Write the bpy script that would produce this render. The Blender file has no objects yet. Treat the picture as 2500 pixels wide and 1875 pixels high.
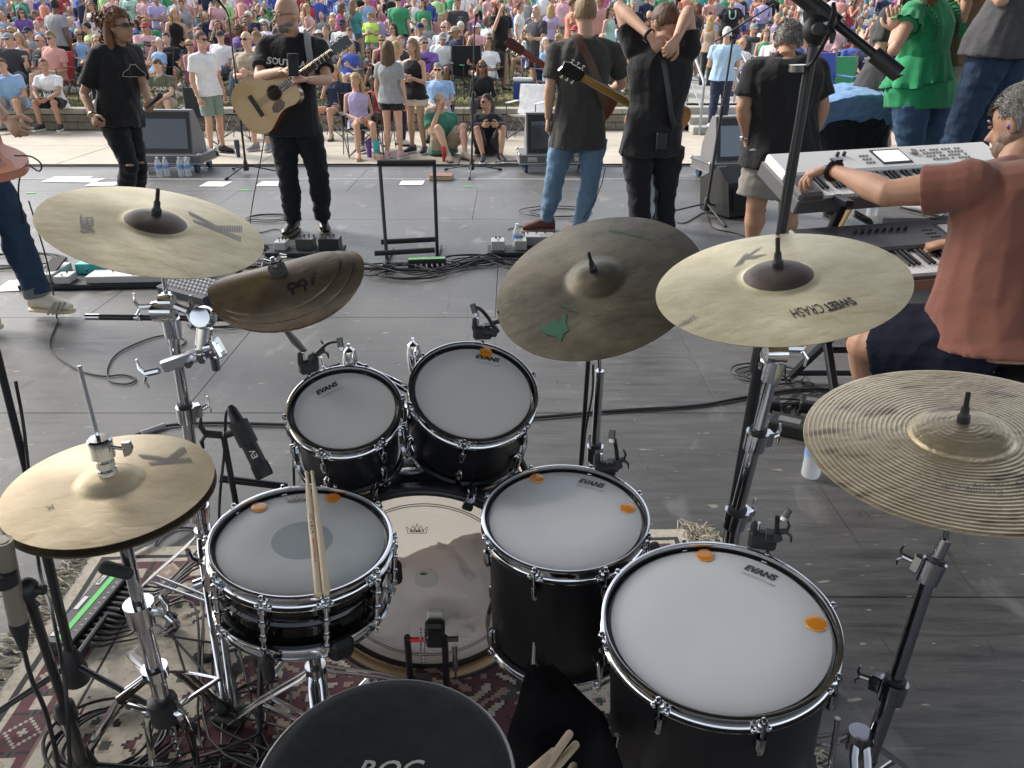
import bpy, bmesh, math, random
from mathutils import Vector, Matrix, noise, Quaternion
from mathutils.bvhtree import BVHTree
random.seed(11)
V = Vector; PI = math.pi; R = math.radians
S = bpy.context.scene; COL = S.collection
# ---------------------------------------------------------------- camera
FPX, PITCH, CAMH = 1878., R(25.6), 1.62
cd = bpy.data.cameras.new('camera'); cam = bpy.data.objects.new('camera', cd); COL.objects.link(cam)
cd.sensor_width = 36; cd.lens = FPX/2500*36; cd.clip_start = .05; cd.clip_end = 600
cam.location = (0, 0, CAMH); cam.rotation_euler = (PI/2-PITCH, 0, 0); S.camera = cam
# ---------------------------------------------------------------- sky, sun, exposure
W = bpy.data.worlds.new('World'); S.world = W; W.use_nodes = True
wn = W.node_tree.nodes; bg = wn['Background']; sky = wn.new('ShaderNodeTexSky'); sky.sky_type = 'NISHITA'
SUN_EL, SUN_AZ = R(38), R(-62)      # azimuth from +Y towards +X: sun stands left, behind the audience
sky.sun_disc = False; sky.sun_elevation = SUN_EL; sky.sun_rotation = SUN_AZ; sky.air_density = 1.0; sky.dust_density = 2.5; sky.ozone_density = .7
hsv = wn.new('ShaderNodeHueSaturation'); hsv.inputs['Saturation'].default_value = .42; W.node_tree.links.new(sky.outputs[0], hsv.inputs['Color']); W.node_tree.links.new(hsv.outputs[0], bg.inputs[0]); bg.inputs[1].default_value = .15
sd = bpy.data.lights.new('sun', 'SUN'); sun = bpy.data.objects.new('sun', sd); COL.objects.link(sun)
sd.energy = 1.5; sd.angle = R(14); sd.color = (1, .94, .85)
sdir = V((math.sin(SUN_AZ)*math.cos(SUN_EL), math.cos(SUN_AZ)*math.cos(SUN_EL), math.sin(SUN_EL)))
sun.rotation_euler = sdir.to_track_quat('Z', 'Y').to_euler(); sun.location = (0, 0, 30)
S.view_settings.view_transform = 'Standard'; S.view_settings.look = 'None'
S.view_settings.exposure = 1.22; S.view_settings.gamma = 1; S.view_settings.use_curve_mapping = False

# ---------------------------------------------------------------- where a point of the photograph (2500 x 1875) lies
_c, _s = math.cos(PITCH), math.sin(PITCH)
def ray(x, y): return V((0, _c, -_s)) + V((1, 0, 0))*((x-1250)/FPX) - V((0, _s, _c))*((y-937.5)/FPX)
O = V((0, 0, CAMH))
def G(x, y, z=0.):
    r = ray(x, y); return O + r*((z-CAMH)/r.z)
def D(x, y, Y):
    r = ray(x, y); return O + r*(Y/r.y)

# ---------------------------------------------------------------- materials
_M = {}
def mat(name, col=(.5, .5, .5), rough=.5, metal=0., bump=None, var=None, coat=0., spec=.5, sheen=0., trans=0., stretch=(1, 1, 1), aniso=0., emit=None):
    if name in _M: return _M[name]
    m = bpy.data.materials.new(name); m.use_nodes = True; n = m.node_tree.nodes; l = m.node_tree.links; b = n['Principled BSDF']
    b.inputs['Base Color'].default_value = (*col, 1); b.inputs['Roughness'].default_value = rough; b.inputs['Metallic'].default_value = metal
    b.inputs['Coat Weight'].default_value = coat; b.inputs['Specular IOR Level'].default_value = spec; b.inputs['Sheen Weight'].default_value = sheen
    b.inputs['Transmission Weight'].default_value = trans
    if emit: b.inputs['Emission Color'].default_value = (*emit[0], 1); b.inputs['Emission Strength'].default_value = emit[1]
    if bump or var:
        tc = n.new('ShaderNodeTexCoord'); mp = n.new('ShaderNodeMapping'); mp.inputs['Scale'].default_value = stretch
        l.new(tc.outputs['Object'], mp.inputs[0])
        if bump:
            t = n.new('ShaderNodeTexNoise'); t.inputs['Scale'].default_value = bump[0]; t.inputs['Detail'].default_value = 5
            l.new(mp.outputs[0], t.inputs['Vector']); bp = n.new('ShaderNodeBump'); bp.inputs['Strength'].default_value = bump[1]
            bp.inputs['Distance'].default_value = bump[2] if len(bump) > 2 else .01
            l.new(t.outputs['Fac'], bp.inputs['Height']); l.new(bp.outputs[0], b.inputs['Normal'])
        if var:
            t = n.new('ShaderNodeTexNoise'); t.inputs['Scale'].default_value = var[0]; t.inputs['Detail'].default_value = 6; t.inputs['Roughness'].default_value = .65
            l.new(mp.outputs[0], t.inputs['Vector']); r = n.new('ShaderNodeMapRange'); r.inputs[1].default_value = .3; r.inputs[2].default_value = .7
            r.inputs[3].default_value = 1-var[1]; r.inputs[4].default_value = 1+var[1]
            l.new(t.outputs['Fac'], r.inputs[0]); mx = n.new('ShaderNodeVectorMath'); mx.operation = 'SCALE'; mx.inputs[0].default_value = col
            l.new(r.outputs[0], mx.inputs['Scale']); l.new(mx.outputs[0], b.inputs['Base Color'])
    if aniso:
        tg = n.new('ShaderNodeTangent'); tg.direction_type = 'RADIAL'; tg.axis = 'Z'; l.new(tg.outputs[0], b.inputs['Tangent']); b.inputs['Anisotropic'].default_value = aniso
    _M[name] = m; return m
def cloth(name, col, k=1.):
    return mat('cloth_'+name, col, .9, bump=(7, .55*k, .03), var=(9, .10), sheen=.15, spec=.2)
CH = mat('chrome', (.66, .67, .69), .12, 1.)
CHD = mat('dark_chrome', (.3, .3, .32), .14, 1.)
BKM = mat('black_metal', (.012, .012, .014), .38, bump=(60, .05, .002))
BKP = mat('black_plastic', (.014, .014, .016), .5)
RUB = mat('rubber', (.018, .018, .018), .75, bump=(80, .1, .002))
CAB = mat('cable_rubber', (.012, .012, .013), .45)
WHT = mat('white_plastic', (.75, .75, .74), .4)
INK = mat('print_ink', (.012, .012, .014), .5)
INKG = mat('grey_ink', (.16, .16, .165), .5)
WINK = mat('white_ink', (.75, .75, .72), .6)

# ---------------------------------------------------------------- mesh building
def frame(d, up=V((0, 0, 1))):
    d = d.normalized(); a = up.cross(d)
    if a.length < 1e-4: a = V((1, 0, 0)).cross(d)
    a.normalize(); return a, d.cross(a)
class MB:
    def __init__(s): s.v = []; s.f = []; s.m = []; s.cur = 0; s.M = None
    def add(s, vs, fs):
        o = len(s.v); s.v += [(s.M @ V(p)) if s.M else V(p) for p in vs]
        s.f += [tuple(i+o for i in f) for f in fs]; s.m += [s.cur]*len(fs); return s
    def box(s, c, sz, rot=None, bev=0.):
        x, y, z = sz[0]/2, sz[1]/2, sz[2]/2; c = V(c); q = rot if rot else Matrix.Identity(3)
        b = min(bev, x*.9, y*.9, z*.9)
        if b <= 0:
            vs = [c+q@V((i*x, j*y, k*z)) for i in (-1, 1) for j in (-1, 1) for k in (-1, 1)]
            return s.add(vs, [(0, 1, 3, 2), (4, 6, 7, 5), (0, 4, 5, 1), (2, 3, 7, 6), (0, 2, 6, 4), (1, 5, 7, 3)])
        ring = lambda zz, i: [(-x+i, -y+b+0*i, zz), (-x+b, -y+i, zz), (x-b, -y+i, zz), (x-i, -y+b, zz), (x-i, y-b, zz), (x-b, y-i, zz), (-x+b, y-i, zz), (-x+i, y-b, zz)]
        vs = [c+q@V(p) for zz, i in ((-z, b), (-z+b, 0), (z-b, 0), (z, b)) for p in ring(zz, i)]
        fs = [tuple(range(7, -1, -1)), tuple(range(24, 32))]
        for k in range(3):
            for i in range(8): fs.append((k*8+i, k*8+(i+1) % 8, k*8+8+(i+1) % 8, k*8+8+i))
        return s.add(vs, fs)
    def tube(s, pts, r, n=8, closed=False, cap=True, flat=1., up=None):
        pts = [V(p) for p in pts]; N = len(pts); rs = r if isinstance(r, (list, tuple)) else [r]*N
        vs = []; fs = []; a = None
        for i, p in enumerate(pts):
            if closed: d = pts[(i+1) % N]-pts[i-1]
            else: d = pts[min(i+1, N-1)]-pts[max(i-1, 0)]
            if d.length < 1e-7: d = V((0, 0, 1))
            d.normalize()
            if a is None:
                a = frame(d, up or V((0, 0, 1)))[0]
            else:
                a = a-d*a.dot(d)
                a = a.normalized() if a.length > 1e-5 else frame(d)[0]
            b = d.cross(a)
            for k in range(n):
                t = 2*PI*k/n; vs.append(p+a*(math.cos(t)*rs[i])+b*(math.sin(t)*rs[i]*flat))
        for i in range(N if closed else N-1):
            j = (i+1) % N
            for k in range(n): fs.append((i*n+k, i*n+(k+1) % n, j*n+(k+1) % n, j*n+k))
        if cap and not closed: fs += [tuple(range(n-1, -1, -1)), tuple(range((N-1)*n, N*n))]
        return s.add(vs, fs)
    def cyl(s, a, b, r, r2=None, n=16): return s.tube([a, b], [r, r if r2 is None else r2], n)
    def caps(s, a, b, ra, rb=None, n=10):
        rb = ra if rb is None else rb; a, b = V(a), V(b); d = (b-a); L = d.length; d = d/L if L > 1e-6 else V((0, 0, 1))
        P, Q = [], []
        for t in (88, 60, 30): P.append(a-d*ra*math.sin(R(t))); Q.append(ra*math.cos(R(t)))
        P += [a, b]; Q += [ra, rb]
        for t in (30, 60, 88): P.append(b+d*rb*math.sin(R(t))); Q.append(rb*math.cos(R(t)))
        return s.tube(P, Q, n)
    def ell(s, c, rx, ry, rz, q=None, nu=14, nv=9):
        q = q or Matrix.Identity(3); c = V(c)
        vs = [c+q@V((0, 0, -rz))]; fs = []
        for j in range(1, nv):
            t = -PI/2+PI*j/nv
            for i in range(nu): p = 2*PI*i/nu; vs.append(c+q@V((rx*math.cos(t)*math.cos(p), ry*math.cos(t)*math.sin(p), rz*math.sin(t))))
        vs.append(c+q@V((0, 0, rz))); L = len(vs)-1
        for i in range(nu): fs.append((0, 1+(i+1) % nu, 1+i)); fs.append((L, L-nu+i, L-nu+(i+1) % nu))
        for j in range(nv-2):
            for i in range(nu): a = 1+j*nu; fs.append((a+i, a+(i+1) % nu, a+nu+(i+1) % nu, a+nu+i))
        return s.add(vs, fs)
    def lathe(s, prof, n=48, M=None, close=False):
        vs = []; fs = []; N = len(prof)
        for (r, z) in prof:
            for i in range(n): t = 2*PI*i/n; vs.append(V((r*math.cos(t), r*math.sin(t), z)))
        if M: vs = [M@v for v in vs]
        for k in range(N if close else N-1):
            k2 = (k+1) % N
            for i in range(n): fs.append((k*n+i, k*n+(i+1) % n, k2*n+(i+1) % n, k2*n+i))
        if not close:
            fs += [tuple(range(n-1, -1, -1)), tuple(range((N-1)*n, N*n))]
        return s.add(vs, fs)
    def loft(s, secs, n=16, p=2.3):      # sections (centre, half width, half depth, right, front)
        vs = []; fs = []
        for (c, rx, ry, r, f) in secs:
            for i in range(n):
                t = 2*PI*i/n; ct, st = math.cos(t), math.sin(t)
                vs.append(V(c)+r*(rx*math.copysign(abs(ct)**(2/p), ct))+f*(ry*math.copysign(abs(st)**(2/p), st)))
        for k in range(len(secs)-1):
            for i in range(n): fs.append((k*n+i, k*n+(i+1) % n, k*n+n+(i+1) % n, k*n+n+i))
        fs += [tuple(range(n-1, -1, -1)), tuple(range((len(secs)-1)*n, len(secs)*n))]
        return s.add(vs, fs)
    def extrude(s, pts, d):     # closed outline pts, thickness vector d
        n = len(pts); d = V(d); pts = [V(p) for p in pts]
        return s.add(pts+[p+d for p in pts], [tuple(range(n-1, -1, -1)), tuple(range(n, 2*n))]+[(i, (i+1) % n, n+(i+1) % n, n+i) for i in range(n)])
    def mesh(s, name, mats=None, smooth=35):
        me = bpy.data.meshes.new(name); me.from_pydata([tuple(v) for v in s.v], [], s.f)
        for m in (mats or []): me.materials.append(m)
        if mats and len(mats) > 1: me.polygons.foreach_set('material_index', s.m)
        bm = bmesh.new(); bm.from_mesh(me); bmesh.ops.recalc_face_normals(bm, faces=bm.faces)
        if smooth:
            a = R(smooth)
            for f in bm.faces: f.smooth = True
            for e in bm.edges:
                if len(e.link_faces) == 2 and e.calc_face_angle(0) > a: e.smooth = False
        bm.to_mesh(me); bm.free(); return me
    def build(s, name, mats, parent=None, M=None, smooth=35):
        mats = mats if isinstance(mats, (list, tuple)) else [mats]
        return obj(name, s.mesh(name, mats, smooth), parent, M)
def obj(name, me, parent=None, M=None):
    o = bpy.data.objects.new(name, me); COL.objects.link(o)
    if parent: o.parent = parent
    if M is not None: o.matrix_local = M
    return o
def tag(o, label=None, cat=None, group=None, kind=None):
    if label: o['label'] = label
    if cat: o['category'] = cat
    if group: o['group'] = group
    if kind: o['kind'] = kind
    return o
def thing(name, label, cat, loc=(0, 0, 0), rot=None, group=None):
    o = bpy.data.objects.new(name, None); COL.objects.link(o); o.empty_display_size = .1
    M = Matrix.Translation(V(loc))
    if rot is not None: M = M @ (rot.to_4x4() if hasattr(rot, 'to_4x4') else Matrix.Rotation(rot, 4, 'Z'))
    o.matrix_world = M; return tag(o, label, cat, group)
def copy_tree(o, parent=None):
    c = o.copy(); COL.objects.link(c)
    if parent: c.parent = parent
    for ch in list(o.children): copy_tree(ch, c)
    return c
def qn(n, spin=0.):
    n = V(n).normalized(); x = V((1, 0, 0)); x = (x-n*x.dot(n)).normalized(); y = n.cross(x)
    return Matrix((x, y, n)).transposed() @ Matrix.Rotation(spin, 3, 'Z')
# text: flat print as a thin mesh
def text_me(body, size, mt, shear=0., bold=0., align='CENTER', space=1., squash=1.):
    c = bpy.data.curves.new('print', 'FONT'); c.body = body; c.size = size; c.shear = shear; c.offset = bold; c.align_x = align; c.align_y = 'CENTER'; c.space_character = space; c.resolution_u = 3
    o = bpy.data.objects.new('print', c); TS.collection.objects.link(o)
    dg = dgraph(); me = bpy.data.meshes.new_from_object(o.evaluated_get(dg), depsgraph=dg)
    bpy.data.objects.remove(o); bpy.data.curves.remove(c); me.materials.clear(); me.materials.append(mt)
    if squash != 1: 
        for v in me.vertices: v.co.x *= squash
    return me
TS = bpy.data.scenes.new('scratch'); TVL = TS.view_layers[0]
def dgraph():
    TVL.update()
    if TVL.depsgraph: return TVL.depsgraph
    with bpy.context.temp_override(scene=TS, view_layer=TVL): return bpy.context.evaluated_depsgraph_get()
def bvh_of(me, M=None):
    vs = [(M@v.co if M else v.co.copy()) for v in me.vertices]
    return BVHTree.FromPolygons(vs, [tuple(p.vertices) for p in me.polygons])
def drape(me, M, bvh, d, off=.0015, back=.5):      # lay a flat print onto a surface
    bm = bmesh.new(); bm.from_mesh(me)
    for _ in range(2):
        le = [e for e in bm.edges if e.calc_length() > .02]
        if le: bmesh.ops.subdivide_edges(bm, edges=le, cuts=1)
    bmesh.ops.triangulate(bm, faces=bm.faces)
    d = V(d).normalized()
    for v in bm.verts:
        p = M@v.co; h = bvh.ray_cast(p-d*back, d)
        v.co = (h[0]-d*off) if h[0] is not None else ((bvh.find_nearest(p)[0] or p)-d*off)
    bm.to_mesh(me); bm.free(); return me
def voxel(mb, size, smooth=3, name='body'):
    me = mb.mesh('tmp', None, 0); o = bpy.data.objects.new('tmp', me); TS.collection.objects.link(o)
    m = o.modifiers.new('r', 'REMESH'); m.mode = 'VOXEL'; m.voxel_size = size; m.use_smooth_shade = True
    if smooth: k = o.modifiers.new('s', 'SMOOTH'); k.iterations = smooth; k.factor = .5
    dg = dgraph(); r = bpy.data.meshes.new_from_object(o.evaluated_get(dg), depsgraph=dg)
    bpy.data.objects.remove(o); bpy.data.meshes.remove(me); r.name = name
    r.polygons.foreach_set('use_smooth', [True]*len(r.polygons)); return r
def ruffle(me, amp, scale, seed=0., up=1.):       # folds
    no = [v.normal.copy() for v in me.vertices]
    for v, n in zip(me.vertices, no):
        q = V((v.co.x*scale+seed, v.co.y*scale+seed, v.co.z*scale*up))
        w = V((q.x+q.z*.55, q.y, q.z-q.x*.4)); v.co = v.co + n*(amp*(.75-2.4*abs(noise.noise(w))+.6*noise.noise(q*2.3)))
def join_mb(me, mb, name, mats):      # append plain geometry to a mesh
    bm = bmesh.new(); bm.from_mesh(me)
    for f in bm.faces: f.material_index = 0
    vs = [bm.verts.new(v) for v in mb.v]
    for f, mi in zip(mb.f, mb.m):
        try: ff = bm.faces.new([vs[i] for i in f])
        except ValueError: continue
        ff.smooth = True; ff.material_index = mi
    bm.normal_update(); bm.to_mesh(me); bm.free(); me.materials.clear()
    for m in mats: me.materials.append(m)
    me.name = name; return me
# ================================================================ THE SETTING
def world_noise_mat(name, c0, c1, scale, stretch, rough, bump, spots=None, rvar=0.):
    m = bpy.data.materials.new(name); m.use_nodes = True; n = m.node_tree.nodes; l = m.node_tree.links; b = n['Principled BSDF']
    g = n.new('ShaderNodeNewGeometry'); mp = n.new('ShaderNodeMapping'); mp.inputs['Scale'].default_value = stretch; l.new(g.outputs['Position'], mp.inputs[0])
    t = n.new('ShaderNodeTexNoise'); t.inputs['Scale'].default_value = scale; t.inputs['Detail'].default_value = 9; t.inputs['Roughness'].default_value = .68; t.inputs['Distortion'].default_value = .5; l.new(mp.outputs[0], t.inputs['Vector'])
    t2 = n.new('ShaderNodeTexNoise'); t2.inputs['Scale'].default_value = .9; t2.inputs['Detail'].default_value = 5; l.new(g.outputs['Position'], t2.inputs['Vector'])
    a = n.new('ShaderNodeMath'); a.operation = 'MULTIPLY_ADD'; a.inputs[1].default_value = .6; l.new(t2.outputs['Fac'], a.inputs[0]); 
    h = n.new('ShaderNodeMath'); h.operation = 'MULTIPLY'; h.inputs[1].default_value = .7; l.new(t.outputs['Fac'], h.inputs[0]); l.new(h.outputs[0], a.inputs[2])
    cr = n.new('ShaderNodeValToRGB'); cr.color_ramp.elements[0].position = .42; cr.color_ramp.elements[0].color = (*c0, 1); cr.color_ramp.elements[1].position = .85; cr.color_ramp.elements[1].color = (*c1, 1)
    l.new(a.outputs[0], cr.inputs[0]); out = cr.outputs[0]
    if spots:
        v = n.new('ShaderNodeTexNoise'); v.inputs['Scale'].default_value = spots[0]; v.inputs['Detail'].default_value = 2; mp2 = n.new('ShaderNodeMapping'); mp2.inputs['Scale'].default_value = (.45, 1.4, 1)
        l.new(g.outputs['Position'], mp2.inputs[0]); l.new(mp2.outputs[0], v.inputs['Vector'])
        r = n.new('ShaderNodeMapRange'); r.inputs[1].default_value = spots[1]; r.inputs[2].default_value = spots[1]+.03; l.new(v.outputs['Fac'], r.inputs[0])
        mx = n.new('ShaderNodeMix'); mx.data_type = 'RGBA'; l.new(r.outputs[0], mx.inputs[0]); l.new(out, mx.inputs[6]); mx.inputs[7].default_value = (*spots[2], 1); out = mx.outputs[2]
    if spots:
        for sc_, st_, th_, cc_, am_ in ((3.2, (1, .5, 1), .60, (.24, .235, .225), .45), (9, (3, .25, 1), .665, (.02, .02, .021), .8), (14, (.3, 4, 1), .70, (.30, .29, .27), .6)):
            v = n.new('ShaderNodeTexNoise'); v.inputs['Scale'].default_value = sc_; v.inputs['Detail'].default_value = 6; v.inputs['Distortion'].default_value = 1.2; mp2 = n.new('ShaderNodeMapping'); mp2.inputs['Scale'].default_value = st_; mp2.inputs['Rotation'].default_value = (0, 0, sc_*.13)
            l.new(g.outputs['Position'], mp2.inputs[0]); l.new(mp2.outputs[0], v.inputs['Vector']); r = n.new('ShaderNodeMapRange'); r.inputs[1].default_value = th_; r.inputs[2].default_value = th_+.09; r.inputs[4].default_value = am_; l.new(v.outputs['Fac'], r.inputs[0])
            mx = n.new('ShaderNodeMix'); mx.data_type = 'RGBA'; l.new(r.outputs[0], mx.inputs[0]); l.new(out, mx.inputs[6]); mx.inputs[7].default_value = (*cc_, 1); out = mx.outputs[2]
    l.new(out, b.inputs['Base Color'])
    rr = n.new('ShaderNodeMapRange'); rr.inputs[1].default_value = .3; rr.inputs[2].default_value = .7; rr.inputs[3].default_value = rough-rvar; rr.inputs[4].default_value = rough+rvar; l.new(t.outputs['Fac'], rr.inputs[0]); l.new(rr.outputs[0], b.inputs['Roughness'])
    bp = n.new('ShaderNodeBump'); bp.inputs['Strength'].default_value = bump; bp.inputs['Distance'].default_value = .004; l.new(t.outputs['Fac'], bp.inputs['Height']); l.new(bp.outputs[0], b.inputs['Normal'])
    return m
M_DECK = world_noise_mat('black_painted_plywood', (.034, .034, .035), (.145, .143, .140), 5.0, (.7, 5.0, 1), .48, .5, (26, .70, (.28, .26, .22)), .12)
M_CONC = world_noise_mat('plaza_concrete', (.36, .32, .26), (.50, .45, .37), 3, (1, 1, 1), .85, .3)
M_CONC2 = world_noise_mat('step_concrete', (.34, .33, .30), (.46, .45, .41), 6, (1, 1, 1), .85, .3)
M_BLOCK = world_noise_mat('block_stone', (.13, .11, .085), (.30, .26, .20), 9, (1, 1, 2), .9, 1.)
M_CAPST = world_noise_mat('cap_stone', (.29, .27, .22), (.42, .39, .32), 9, (1, 1, 1), .9, .5)
M_LAWN = world_noise_mat('dry_lawn', (.09, .12, .035), (.24, .21, .095), 5, (1, 1, 1), .95, .8)
M_ROOF = mat('roof_underside', (.055, .055, .055), .8)
M_DARKWALL = mat('backstage_wall', (.05, .05, .052), .85)

stage = thing('stage_floor', None, None, (0, 0, 0)); tag(stage, kind='structure')
ys = [-3.02, -1.8, -.58, .64, 1.86, 3.08, 4.3, 5.52, 6.74, 7.96, 9.18, 9.55]
pan = {}
for k in range(len(ys)-1):
    h = ys[k+1]-ys[k]; off = [-.35, .75, -1.0, .25, -.55, .95, -.1, .6][k % 8]
    for i in range(-4, 5):
        x0 = i*2.44+off
        if x0 > 9.6 or x0+2.44 < -9.6: continue
        key = round(h, 2)
        if key not in pan:
            b = MB(); b.box((0, 0, -.011), (2.44-.003, h-.003, .022), bev=.0015); pan[key] = b.mesh('panel', [M_DECK], 0)
        o = obj('panel', pan[key], stage, Matrix.Translation((x0+1.22, ys[k]+h/2, random.uniform(-.0012, .0))) @ Matrix.Rotation(random.uniform(-.0006, .0006), 4, 'Z'))
b = MB(); b.box((0, 3.25, -.21), (21, 12.5, .36)); b.build('deck_frame', mat('deck_frame', (.02, .02, .02), .8), stage, smooth=0)
# roof above the stage, out of view; height and reach set for the light
b = MB(); b.box((0, -.5, 7.2), (26, 14, .3)); r_ = b.build('stage_roof', M_ROOF, smooth=0); tag(r_, kind='structure')
# ground, plaza, wall, steps
b = MB(); n_ = 60
def gz(Y, X=0): return .0 if Y < 16 else (Y-16)*.058
vs = []; nx, ny = 60, 70
for j in range(ny+1):
    for i in range(nx+1):
        y = 15.75+ (j/ny)**2*190; x = (i/nx-.5)*(60+3.2*(y-15)); vs.append((x, y, gz(y)+.025*noise.noise(V((x*.7, y*.7, 0)))-.03))
b.add(vs, [(j*(nx+1)+i, j*(nx+1)+i+1, (j+1)*(nx+1)+i+1, (j+1)*(nx+1)+i) for j in range(ny) for i in range(nx)])
l_ = b.build('lawn', M_LAWN); tag(l_, kind='structure')
PZ = -.38
b = MB(); b.box((0, 4, PZ-.3), (400, 24, .5)); o = b.build('ground', mat('ground_soil', (.16, .13, .09), .95), smooth=0); tag(o, kind='structure')
plaza = thing('plaza', None, None, (0, 0, PZ)); tag(plaza, kind='structure'); pan = {}
for k, (y0, y1) in enumerate(((9.62, 11.7), (11.7, 13.6), (13.6, 15.5))):
    for i in range(-6, 7):
        b = MB() if k not in pan else None
        if b: b.box((0, 0, -.05), (2.985, y1-y0-.014, .1), bev=.006); pan[k] = b.mesh('slab', [M_CONC], 0)
        obj('slab', pan[k], plaza, Matrix.Translation((i*3+.7, (y0+y1)/2, 0)))
wall = thing('retaining_wall', 'low split block retaining wall with pale capstones along the edge of the lawn', 'wall', (0, 15.5, PZ))
b = MB(); b.box((0, 0, .07), (.445, .27, .135), bev=.008); blk = b.mesh('block', [M_BLOCK], 0)
b = MB(); b.box((0, 0, 0), (.6, .36, .095), bev=.008); cap = b.mesh('cap_stone', [M_CAPST], 0)
sx0, sx1 = 3.35, 5.15
def wall_run(x0, x1):
    for c in range(2):
        x = x0+(.22 if c else 0)
        while x < x1-.3:
            obj('block', blk, wall, Matrix.Translation((x+.22, .15+random.uniform(-.008, .008), .005+c*.145))); x += .45
    x = x0
    while x < x1-.3: obj('cap_stone', cap, wall, Matrix.Translation((x+.3, .16+random.uniform(-.006, .006), .35))); x += .604
    b = MB(); b.box(((x0+x1)/2, .24, .15), (x1-x0, .16, .29)); b.build('core', M_BLOCK, wall, smooth=0)
wall_run(-14.2, sx0); wall_run(sx1, 13)
st = thing('concrete_steps', 'short flight of concrete steps leading up from the plaza to the lawn path', 'steps', ((sx0+sx1)/2, 14.9, PZ))
for i, (y, z) in enumerate(((0, .135), (.36, .27), (.72, .40))):
    b = MB(); b.box((0, y+.35-(.0), z/2), (sx1-sx0-.01, .7 if i < 2 else .5, z), bev=.012); b.build('step', M_CONC2, st, smooth=0)
vs = []
for k in range(15):
    y = 16.1+k*1.6; w = .85; x = (sx0+sx1)/2-.05*k; z = gz(y)+.05; vs += [(x-w, y, z), (x+w, y, z)]
b = MB(); b.add(vs, [(2*k, 2*k+1, 2*k+3, 2*k+2) for k in range(14)]); o = b.build('path', M_CONC2, smooth=0); tag(o, kind='structure')
M_GALV = mat('galvanised_steel', (.42, .43, .44), .38, .9)
for nm, xx, lb in (('handrail', sx0+.12, 'left bent galvanised handrail beside the lawn steps'), ('handrail', sx1-.75, 'right bent galvanised handrail beside the lawn steps')):
    h_ = thing(nm, lb, 'handrail', (xx, 14.85, PZ), group='handrails at the steps')
    b = MB(); b.tube([(0, 0, 0), (0, .02, .85), (0, .1, .93), (0, 1.1, 1.33), (0, 1.2, 1.36), (0, 1.3, 1.3), (0, 1.32, .45)], .024, 10); b.build('rail', M_GALV, h_)
    b = MB(); b.tube([(0, .02, .45), (0, 1.32, .9)], .016, 8); b.build('rail_bar', M_GALV, h_)
# grass
b = MB(); rg = random.Random(3)
for i in range(14000):
    y = 15.9+rg.random()**1.6*9; x = rg.uniform(-.72, .72)*y
    if sx0-.1 < x < sx1+.1: continue
    z = gz(y)-.02; hh = rg.uniform(.03, .075); a = rg.uniform(0, PI); dx, dy = math.cos(a)*.012, math.sin(a)*.012; lx, ly = rg.uniform(-.03, .03), rg.uniform(-.03, .03)
    b.add([(x-dx, y-dy, z), (x+dx, y+dy, z), (x+lx, y+ly, z+hh)], [(0, 1, 2)])
me = bpy.data.meshes.new('grass'); me.from_pydata([tuple(v) for v in b.v], [], b.f); me.materials.append(mat('grass_blades', (.15, .17, .055), .8)); o = obj('grass', me); tag(o, kind='stuff')
# ================================================================ PEOPLE
SKIN = {'fair': (.58, .36, .26), 'light': (.52, .31, .215), 'tan': (.40, .225, .145), 'brown': (.16, .085, .055), 'deep': (.075, .04, .028)}
HAIRC = {'blond': (.42, .29, .13), 'brown': (.085, .048, .027), 'dark': (.022, .016, .013), 'grey': (.17, .16, .15), 'auburn': (.16, .075, .04), 'white': (.60, .58, .53), 'sandy': (.21, .14, .075), 'stubble': (.20, .135, .10)}
def skin(k): return mat('skin_'+k, SKIN[k], .55, bump=(90, .12, .002), var=(12, .07), spec=.4)
def hairm(k): return mat('hair_'+k, HAIRC[k], .6, bump=(38, .9, .01), var=(30, .35), stretch=(1, 1, .35), spec=.35)
FACE = mat('face_detail', (.035, .02, .016), .4); LIP = mat('lips', (.33, .12, .10), .5)
SHADES = mat('sunglass_lens', (.01, .01, .012), .12)
def lerp(a, b, t): return a+(b-a)*t
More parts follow.
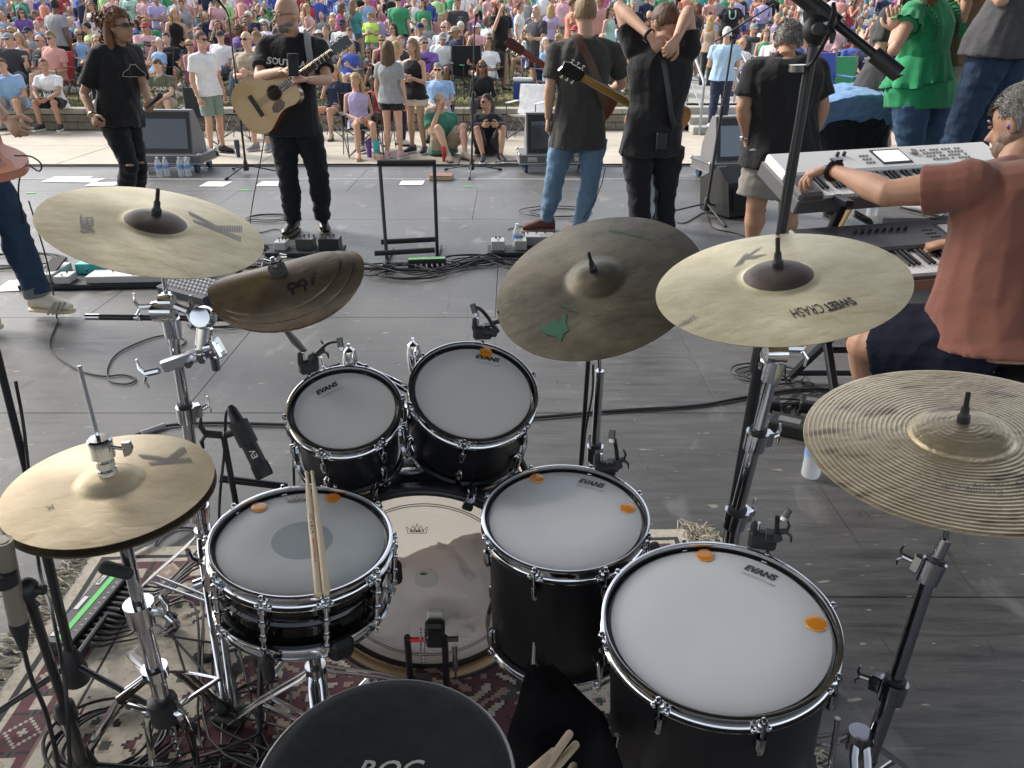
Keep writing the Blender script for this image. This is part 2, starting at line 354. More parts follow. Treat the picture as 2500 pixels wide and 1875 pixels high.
def std_pose(kind='stand', h=1.74, female=False, arms='down'):
    """joints of a figure facing -Y, feet at the origin"""
    s = h/1.74; j = {}
    sw = (.165 if female else .19)*s; hw = .088*s; UA, FA, TH, SH = .29*s, .255*s, .43*s, .42*s
    if kind == 'stand': hip = V((0, 0, .93*s)); lean = V((0, .01, 1))
    elif kind == 'chair': hip = V((0, .06, .46)); lean = V((0, .22, 1))
    elif kind == 'wall': hip = V((0, .03, .10)); lean = V((0, -.22, 1))
    else: hip = V((0, .12, .11)); lean = V((0, .1 if kind == 'ground' else -.1, 1))
    lean.normalize(); T = .49*s
    j['hip'] = hip; j['neck'] = hip+lean*T; j['head'] = j['neck']+V((0, -.025, 0))*s+(lean*.3+V((0, 0, .7))).normalized()*.185*s
    for sd, x in (('R', -1), ('L', 1)):
        sh = j['neck']+V((x*sw, 0, 0))-lean*.055*s; j['sh'+sd] = sh; j['hp'+sd] = hip+V((x*hw, 0, 0))
        if kind == 'stand':
            j['kn'+sd] = V((x*.10*s, -.02, .49*s)); j['an'+sd] = V((x*.115*s, .02, .08*s))
        elif kind == 'chair':
            j['kn'+sd] = hip+V((x*.13*s, -.45*s, .04)); j['an'+sd] = V((x*.14*s, j['kn'+sd].y-.03, .08*s))
        elif kind == 'wall':
            j['kn'+sd] = hip+V((x*.17*s, -.43*s, .05)); j['an'+sd] = j['kn'+sd]+V((x*.01, .03, -.41*s))
        else:
            j['kn'+sd] = V((x*.2*s, -.24*s, .44*s)); j['an'+sd] = V((x*.13*s, -.46*s, .07*s))
        j['toe'+sd] = V((x*.25, -1, 0)).normalized()
        if arms == 'down': e = sh+V((x*.06, .02, -UA)); w = e+V((x*-.005, -.07*s, -FA*.96))
        elif arms == 'lap': e = sh+V((x*.05, -.06, -UA*.92)); w = j['hip']+V((x*.04, -.24*s, .10*s)) if kind != 'stand' else e+V((-x*.08, -.19, .02))
        elif arms == 'knee': e = lerp(sh, j['kn'+sd], .52)+V((x*.04, 0, -.03)); w = j['kn'+sd]+V((-x*.09, -.03, .06))
        elif arms == 'cross': e = sh+V((x*.06, -.06, -UA*.93)); w = e+V((-x*.2, -.13, .06+.02*x))
        elif arms == 'face': e = sh+V((x*.04, -.17, -.2)) if x < 0 else sh+V((x*.05, -.03, -UA*.95)); w = (j['head']+V((x*.05, -.13, -.04))) if x < 0 else e+V((-.05, -.2, -.05))
        elif arms == 'clap': e = sh+V((x*.05, -.08, -UA*.9)); w = e+V((-x*.13, -.17, .13))
        elif arms == 'hips': e = sh+V((x*.17, .05, -UA*.8)); w = j['hip']+V((x*.17, -.02, .07))
        elif arms == 'up': e = sh+V((x*.09, -.12, .18)); w = e+V((-x*.05, -.05, .22))
        j['el'+sd] = e; j['wr'+sd] = w
    j['face'] = V((0, -1, 0)); j['s'] = s; return j
def turn_j(j, a, c=None):
    q = Matrix.Rotation(a, 3, 'Z'); return {k: (q@v if isinstance(v, V.__class__) or isinstance(v, Vector) else v) for k, v in j.items()}
def tframe(j):
    r = (j['shR']-j['shL']).normalized(); u = (j['neck']-j['hip']).normalized(); f = u.cross(r).normalized(); r = f.cross(u); return r, f, u
def torso(mb, j, s, g, ex=0., female=False, top=1., low=-.07, hemflare=0., belly=0.):
    r, f, u = tframe(j); rh = (j['hpR']-j['hpL']).normalized(); fh = V((0, 0, 1)).cross(rh) if abs(rh.z) < .8 else f
    fh = (f*.5+fh*.5).normalized(); hip, nk = j['hip'], j['neck']
    T = (nk-hip).length
    W = [(.0, .168, .118), (.2, .150, .108), (.38, .143, .102), (.6, .163, .115), (.78, .176, .115), (.88, .160, .098), (.95, .112, .078), (1.0, .074, .062)]
    if female: W = [(.0, .178, .125), (.2, .155, .105), (.38, .128, .092), (.6, .145, .115), (.74, .152, .120), (.87, .140, .090), (.95, .100, .070), (1.0, .066, .055)]
    secs = []
    if low < 0:
        d = (-u+V((0, 0, -1))*.0).normalized()
        secs.append((hip-u*(-low), (W[0][1]*g+ex+hemflare)*s, (W[0][2]*g+ex+hemflare)*s, rh, fh))
    for t, a, b in W:
        if t > top: break
        bl = belly*math.exp(-((t-.28)/.25)**2)+(hemflare*max(0, 1-t/.35) if ex else 0)
        secs.append((lerp(hip, nk, t)+f*bl*.5, (a*g+ex+bl*.3)*s, (b*g+ex+bl*.5)*s, r if t > .2 else rh, f))
    mb.loft(secs, 18)
def hand(mb, w, d, pn, side, k=1., curl=.5, n=6, spread=.12, thumb=.8):
    """palm and five tapering fingers; d towards the fingers, pn where the palm faces, side +1: thumb on d x pn"""
    d = d.normalized(); pn = (pn-d*pn.dot(d)).normalized(); t = d.cross(pn)*side
    q = Matrix((t, d, pn)).transposed()
    mb.tube([w-d*.03*k, w+d*.005*k, w+d*.04*k, w+d*.085*k], [.026*k, .029*k, .040*k, .041*k], 10, flat=.42, up=pn)
    for i, (o, L, rr) in enumerate(((.030, .072, .0095), (.010, .082, .0098), (-.010, .076, .0094), (-.029, .060, .0083))):
        p = w+d*(.078-.006*abs(i-1))*k+t*o*k; a = t*(spread*(1.5-i)*.6); dd = (d+a).normalized(); P = [p-dd*.02*k, p]; c = curl*(1+.12*i)
        ang = 0
        for seg in (.45, .32, .23):
            ang += c*1.05; v = dd*math.cos(ang)+pn*math.sin(ang); p = p+v*(L*seg*k); P.append(p)
        mb.tube(P, [rr*k*1.05, rr*k*1.05, rr*k, rr*k*.9, rr*k*.65], n)
    p = w+d*.022*k+t*.030*k; v1 = (t*.75+d*.6+pn*.25*thumb).normalized(); v2 = (t*.2+d*.9+pn*.5*thumb).normalized(); v3 = (d*.85+pn*.7*thumb-t*.1).normalized()
    mb.tube([p-v1*.02*k, p+v1*.02*k, p+v1*.045*k, p+v1*.045*k+v2*.032*k, p+v1*.045*k+v2*.032*k+v3*.02*k], [.014*k, .0135*k, .0115*k, .0105*k, .007*k], n)
def hframe(j):
    f = j['face'].normalized(); u = (j['head']-j['neck']).normalized()*.35+V((0, 0, 1)); u = (u-f*u.dot(f)).normalized(); r = f.cross(u); return r, f, u
def head_prims(mb, j, s):
    r, f, u = hframe(j); c = j['head']; q = Matrix((r, f, u)).transposed()
    mb.ell(c+u*.02*s-f*.008*s, .074*s, .094*s, .098*s, q, 16, 11)
    mb.ell(c-u*.035*s+f*.022*s, .059*s, .064*s, .078*s, q, 14, 9)
    mb.ell(c-u*.088*s+f*.058*s, .027*s, .024*s, .022*s, q)
    mb.tube([c+f*.082*s+u*.012*s, c+f*.112*s-u*.022*s, c+f*.088*s-u*.034*s], [.009*s, .016*s, .010*s], 8)
    mb.ell(c+f*.088*s-u*.056*s, .024*s, .014*s, .012*s, q)
    for x in (-1, 1): mb.ell(c+r*.075*s*x-u*.008*s-f*.005*s, .010*s, .018*s, .031*s, q, 10, 7)
    mb.tube([j['neck']-(j['head']-j['neck'])*.25, j['neck']+(j['head']-j['neck'])*.2, c-f*.02*s-u*.05*s], [.066*s, .056*s, .054*s], 14)
def face_mb(mb, j, s, lipslot=2):
    r, f, u = hframe(j); c = j['head']; q = Matrix((r, f, u)).transposed()
    for x in (-1, 1):
        mb.cur = 1; mb.ell(c+r*.030*s*x+f*.083*s+u*.012*s, .013*s, .006*s, .006*s, q, 8, 5)
        mb.tube([c+r*.015*s*x+f*.090*s+u*.031*s, c+r*.033*s*x+f*.087*s+u*.036*s, c+r*.050*s*x+f*.074*s+u*.029*s], .004*s, 5)
    mb.cur = lipslot; mb.tube([c-r*.022*s+f*.094*s-u*.058*s, c+f*.102*s-u*.057*s, c+r*.022*s+f*.094*s-u*.058*s], .005*s, 6)
def hair_mb(style, j, s, rough=.006, seed=0., fine=False):
    r, f, u = hframe(j); c = j['head']+u*.018*s-f*.01*s; mb = MB(); nu, nv = (56, 40) if fine else (30, 22)
    long = style in ('long', 'curly', 'pony', 'bun')
    if style == 'bald': return None
    th = {'buzz': 1.02, 'short': 1.055, 'cap': 1.05, 'long': 1.12, 'pony': 1.08, 'bun': 1.08, 'curly': 1.18}[style]
    idx = {}; vs = []; fs = []
    def vert(i, k):
        i %= nu
        if (i, k) not in idx:
            t = -PI/2+PI*k/nv; p = 2*PI*i/nu; d = V((math.cos(t)*math.cos(p), math.cos(t)*math.sin(p), math.sin(t)))
            if style == 'short': a = noise.noise(d*5+V((seed, 0, 0)))*.03+(.04 if d.z > .4 else 0)
            elif style == 'curly': a = noise.noise(d*5+V((seed, 0, 0)))*.14+noise.noise(d*11)*.07
            else: a = noise.noise(d*6+V((seed, 0, 0)))*.035
            k2 = th+a
            idx[(i, k)] = len(vs); vs.append(c+(r*(d.x*.077*s)+f*(d.y*.098*s)+u*(d.z*.102*s))*k2)
        return idx[(i, k)]
    for k in range(nv):
        for i in range(nu):
            t = -PI/2+PI*(k+.5)/nv; p = 2*PI*(i+.5)/nu; d = (math.cos(t)*math.cos(p), math.cos(t)*math.sin(p), math.sin(t))
            jg = .10*noise.noise(V((i*.9, k*.9, seed))); hl = (.48 if style != 'buzz' else .55)+jg; d = (d[0], d[1]+jg*.6, d[2]+jg*.8)
            if d[1] > .42 and d[2] < hl: continue
            if d[1] > .05 and d[2] < (-.15 if long else .1): continue
            if not long and d[2] < (-.5 if style == 'buzz' else -.42): continue
            if style == 'cap' and d[2] > .2: continue
            fs.append((vert(i, k), vert(i+1, k), vert(i+1, k+1), vert(i, k+1)))
    mb.add(vs, fs)
    if fine and style != 'buzz':       # loose strands break the outline
        g_ = random.Random(int(seed*7)+1); pool = [q_ for q_ in fs]
        for q in range(2400 if style != 'curly' else 1200):
            fc = g_.choice(pool); p = vs[fc[0]]; n_ = (p-c).normalized(); rn = .5 if style == 'curly' else .16; dn = (-f*.55-u*.75+V((g_.uniform(-rn, rn), g_.uniform(-rn, rn), g_.uniform(-rn, rn)))); dn = (dn-n_*dn.dot(n_)).normalized(); L = g_.uniform(.010, .020)*s*(1.6 if style == 'curly' else 1)
            sd_ = n_.cross(dn)*.0011; mb.add([p-n_*.002-sd_, p-n_*.002+sd_, p+dn*L*.6+n_*.005+sd_*.7, p+dn*L+n_*g_.uniform(.001, .005)], [(0, 1, 2), (0, 2, 3), (0, 3, 2)][:2])
    w = lambda a: V((noise.noise(V((a, seed, 0))), noise.noise(V((a, seed, 9))), 0))
    if style in ('long', 'curly'):
        for q in range(9):
            a = -1.25+2.5*q/8; b0 = c-f*(.075*math.cos(a))*s+r*(.088*math.sin(a))*s
            L = .30*s*(1.1-.25*abs(a))
            P = [b0+u*.03*s, b0-u*.09*s-f*.01*s, b0-u*.09*s-V((0, 0, L*.5))-f*.02*s+w(q)*.02, b0-u*.08*s-V((0, 0, L))-f*.005+w(q+5)*.03]
            mb.tube(P, [.02*s, .033*s, .032*s, .012*s], 7)
        if style == 'curly':
            for q in range(190 if fine else 50):
                g_ = random.Random(q); p = c-f*g_.uniform(-.01, .13)*s+r*g_.uniform(-.085, .085)*s-u*g_.uniform(-.10, .22)*s; k3 = g_.uniform(.010, .017) if fine else .024; a3 = g_.uniform(0, 6)
                mb.tube([p-f*.03*s+V((math.cos(a3+t3*1.3)*k3, math.sin(a3+t3*1.3)*k3, -t3*.012))*s for t3 in range(6)], [.004, .008, .009, .009, .008, .003], 5)
    if style == 'pony': mb.tube([c-f*.09*s+u*.04*s, c-f*.14*s+u*.03*s, c-f*.16*s-u*.06*s, c-f*.14*s-u*.2*s], [.02*s, .034*s, .036*s, .012*s], 8)
    if style == 'bun': mb.ell(c-f*.075*s+u*.085*s, .042*s, .042*s, .036*s)
    return mb
def cap_mb(j, s, back=False):
    r, f, u = hframe(j); c = j['head']+u*.035*s-f*.008*s; q = Matrix((r, f, u)).transposed(); mb = MB()
    prof = [(.001, .078), (.035, .074), (.062, .052), (.078, .022), (.083, -.004)]
    M = Matrix.Translation(c) @ q.to_4x4() @ Matrix.Diagonal((1.02*s, 1.24*s, 1.05*s, 1))
    vs = []; n = 20
    mb.lathe(prof, n, M); F = -f if back else f
    mb.extrude([c+F*.085*s+r*.07*s, c+F*.13*s+r*.062*s-u*.006*s, c+F*.162*s+r*.03*s-u*.012*s, c+F*.165*s-r*.03*s-u*.012*s, c+F*.13*s-r*.062*s-u*.006*s, c+F*.085*s-r*.07*s], -u*.006)
    return mb
def glasses_mb(j, s, dark=True):
    r, f, u = hframe(j); c = j['head']; mb = MB()
    for x in (-1, 1):
        k = c+r*.032*s*x+f*.100*s+u*.012*s
        if dark: mb.extrude([k+r*.027*s*math.cos(t)+u*.019*s*math.sin(t)-f*(.008*abs(math.cos(t))*s if math.cos(t)*x > 0 else 0) for t in [2*PI*i/12 for i in range(12)]], -f*.003)
        else: mb.tube([k+r*.025*s*math.cos(t)+u*.018*s*math.sin(t) for t in [2*PI*i/12 for i in range(12)]], .0018, 5, closed=True)
        mb.tube([k+r*.026*s*x+u*.006*s, c+r*.079*s*x+f*.02*s+u*.012*s, c+r*.08*s*x-f*.02*s+u*.006*s], .0022*s, 5)
    mb.tube([c-r*.008*s+f*.102*s+u*.016*s, c+r*.008*s+f*.102*s+u*.016*s], .0022*s, 5); return mb
def shoe_mb(mb, an, toe, s, sole=2, boot=False, mid=0):
    d = toe.normalized(); d = V((d.x, d.y, d.z)); r = d.cross(V((0, 0, 1))).normalized(); u = r.cross(d); g = an-u*.075*s
    S_ = [(-.075, .022, .030, .030), (-.06, .034, .052, .052), (-.01, .038, .058, .060), (.05, .041, .042, .044), (.11, .045, .030, .032), (.155, .042, .024, .026), (.185, .024, .014, .016)]
    mb.cur = mid; mb.loft([(g+d*(x*s)+u*((h+.022)*s), w*s, h*s, r, u) for x, w, h, _ in S_], 12)
    mb.cur = sole; mb.loft([(g+d*(x*s*1.04)+u*(.012*s), (w+.004)*s, .012*s, r, u) for x, w, h, _ in S_], 12)
def arm(mb, j, sd, s, g, t0=0., r0=.052):
    sh, e, w = j['sh'+sd], j['el'+sd], j['wr'+sd]
    mb.tube([lerp(sh, e, t0), lerp(sh, e, .4), lerp(sh, e, .85), e, lerp(e, w, .25), lerp(e, w, .7), w], [r0*g*s, .047*g*s, .039*g*s, .038*g*s, .040*g*s, .030*s, .024*s], 12)
    mb.ell(e, .039*g*s, .039*g*s, .039*g*s, None, 10, 7); mb.ell(sh, .055*g*s, .055*g*s, .055*g*s, None, 10, 7)
def leg(mb, j, sd, s, g):
    h, k, a = j['hp'+sd], j['kn'+sd], j['an'+sd]; b = (j['toe'+sd]*-1)
    mb.tube([h, lerp(h, k, .35), lerp(h, k, .85), k, lerp(k, a, .12), lerp(k, a, .32)+b*.012, lerp(k, a, .7), a], [.088*g*s, .076*g*s, .056*g*s, .054*g*s, .051*g*s, .056*g*s, .038*s, .034*s], 14)
    mb.ell(k, .055*g*s, .055*g*s, .055*g*s, None, 12, 8)
def body_mesh(j, s, g=1., female=False, vox=.012, hands=True, curl=.5, face=True, belly=0., fullhand=True, handopt=None):
    mb = MB(); ga = g*(.84 if female else 1.); head_prims(mb, j, s); torso(mb, j, s*.97, g*.96, 0, female)
    for sd in 'RL': mb.tube([j['neck']-tframe(j)[2]*.02, lerp(j['neck'], j['sh'+sd], .5)-tframe(j)[2]*.008, j['sh'+sd]], [.056*s, .052*s, .050*s], 12)
    for sd in 'RL':
        arm(mb, j, sd, s, ga); leg(mb, j, sd, s, g)
        a = j['an'+sd]; t = j['toe'+sd]; mb.tube([a, a+V((0, 0, -.03))*s+t*.03*s, a+V((0, 0, -.045))*s+t*.11*s], [.034*s, .032*s, .02*s], 8)
    me = voxel(mb, vox, 3, 'body')
    ex = MB(); ex.cur = 0
    for sd, x in (('R', 1), ('L', -1)):
        ho = (handopt or {}).get(sd, {}); w = j['wr'+sd]; d = ho.get('d', (w-j['el'+sd]).normalized())
        pn = ho.get('pn', tframe(j)[0]*(-x)-tframe(j)[1]*.0)
        if abs(pn.normalized().dot(d.normalized())) > .93: pn = tframe(j)[1]*-1+V((0, 0, -.4))
        # thumb points to the front of the body when the arm hangs
        t = d.cross(pn); side = 1 if t.dot(tframe(j)[1]+V((0, 0, .6))) > 0 else -1
        side = ho.get('side', side)
        if hands: hand(ex, w, d, pn, side, s*ho.get('k', .98), ho.get('curl', curl), 6 if fullhand else 4, ho.get('spread', .12), ho.get('thumb', .8))
    if face: face_mb(ex, j, s)
    return join_mb(me, ex, 'body', [])
def top_mesh(j, s, g, female, kind='tee', vox=.013, hem=.08, ex=.023, sleeve=.6, belly=0., fold=.005, seed=0., hipx=.008):
    mb = MB(); torso(mb, j, s, g, ex, female, 1., -hem, .010+hipx, belly); ga = g*(.86 if female else 1.)
    r, f, u = tframe(j)
    if kind != 'tank':
        for sd in 'RL': mb.tube([j['neck']-u*.028, lerp(j['neck'], j['sh'+sd], .5)-u*.010, j['sh'+sd]], [.068*s, .064*s, .064*s], 12)
        for sd in 'RL':
            sh, e, w = j['sh'+sd], j['el'+sd], j['wr'+sd]
            if kind == 'long': mb.tube([sh, lerp(sh, e, .5), e, lerp(e, w, .5), lerp(e, w, .93)], [.066*ga*s, .056*ga*s, .050*ga*s, .046*ga*s, .036*ga*s], 12); mb.ell(e, .05*ga*s, .05*ga*s, .05*ga*s, None, 10, 7)
            else: mb.tube([sh, lerp(sh, e, sleeve*.5), lerp(sh, e, sleeve)], [.070*ga*s, .064*ga*s, .069*ga*s], 14)
            mb.ell(sh, .068*ga*s, .068*ga*s, .066*ga*s, None, 12, 8)
    me = voxel(mb, vox, 3, 'shirt')
    if fold: ruffle(me, fold, 8, seed, .45)
    return me
def bottom_mesh(j, s, g, kind='long', vox=.013, loose=.012, fold=.005, seed=0., flare=0., waist=.16, cuff=.94):
    mb = MB(); r, f, u = tframe(j); rh = (j['hpR']-j['hpL']).normalized(); hip = j['hip']
    fh = u.cross(rh).normalized()
    mb.loft([(hip-u*.075*s, .11*g*s, .10*g*s, rh, fh), (hip-u*.03*s, (.168*g+loose)*s, (.118*g+loose)*s, rh, fh), (hip+u*.03*s, (.154*g)*s, (.106*g)*s, rh, fh), (hip+u*waist*.55*s, (.125*g)*s, (.088*g)*s, rh, fh)], 18)
    for sd in 'RL':
        h, k, a = j['hp'+sd], j['kn'+sd], j['an'+sd]; L = loose
        if kind == 'skirt' or kind == 'mini': e = lerp(h, k, .5 if kind == 'mini' else .8); mb.tube([h, e], [(.105*g+L)*s, (.10*g+L+.02)*s], 16)
        elif kind == 'shorts': mb.tube([h, lerp(h, k, .4), lerp(h, k, .82)], [(.097*g+L)*s, (.088*g+L)*s, (.078*g+L*1.6)*s], 16)
        elif kind == 'hot': mb.tube([h, lerp(h, k, .25), lerp(h, k, .42)], [(.097*g+L)*s, (.09*g+L)*s, (.085*g+L)*s], 16)
        else:
            b = j['toe'+sd]*-1
            mb.tube([h, lerp(h, k, .35), lerp(h, k, .85), k, lerp(k, a, .15), lerp(k, a, .35)+b*.012, lerp(k, a, .7), lerp(k, a, cuff)], [(.094*g+L)*s, (.083*g+L)*s, (.062*g+L)*s, (.060*g+L)*s, (.057*g+L)*s, (.060*g+L)*s, (.047+L+flare*.5)*s, (.044+L+flare)*s], 16)
            mb.ell(k, (.061*g+L)*s, (.061*g+L)*s, (.061*g+L)*s, None, 12, 8)
    me = voxel(mb, vox, 3, 'trousers')
    if fold: ruffle(me, fold, 8, seed+3, 1.5)
    return me
def setmats(o, mats):       # each copy carries its own materials on its slots
    me = o.data
    while len(me.materials) < len(mats): me.materials.append(None)
    for i, m in enumerate(mats):
        o.material_slots[i].link = 'OBJECT'; o.material_slots[i].material = m
    return o
def dress(root, j, o):
    """one whole person: body, clothes, shoes, hair as children of root; o holds the outfit"""
    s = j.get('s', 1.); g = o.get('g', 1.); fem = o.get('female', False); vx = o.get('vox', .012); sk = skin(o.get('skin', 'light')); seed = o.get('seed', random.random()*50)  # sound hole is a dark disc laid on the top, its shade put into the colour
    P = {}
    b = obj('body', body_mesh(j, s, g, fem, vx, True, o.get('curl', .5), True, handopt=o.get('hand')), root); setmats(b, [sk, FACE, LIP]); P['body'] = b
    t = o.get('top', 'tee')
    m = top_mesh(j, s, g, fem, t, vx, o.get('hem', .08), o.get('ex', .023), o.get('sleeve', .6), o.get('belly', 0.), o.get('fold', .008), seed, o.get('loose', .012)*.9)
    P['shirt'] = setmats(obj('tank_top' if t == 'tank' else 'shirt', m, root), [o['topm']])
    m = bottom_mesh(j, s, g, o.get('bottom', 'long'), vx, o.get('loose', .012), o.get('bfold', .007), seed, o.get('flare', 0.), cuff=o.get('cuff', .94))
    P['bottom'] = setmats(obj({'shorts': 'shorts', 'hot': 'shorts', 'long': 'trousers'}.get(o.get('bottom', 'long'), 'skirt'), m, root), [o['botm']])
    for sd in 'RL':
        sb = MB(); shoe_mb(sb, j['an'+sd], j['toe'+sd], s, 1); me = sb.mesh('shoe', [o.get('shoe', BKP), o.get('sole', BKP)], 50); obj('shoe', me, root)
    if o.get('hat'):
        hb = cap_mb(j, s, o.get('capback', False)); hb.build('cap', o['hat'], root)
    hb = hair_mb('cap' if o.get('hat') and o.get('hair', 'short') == 'short' else o.get('hair', 'short'), j, s, seed=seed, fine=o.get('vox', .012) < .0115)
    if hb: hb.build('hair', hairm(o.get('hairc', 'brown')), root, smooth=80)
    if o.get('glasses'): glasses_mb(j, s, o['glasses'] == 'dark').build('sunglasses' if o['glasses'] == 'dark' else 'glasses', SHADES if o['glasses'] == 'dark' else BKP, root, smooth=0)
    return P
def chest_print(P, j, s, lines, size, mt, up=.72, right=0., back=False, shear=0, bold=.002, part='shirt'):
    r, f, u = tframe(j)
    if back: f = -f; r = -r
    bv = bvh_of(P[part].data); c = lerp(j['hip'], j['neck'], up)+r*-right*s
    q = Matrix((-r, u, f)).transposed().to_4x4(); q.translation = c
    for i, ln in enumerate(lines):
        ln, k = ln if isinstance(ln, tuple) else (ln, 1.)
        me = text_me(ln, size*s*k, mt, shear, bold); M = q @ Matrix.Translation((0, -i*size*s*1.05, 0))
        drape(me, M, bv, -f, .003); obj('print', me, P[part])
def strip(root, P, pts, width, thick, mt, name, bvs, off=.006):   # a strap laid over clothing: pts outside, cast inwards to the torso
    return None
def line_print(P, pts, j, c, mt, rad=.0022, k=1.):    # an outline printed on the chest
    r, f, u = tframe(j); bv = bvh_of(P['shirt'].data); out = []
    for i in range(len(pts)):
        a, b2 = V((*pts[i], 0)), V((*pts[(i+1) % len(pts)], 0))
        for t in range(3):
            p = lerp(a, b2, t/3); w = c-r*p.x*k+u*p.y*k; h = bv.ray_cast(w+f*.5, -f); out.append((h[0]+f*.003) if h[0] else w)
    mb = MB(); mb.tube(out, rad, 5, closed=True, cap=False); mb.build('print', mt, P['shirt'])
# ================================================================ THE AUDIENCE
CL = {'white': (.72, .72, .72), 'black': (.017, .017, .019), 'charcoal': (.05, .05, .055), 'grey': (.27, .28, .29), 'navy': (.02, .03, .075), 'royal blue': (.03, .085, .42), 'sky blue': (.22, .42, .70),
      'teal': (.04, .33, .36), 'green': (.03, .30, .12), 'lime': (.38, .62, .22), 'neon yellow': (.55, .85, .05), 'yellow': (.68, .52, .06), 'orange': (.62, .22, .11), 'coral': (.62, .27, .22), 'pink': (.66, .36, .40),
      'magenta': (.48, .08, .27), 'purple': (.16, .06, .35), 'lavender': (.42, .36, .62), 'red': (.45, .03, .04), 'maroon': (.14, .02, .03), 'olive': (.11, .12, .07), 'khaki': (.38, .31, .21), 'denim': (.075, .13, .22), 'light denim': (.22, .32, .43), 'mint': (.36, .62, .50), 'sage': (.20, .27, .22), 'tan': (.42, .30, .20), 'dark grey': (.035, .036, .04)}
def CM(k):
    c = CL[k]; l_ = sum(c)/3; return cloth(k.replace(' ', '_'), tuple(v*.80+l_*.20 for v in c))
# folding camp chairs
def chair_mesh():
    b = MB(); b.loft([(V((0, y, z)), .25, .012, V((1, 0, 0)), V((0, -.2, 1)).normalized()) for y, z in ((-.26, .44), (-.12, .405), (.05, .385), (.2, .40))], 10); seat = b.mesh('seat', [CM('navy')], 40)
    b = MB(); b.loft([(V((0, y, z)), .255, .012, V((1, 0, 0)), V((0, 1, .2)).normalized()) for y, z in ((.2, .42), (.27, .58), (.30, .74), (.34, .90))], 10); back = b.mesh('backrest', [CM('navy')], 40)
    b = MB()
    for x in (-1, 1):
        b.tube([(x*.27, .36, .92), (x*.25, .22, .40), (x*.29, .16, 0)], .009, 6); b.tube([(x*.27, -.26, 0), (x*.27, -.26, .62)], .009, 6)
        b.tube([(x*.27, -.26, .03), (-x*.27, .18, .40)], .008, 6); b.tube([(x*.27, -.26, .02), (x*.28, .2, .42)], .008, 6)
    b.tube([(-.27, -.26, .42), (.27, -.26, .03)], .008, 6); b.tube([(.27, -.26, .42), (-.27, -.26, .03)], .008, 6); fr = b.mesh('frame', [mat('chair_frame', (.10, .10, .11), .4, .6)], 40)
    b = MB(); b.box((0, 0, 0), (.07, .5, .014), bev=.005); ar = b.mesh('armrest', [CM('navy')], 0)
    return seat, back, fr, ar
CHM = chair_mesh(); n_chair = {}
CHLAB = {}
def chair(p, rz, colr, label, sc=1.):
    t = thing('camp_chair', label, 'camp chair', p, rz, 'folding camp chairs of the audience'); t.scale = (sc, sc, sc); c = CM(colr)
    setmats(obj('seat', CHM[0], t), [c]); setmats(obj('backrest', CHM[1], t), [c]); obj('frame', CHM[2], t)
    for x in (-.27, .27): setmats(obj('armrest', CHM[3], t, Matrix.Translation((x, 0, .63))), [c])
    return t
# shared figures
POOL = {}
def vary(j):      # the same pose leaned, twisted, one arm changed
    g_ = random; q = Matrix.Rotation(g_.uniform(-.35, .35), 3, 'Z') @ Matrix.Rotation(g_.choice((-.16, .13, .2)), 3, 'X') @ Matrix.Rotation(g_.uniform(-.12, .12), 3, 'Y'); k = dict(j)
    for n_ in ('neck', 'head', 'shR', 'shL', 'elR', 'elL', 'wrR', 'wrL'): k[n_] = j['hip']+q@(j[n_]-j['hip'])
    sd = g_.choice('RL'); e = k['el'+sd]; k['wr'+sd] = e+V((g_.uniform(-.1, .1), -.17, g_.uniform(-.08, .2))).normalized()*.245
    k['face'] = V((g_.uniform(-1.1, 1.1), -1, g_.uniform(-.3, .1))).normalized()
    for sd in 'RL':
        w = V((g_.uniform(-.05, .05), g_.uniform(-.04, .04), 0)); k['kn'+sd] = j['kn'+sd]+w; k['an'+sd] = j['an'+sd]+V((g_.uniform(-.06, .06), g_.uniform(-.08, .06), 0))
    return k
for key, kd, ar, fem in (('chair_lap_m', 'chair', 'lap', 0), ('chair_lap_f', 'chair', 'lap', 1), ('chair_cross_m', 'chair', 'cross', 0), ('chair_face_f', 'chair', 'face', 1), ('chair_knee_m', 'chair', 'knee', 0),
                         ('stand_down_f', 'stand', 'down', 1), ('stand_cross_m', 'stand', 'cross', 0), ('stand_hips_m', 'stand', 'hips', 0), ('stand_face_f', 'stand', 'face', 1), ('ground_knee_f', 'ground', 'knee', 1), ('stand_down_m', 'stand', 'down', 0)):
    j = std_pose(kd, 1.66 if fem else 1.78, fem, ar); s = j['s']; g = 1.0 if fem else 1.08
    j['face'] = V((random.uniform(-.35, .35), -1, -.05)).normalized()
    for vr in (0, 1):
        if vr: j = vary(j)
        d = {'j': j, 'body': body_mesh(j, s, g, fem, .017, True, .6, True, fullhand=False), 'tee': top_mesh(j, s, g, fem, 'tee', .018, .07, belly=0 if fem else .03), 'tank': top_mesh(j, s, g, fem, 'tank', .018, .07, .008) if fem else None,
             'shorts': bottom_mesh(j, s, g, 'hot' if fem else 'shorts', .018), 'long': bottom_mesh(j, s, g, 'long', .018)}
        for sd in 'RL': b = MB(); shoe_mb(b, j['an'+sd], j['toe'+sd], s, 1); d['shoe'+sd] = b.mesh('shoe', [WHT, WHT], 50)
        for st_ in (('long', 'pony', 'bun', 'curly') if fem else ('short', 'buzz', 'cap')):
            h = hair_mb(st_, j, s, seed=len(POOL)); d['hair_'+st_] = h.mesh('hair', [hairm('brown')], 80)
        d['cap'] = cap_mb(j, s).mesh('cap', [CM('navy')], 40); d['shades'] = glasses_mb(j, s, True).mesh('sunglasses', [SHADES], 0)
        POOL.setdefault(key, []).append(d)
seen = {}; seen2 = set()
CROWD = []     # (x, y, radius)
rc = random.Random(21)
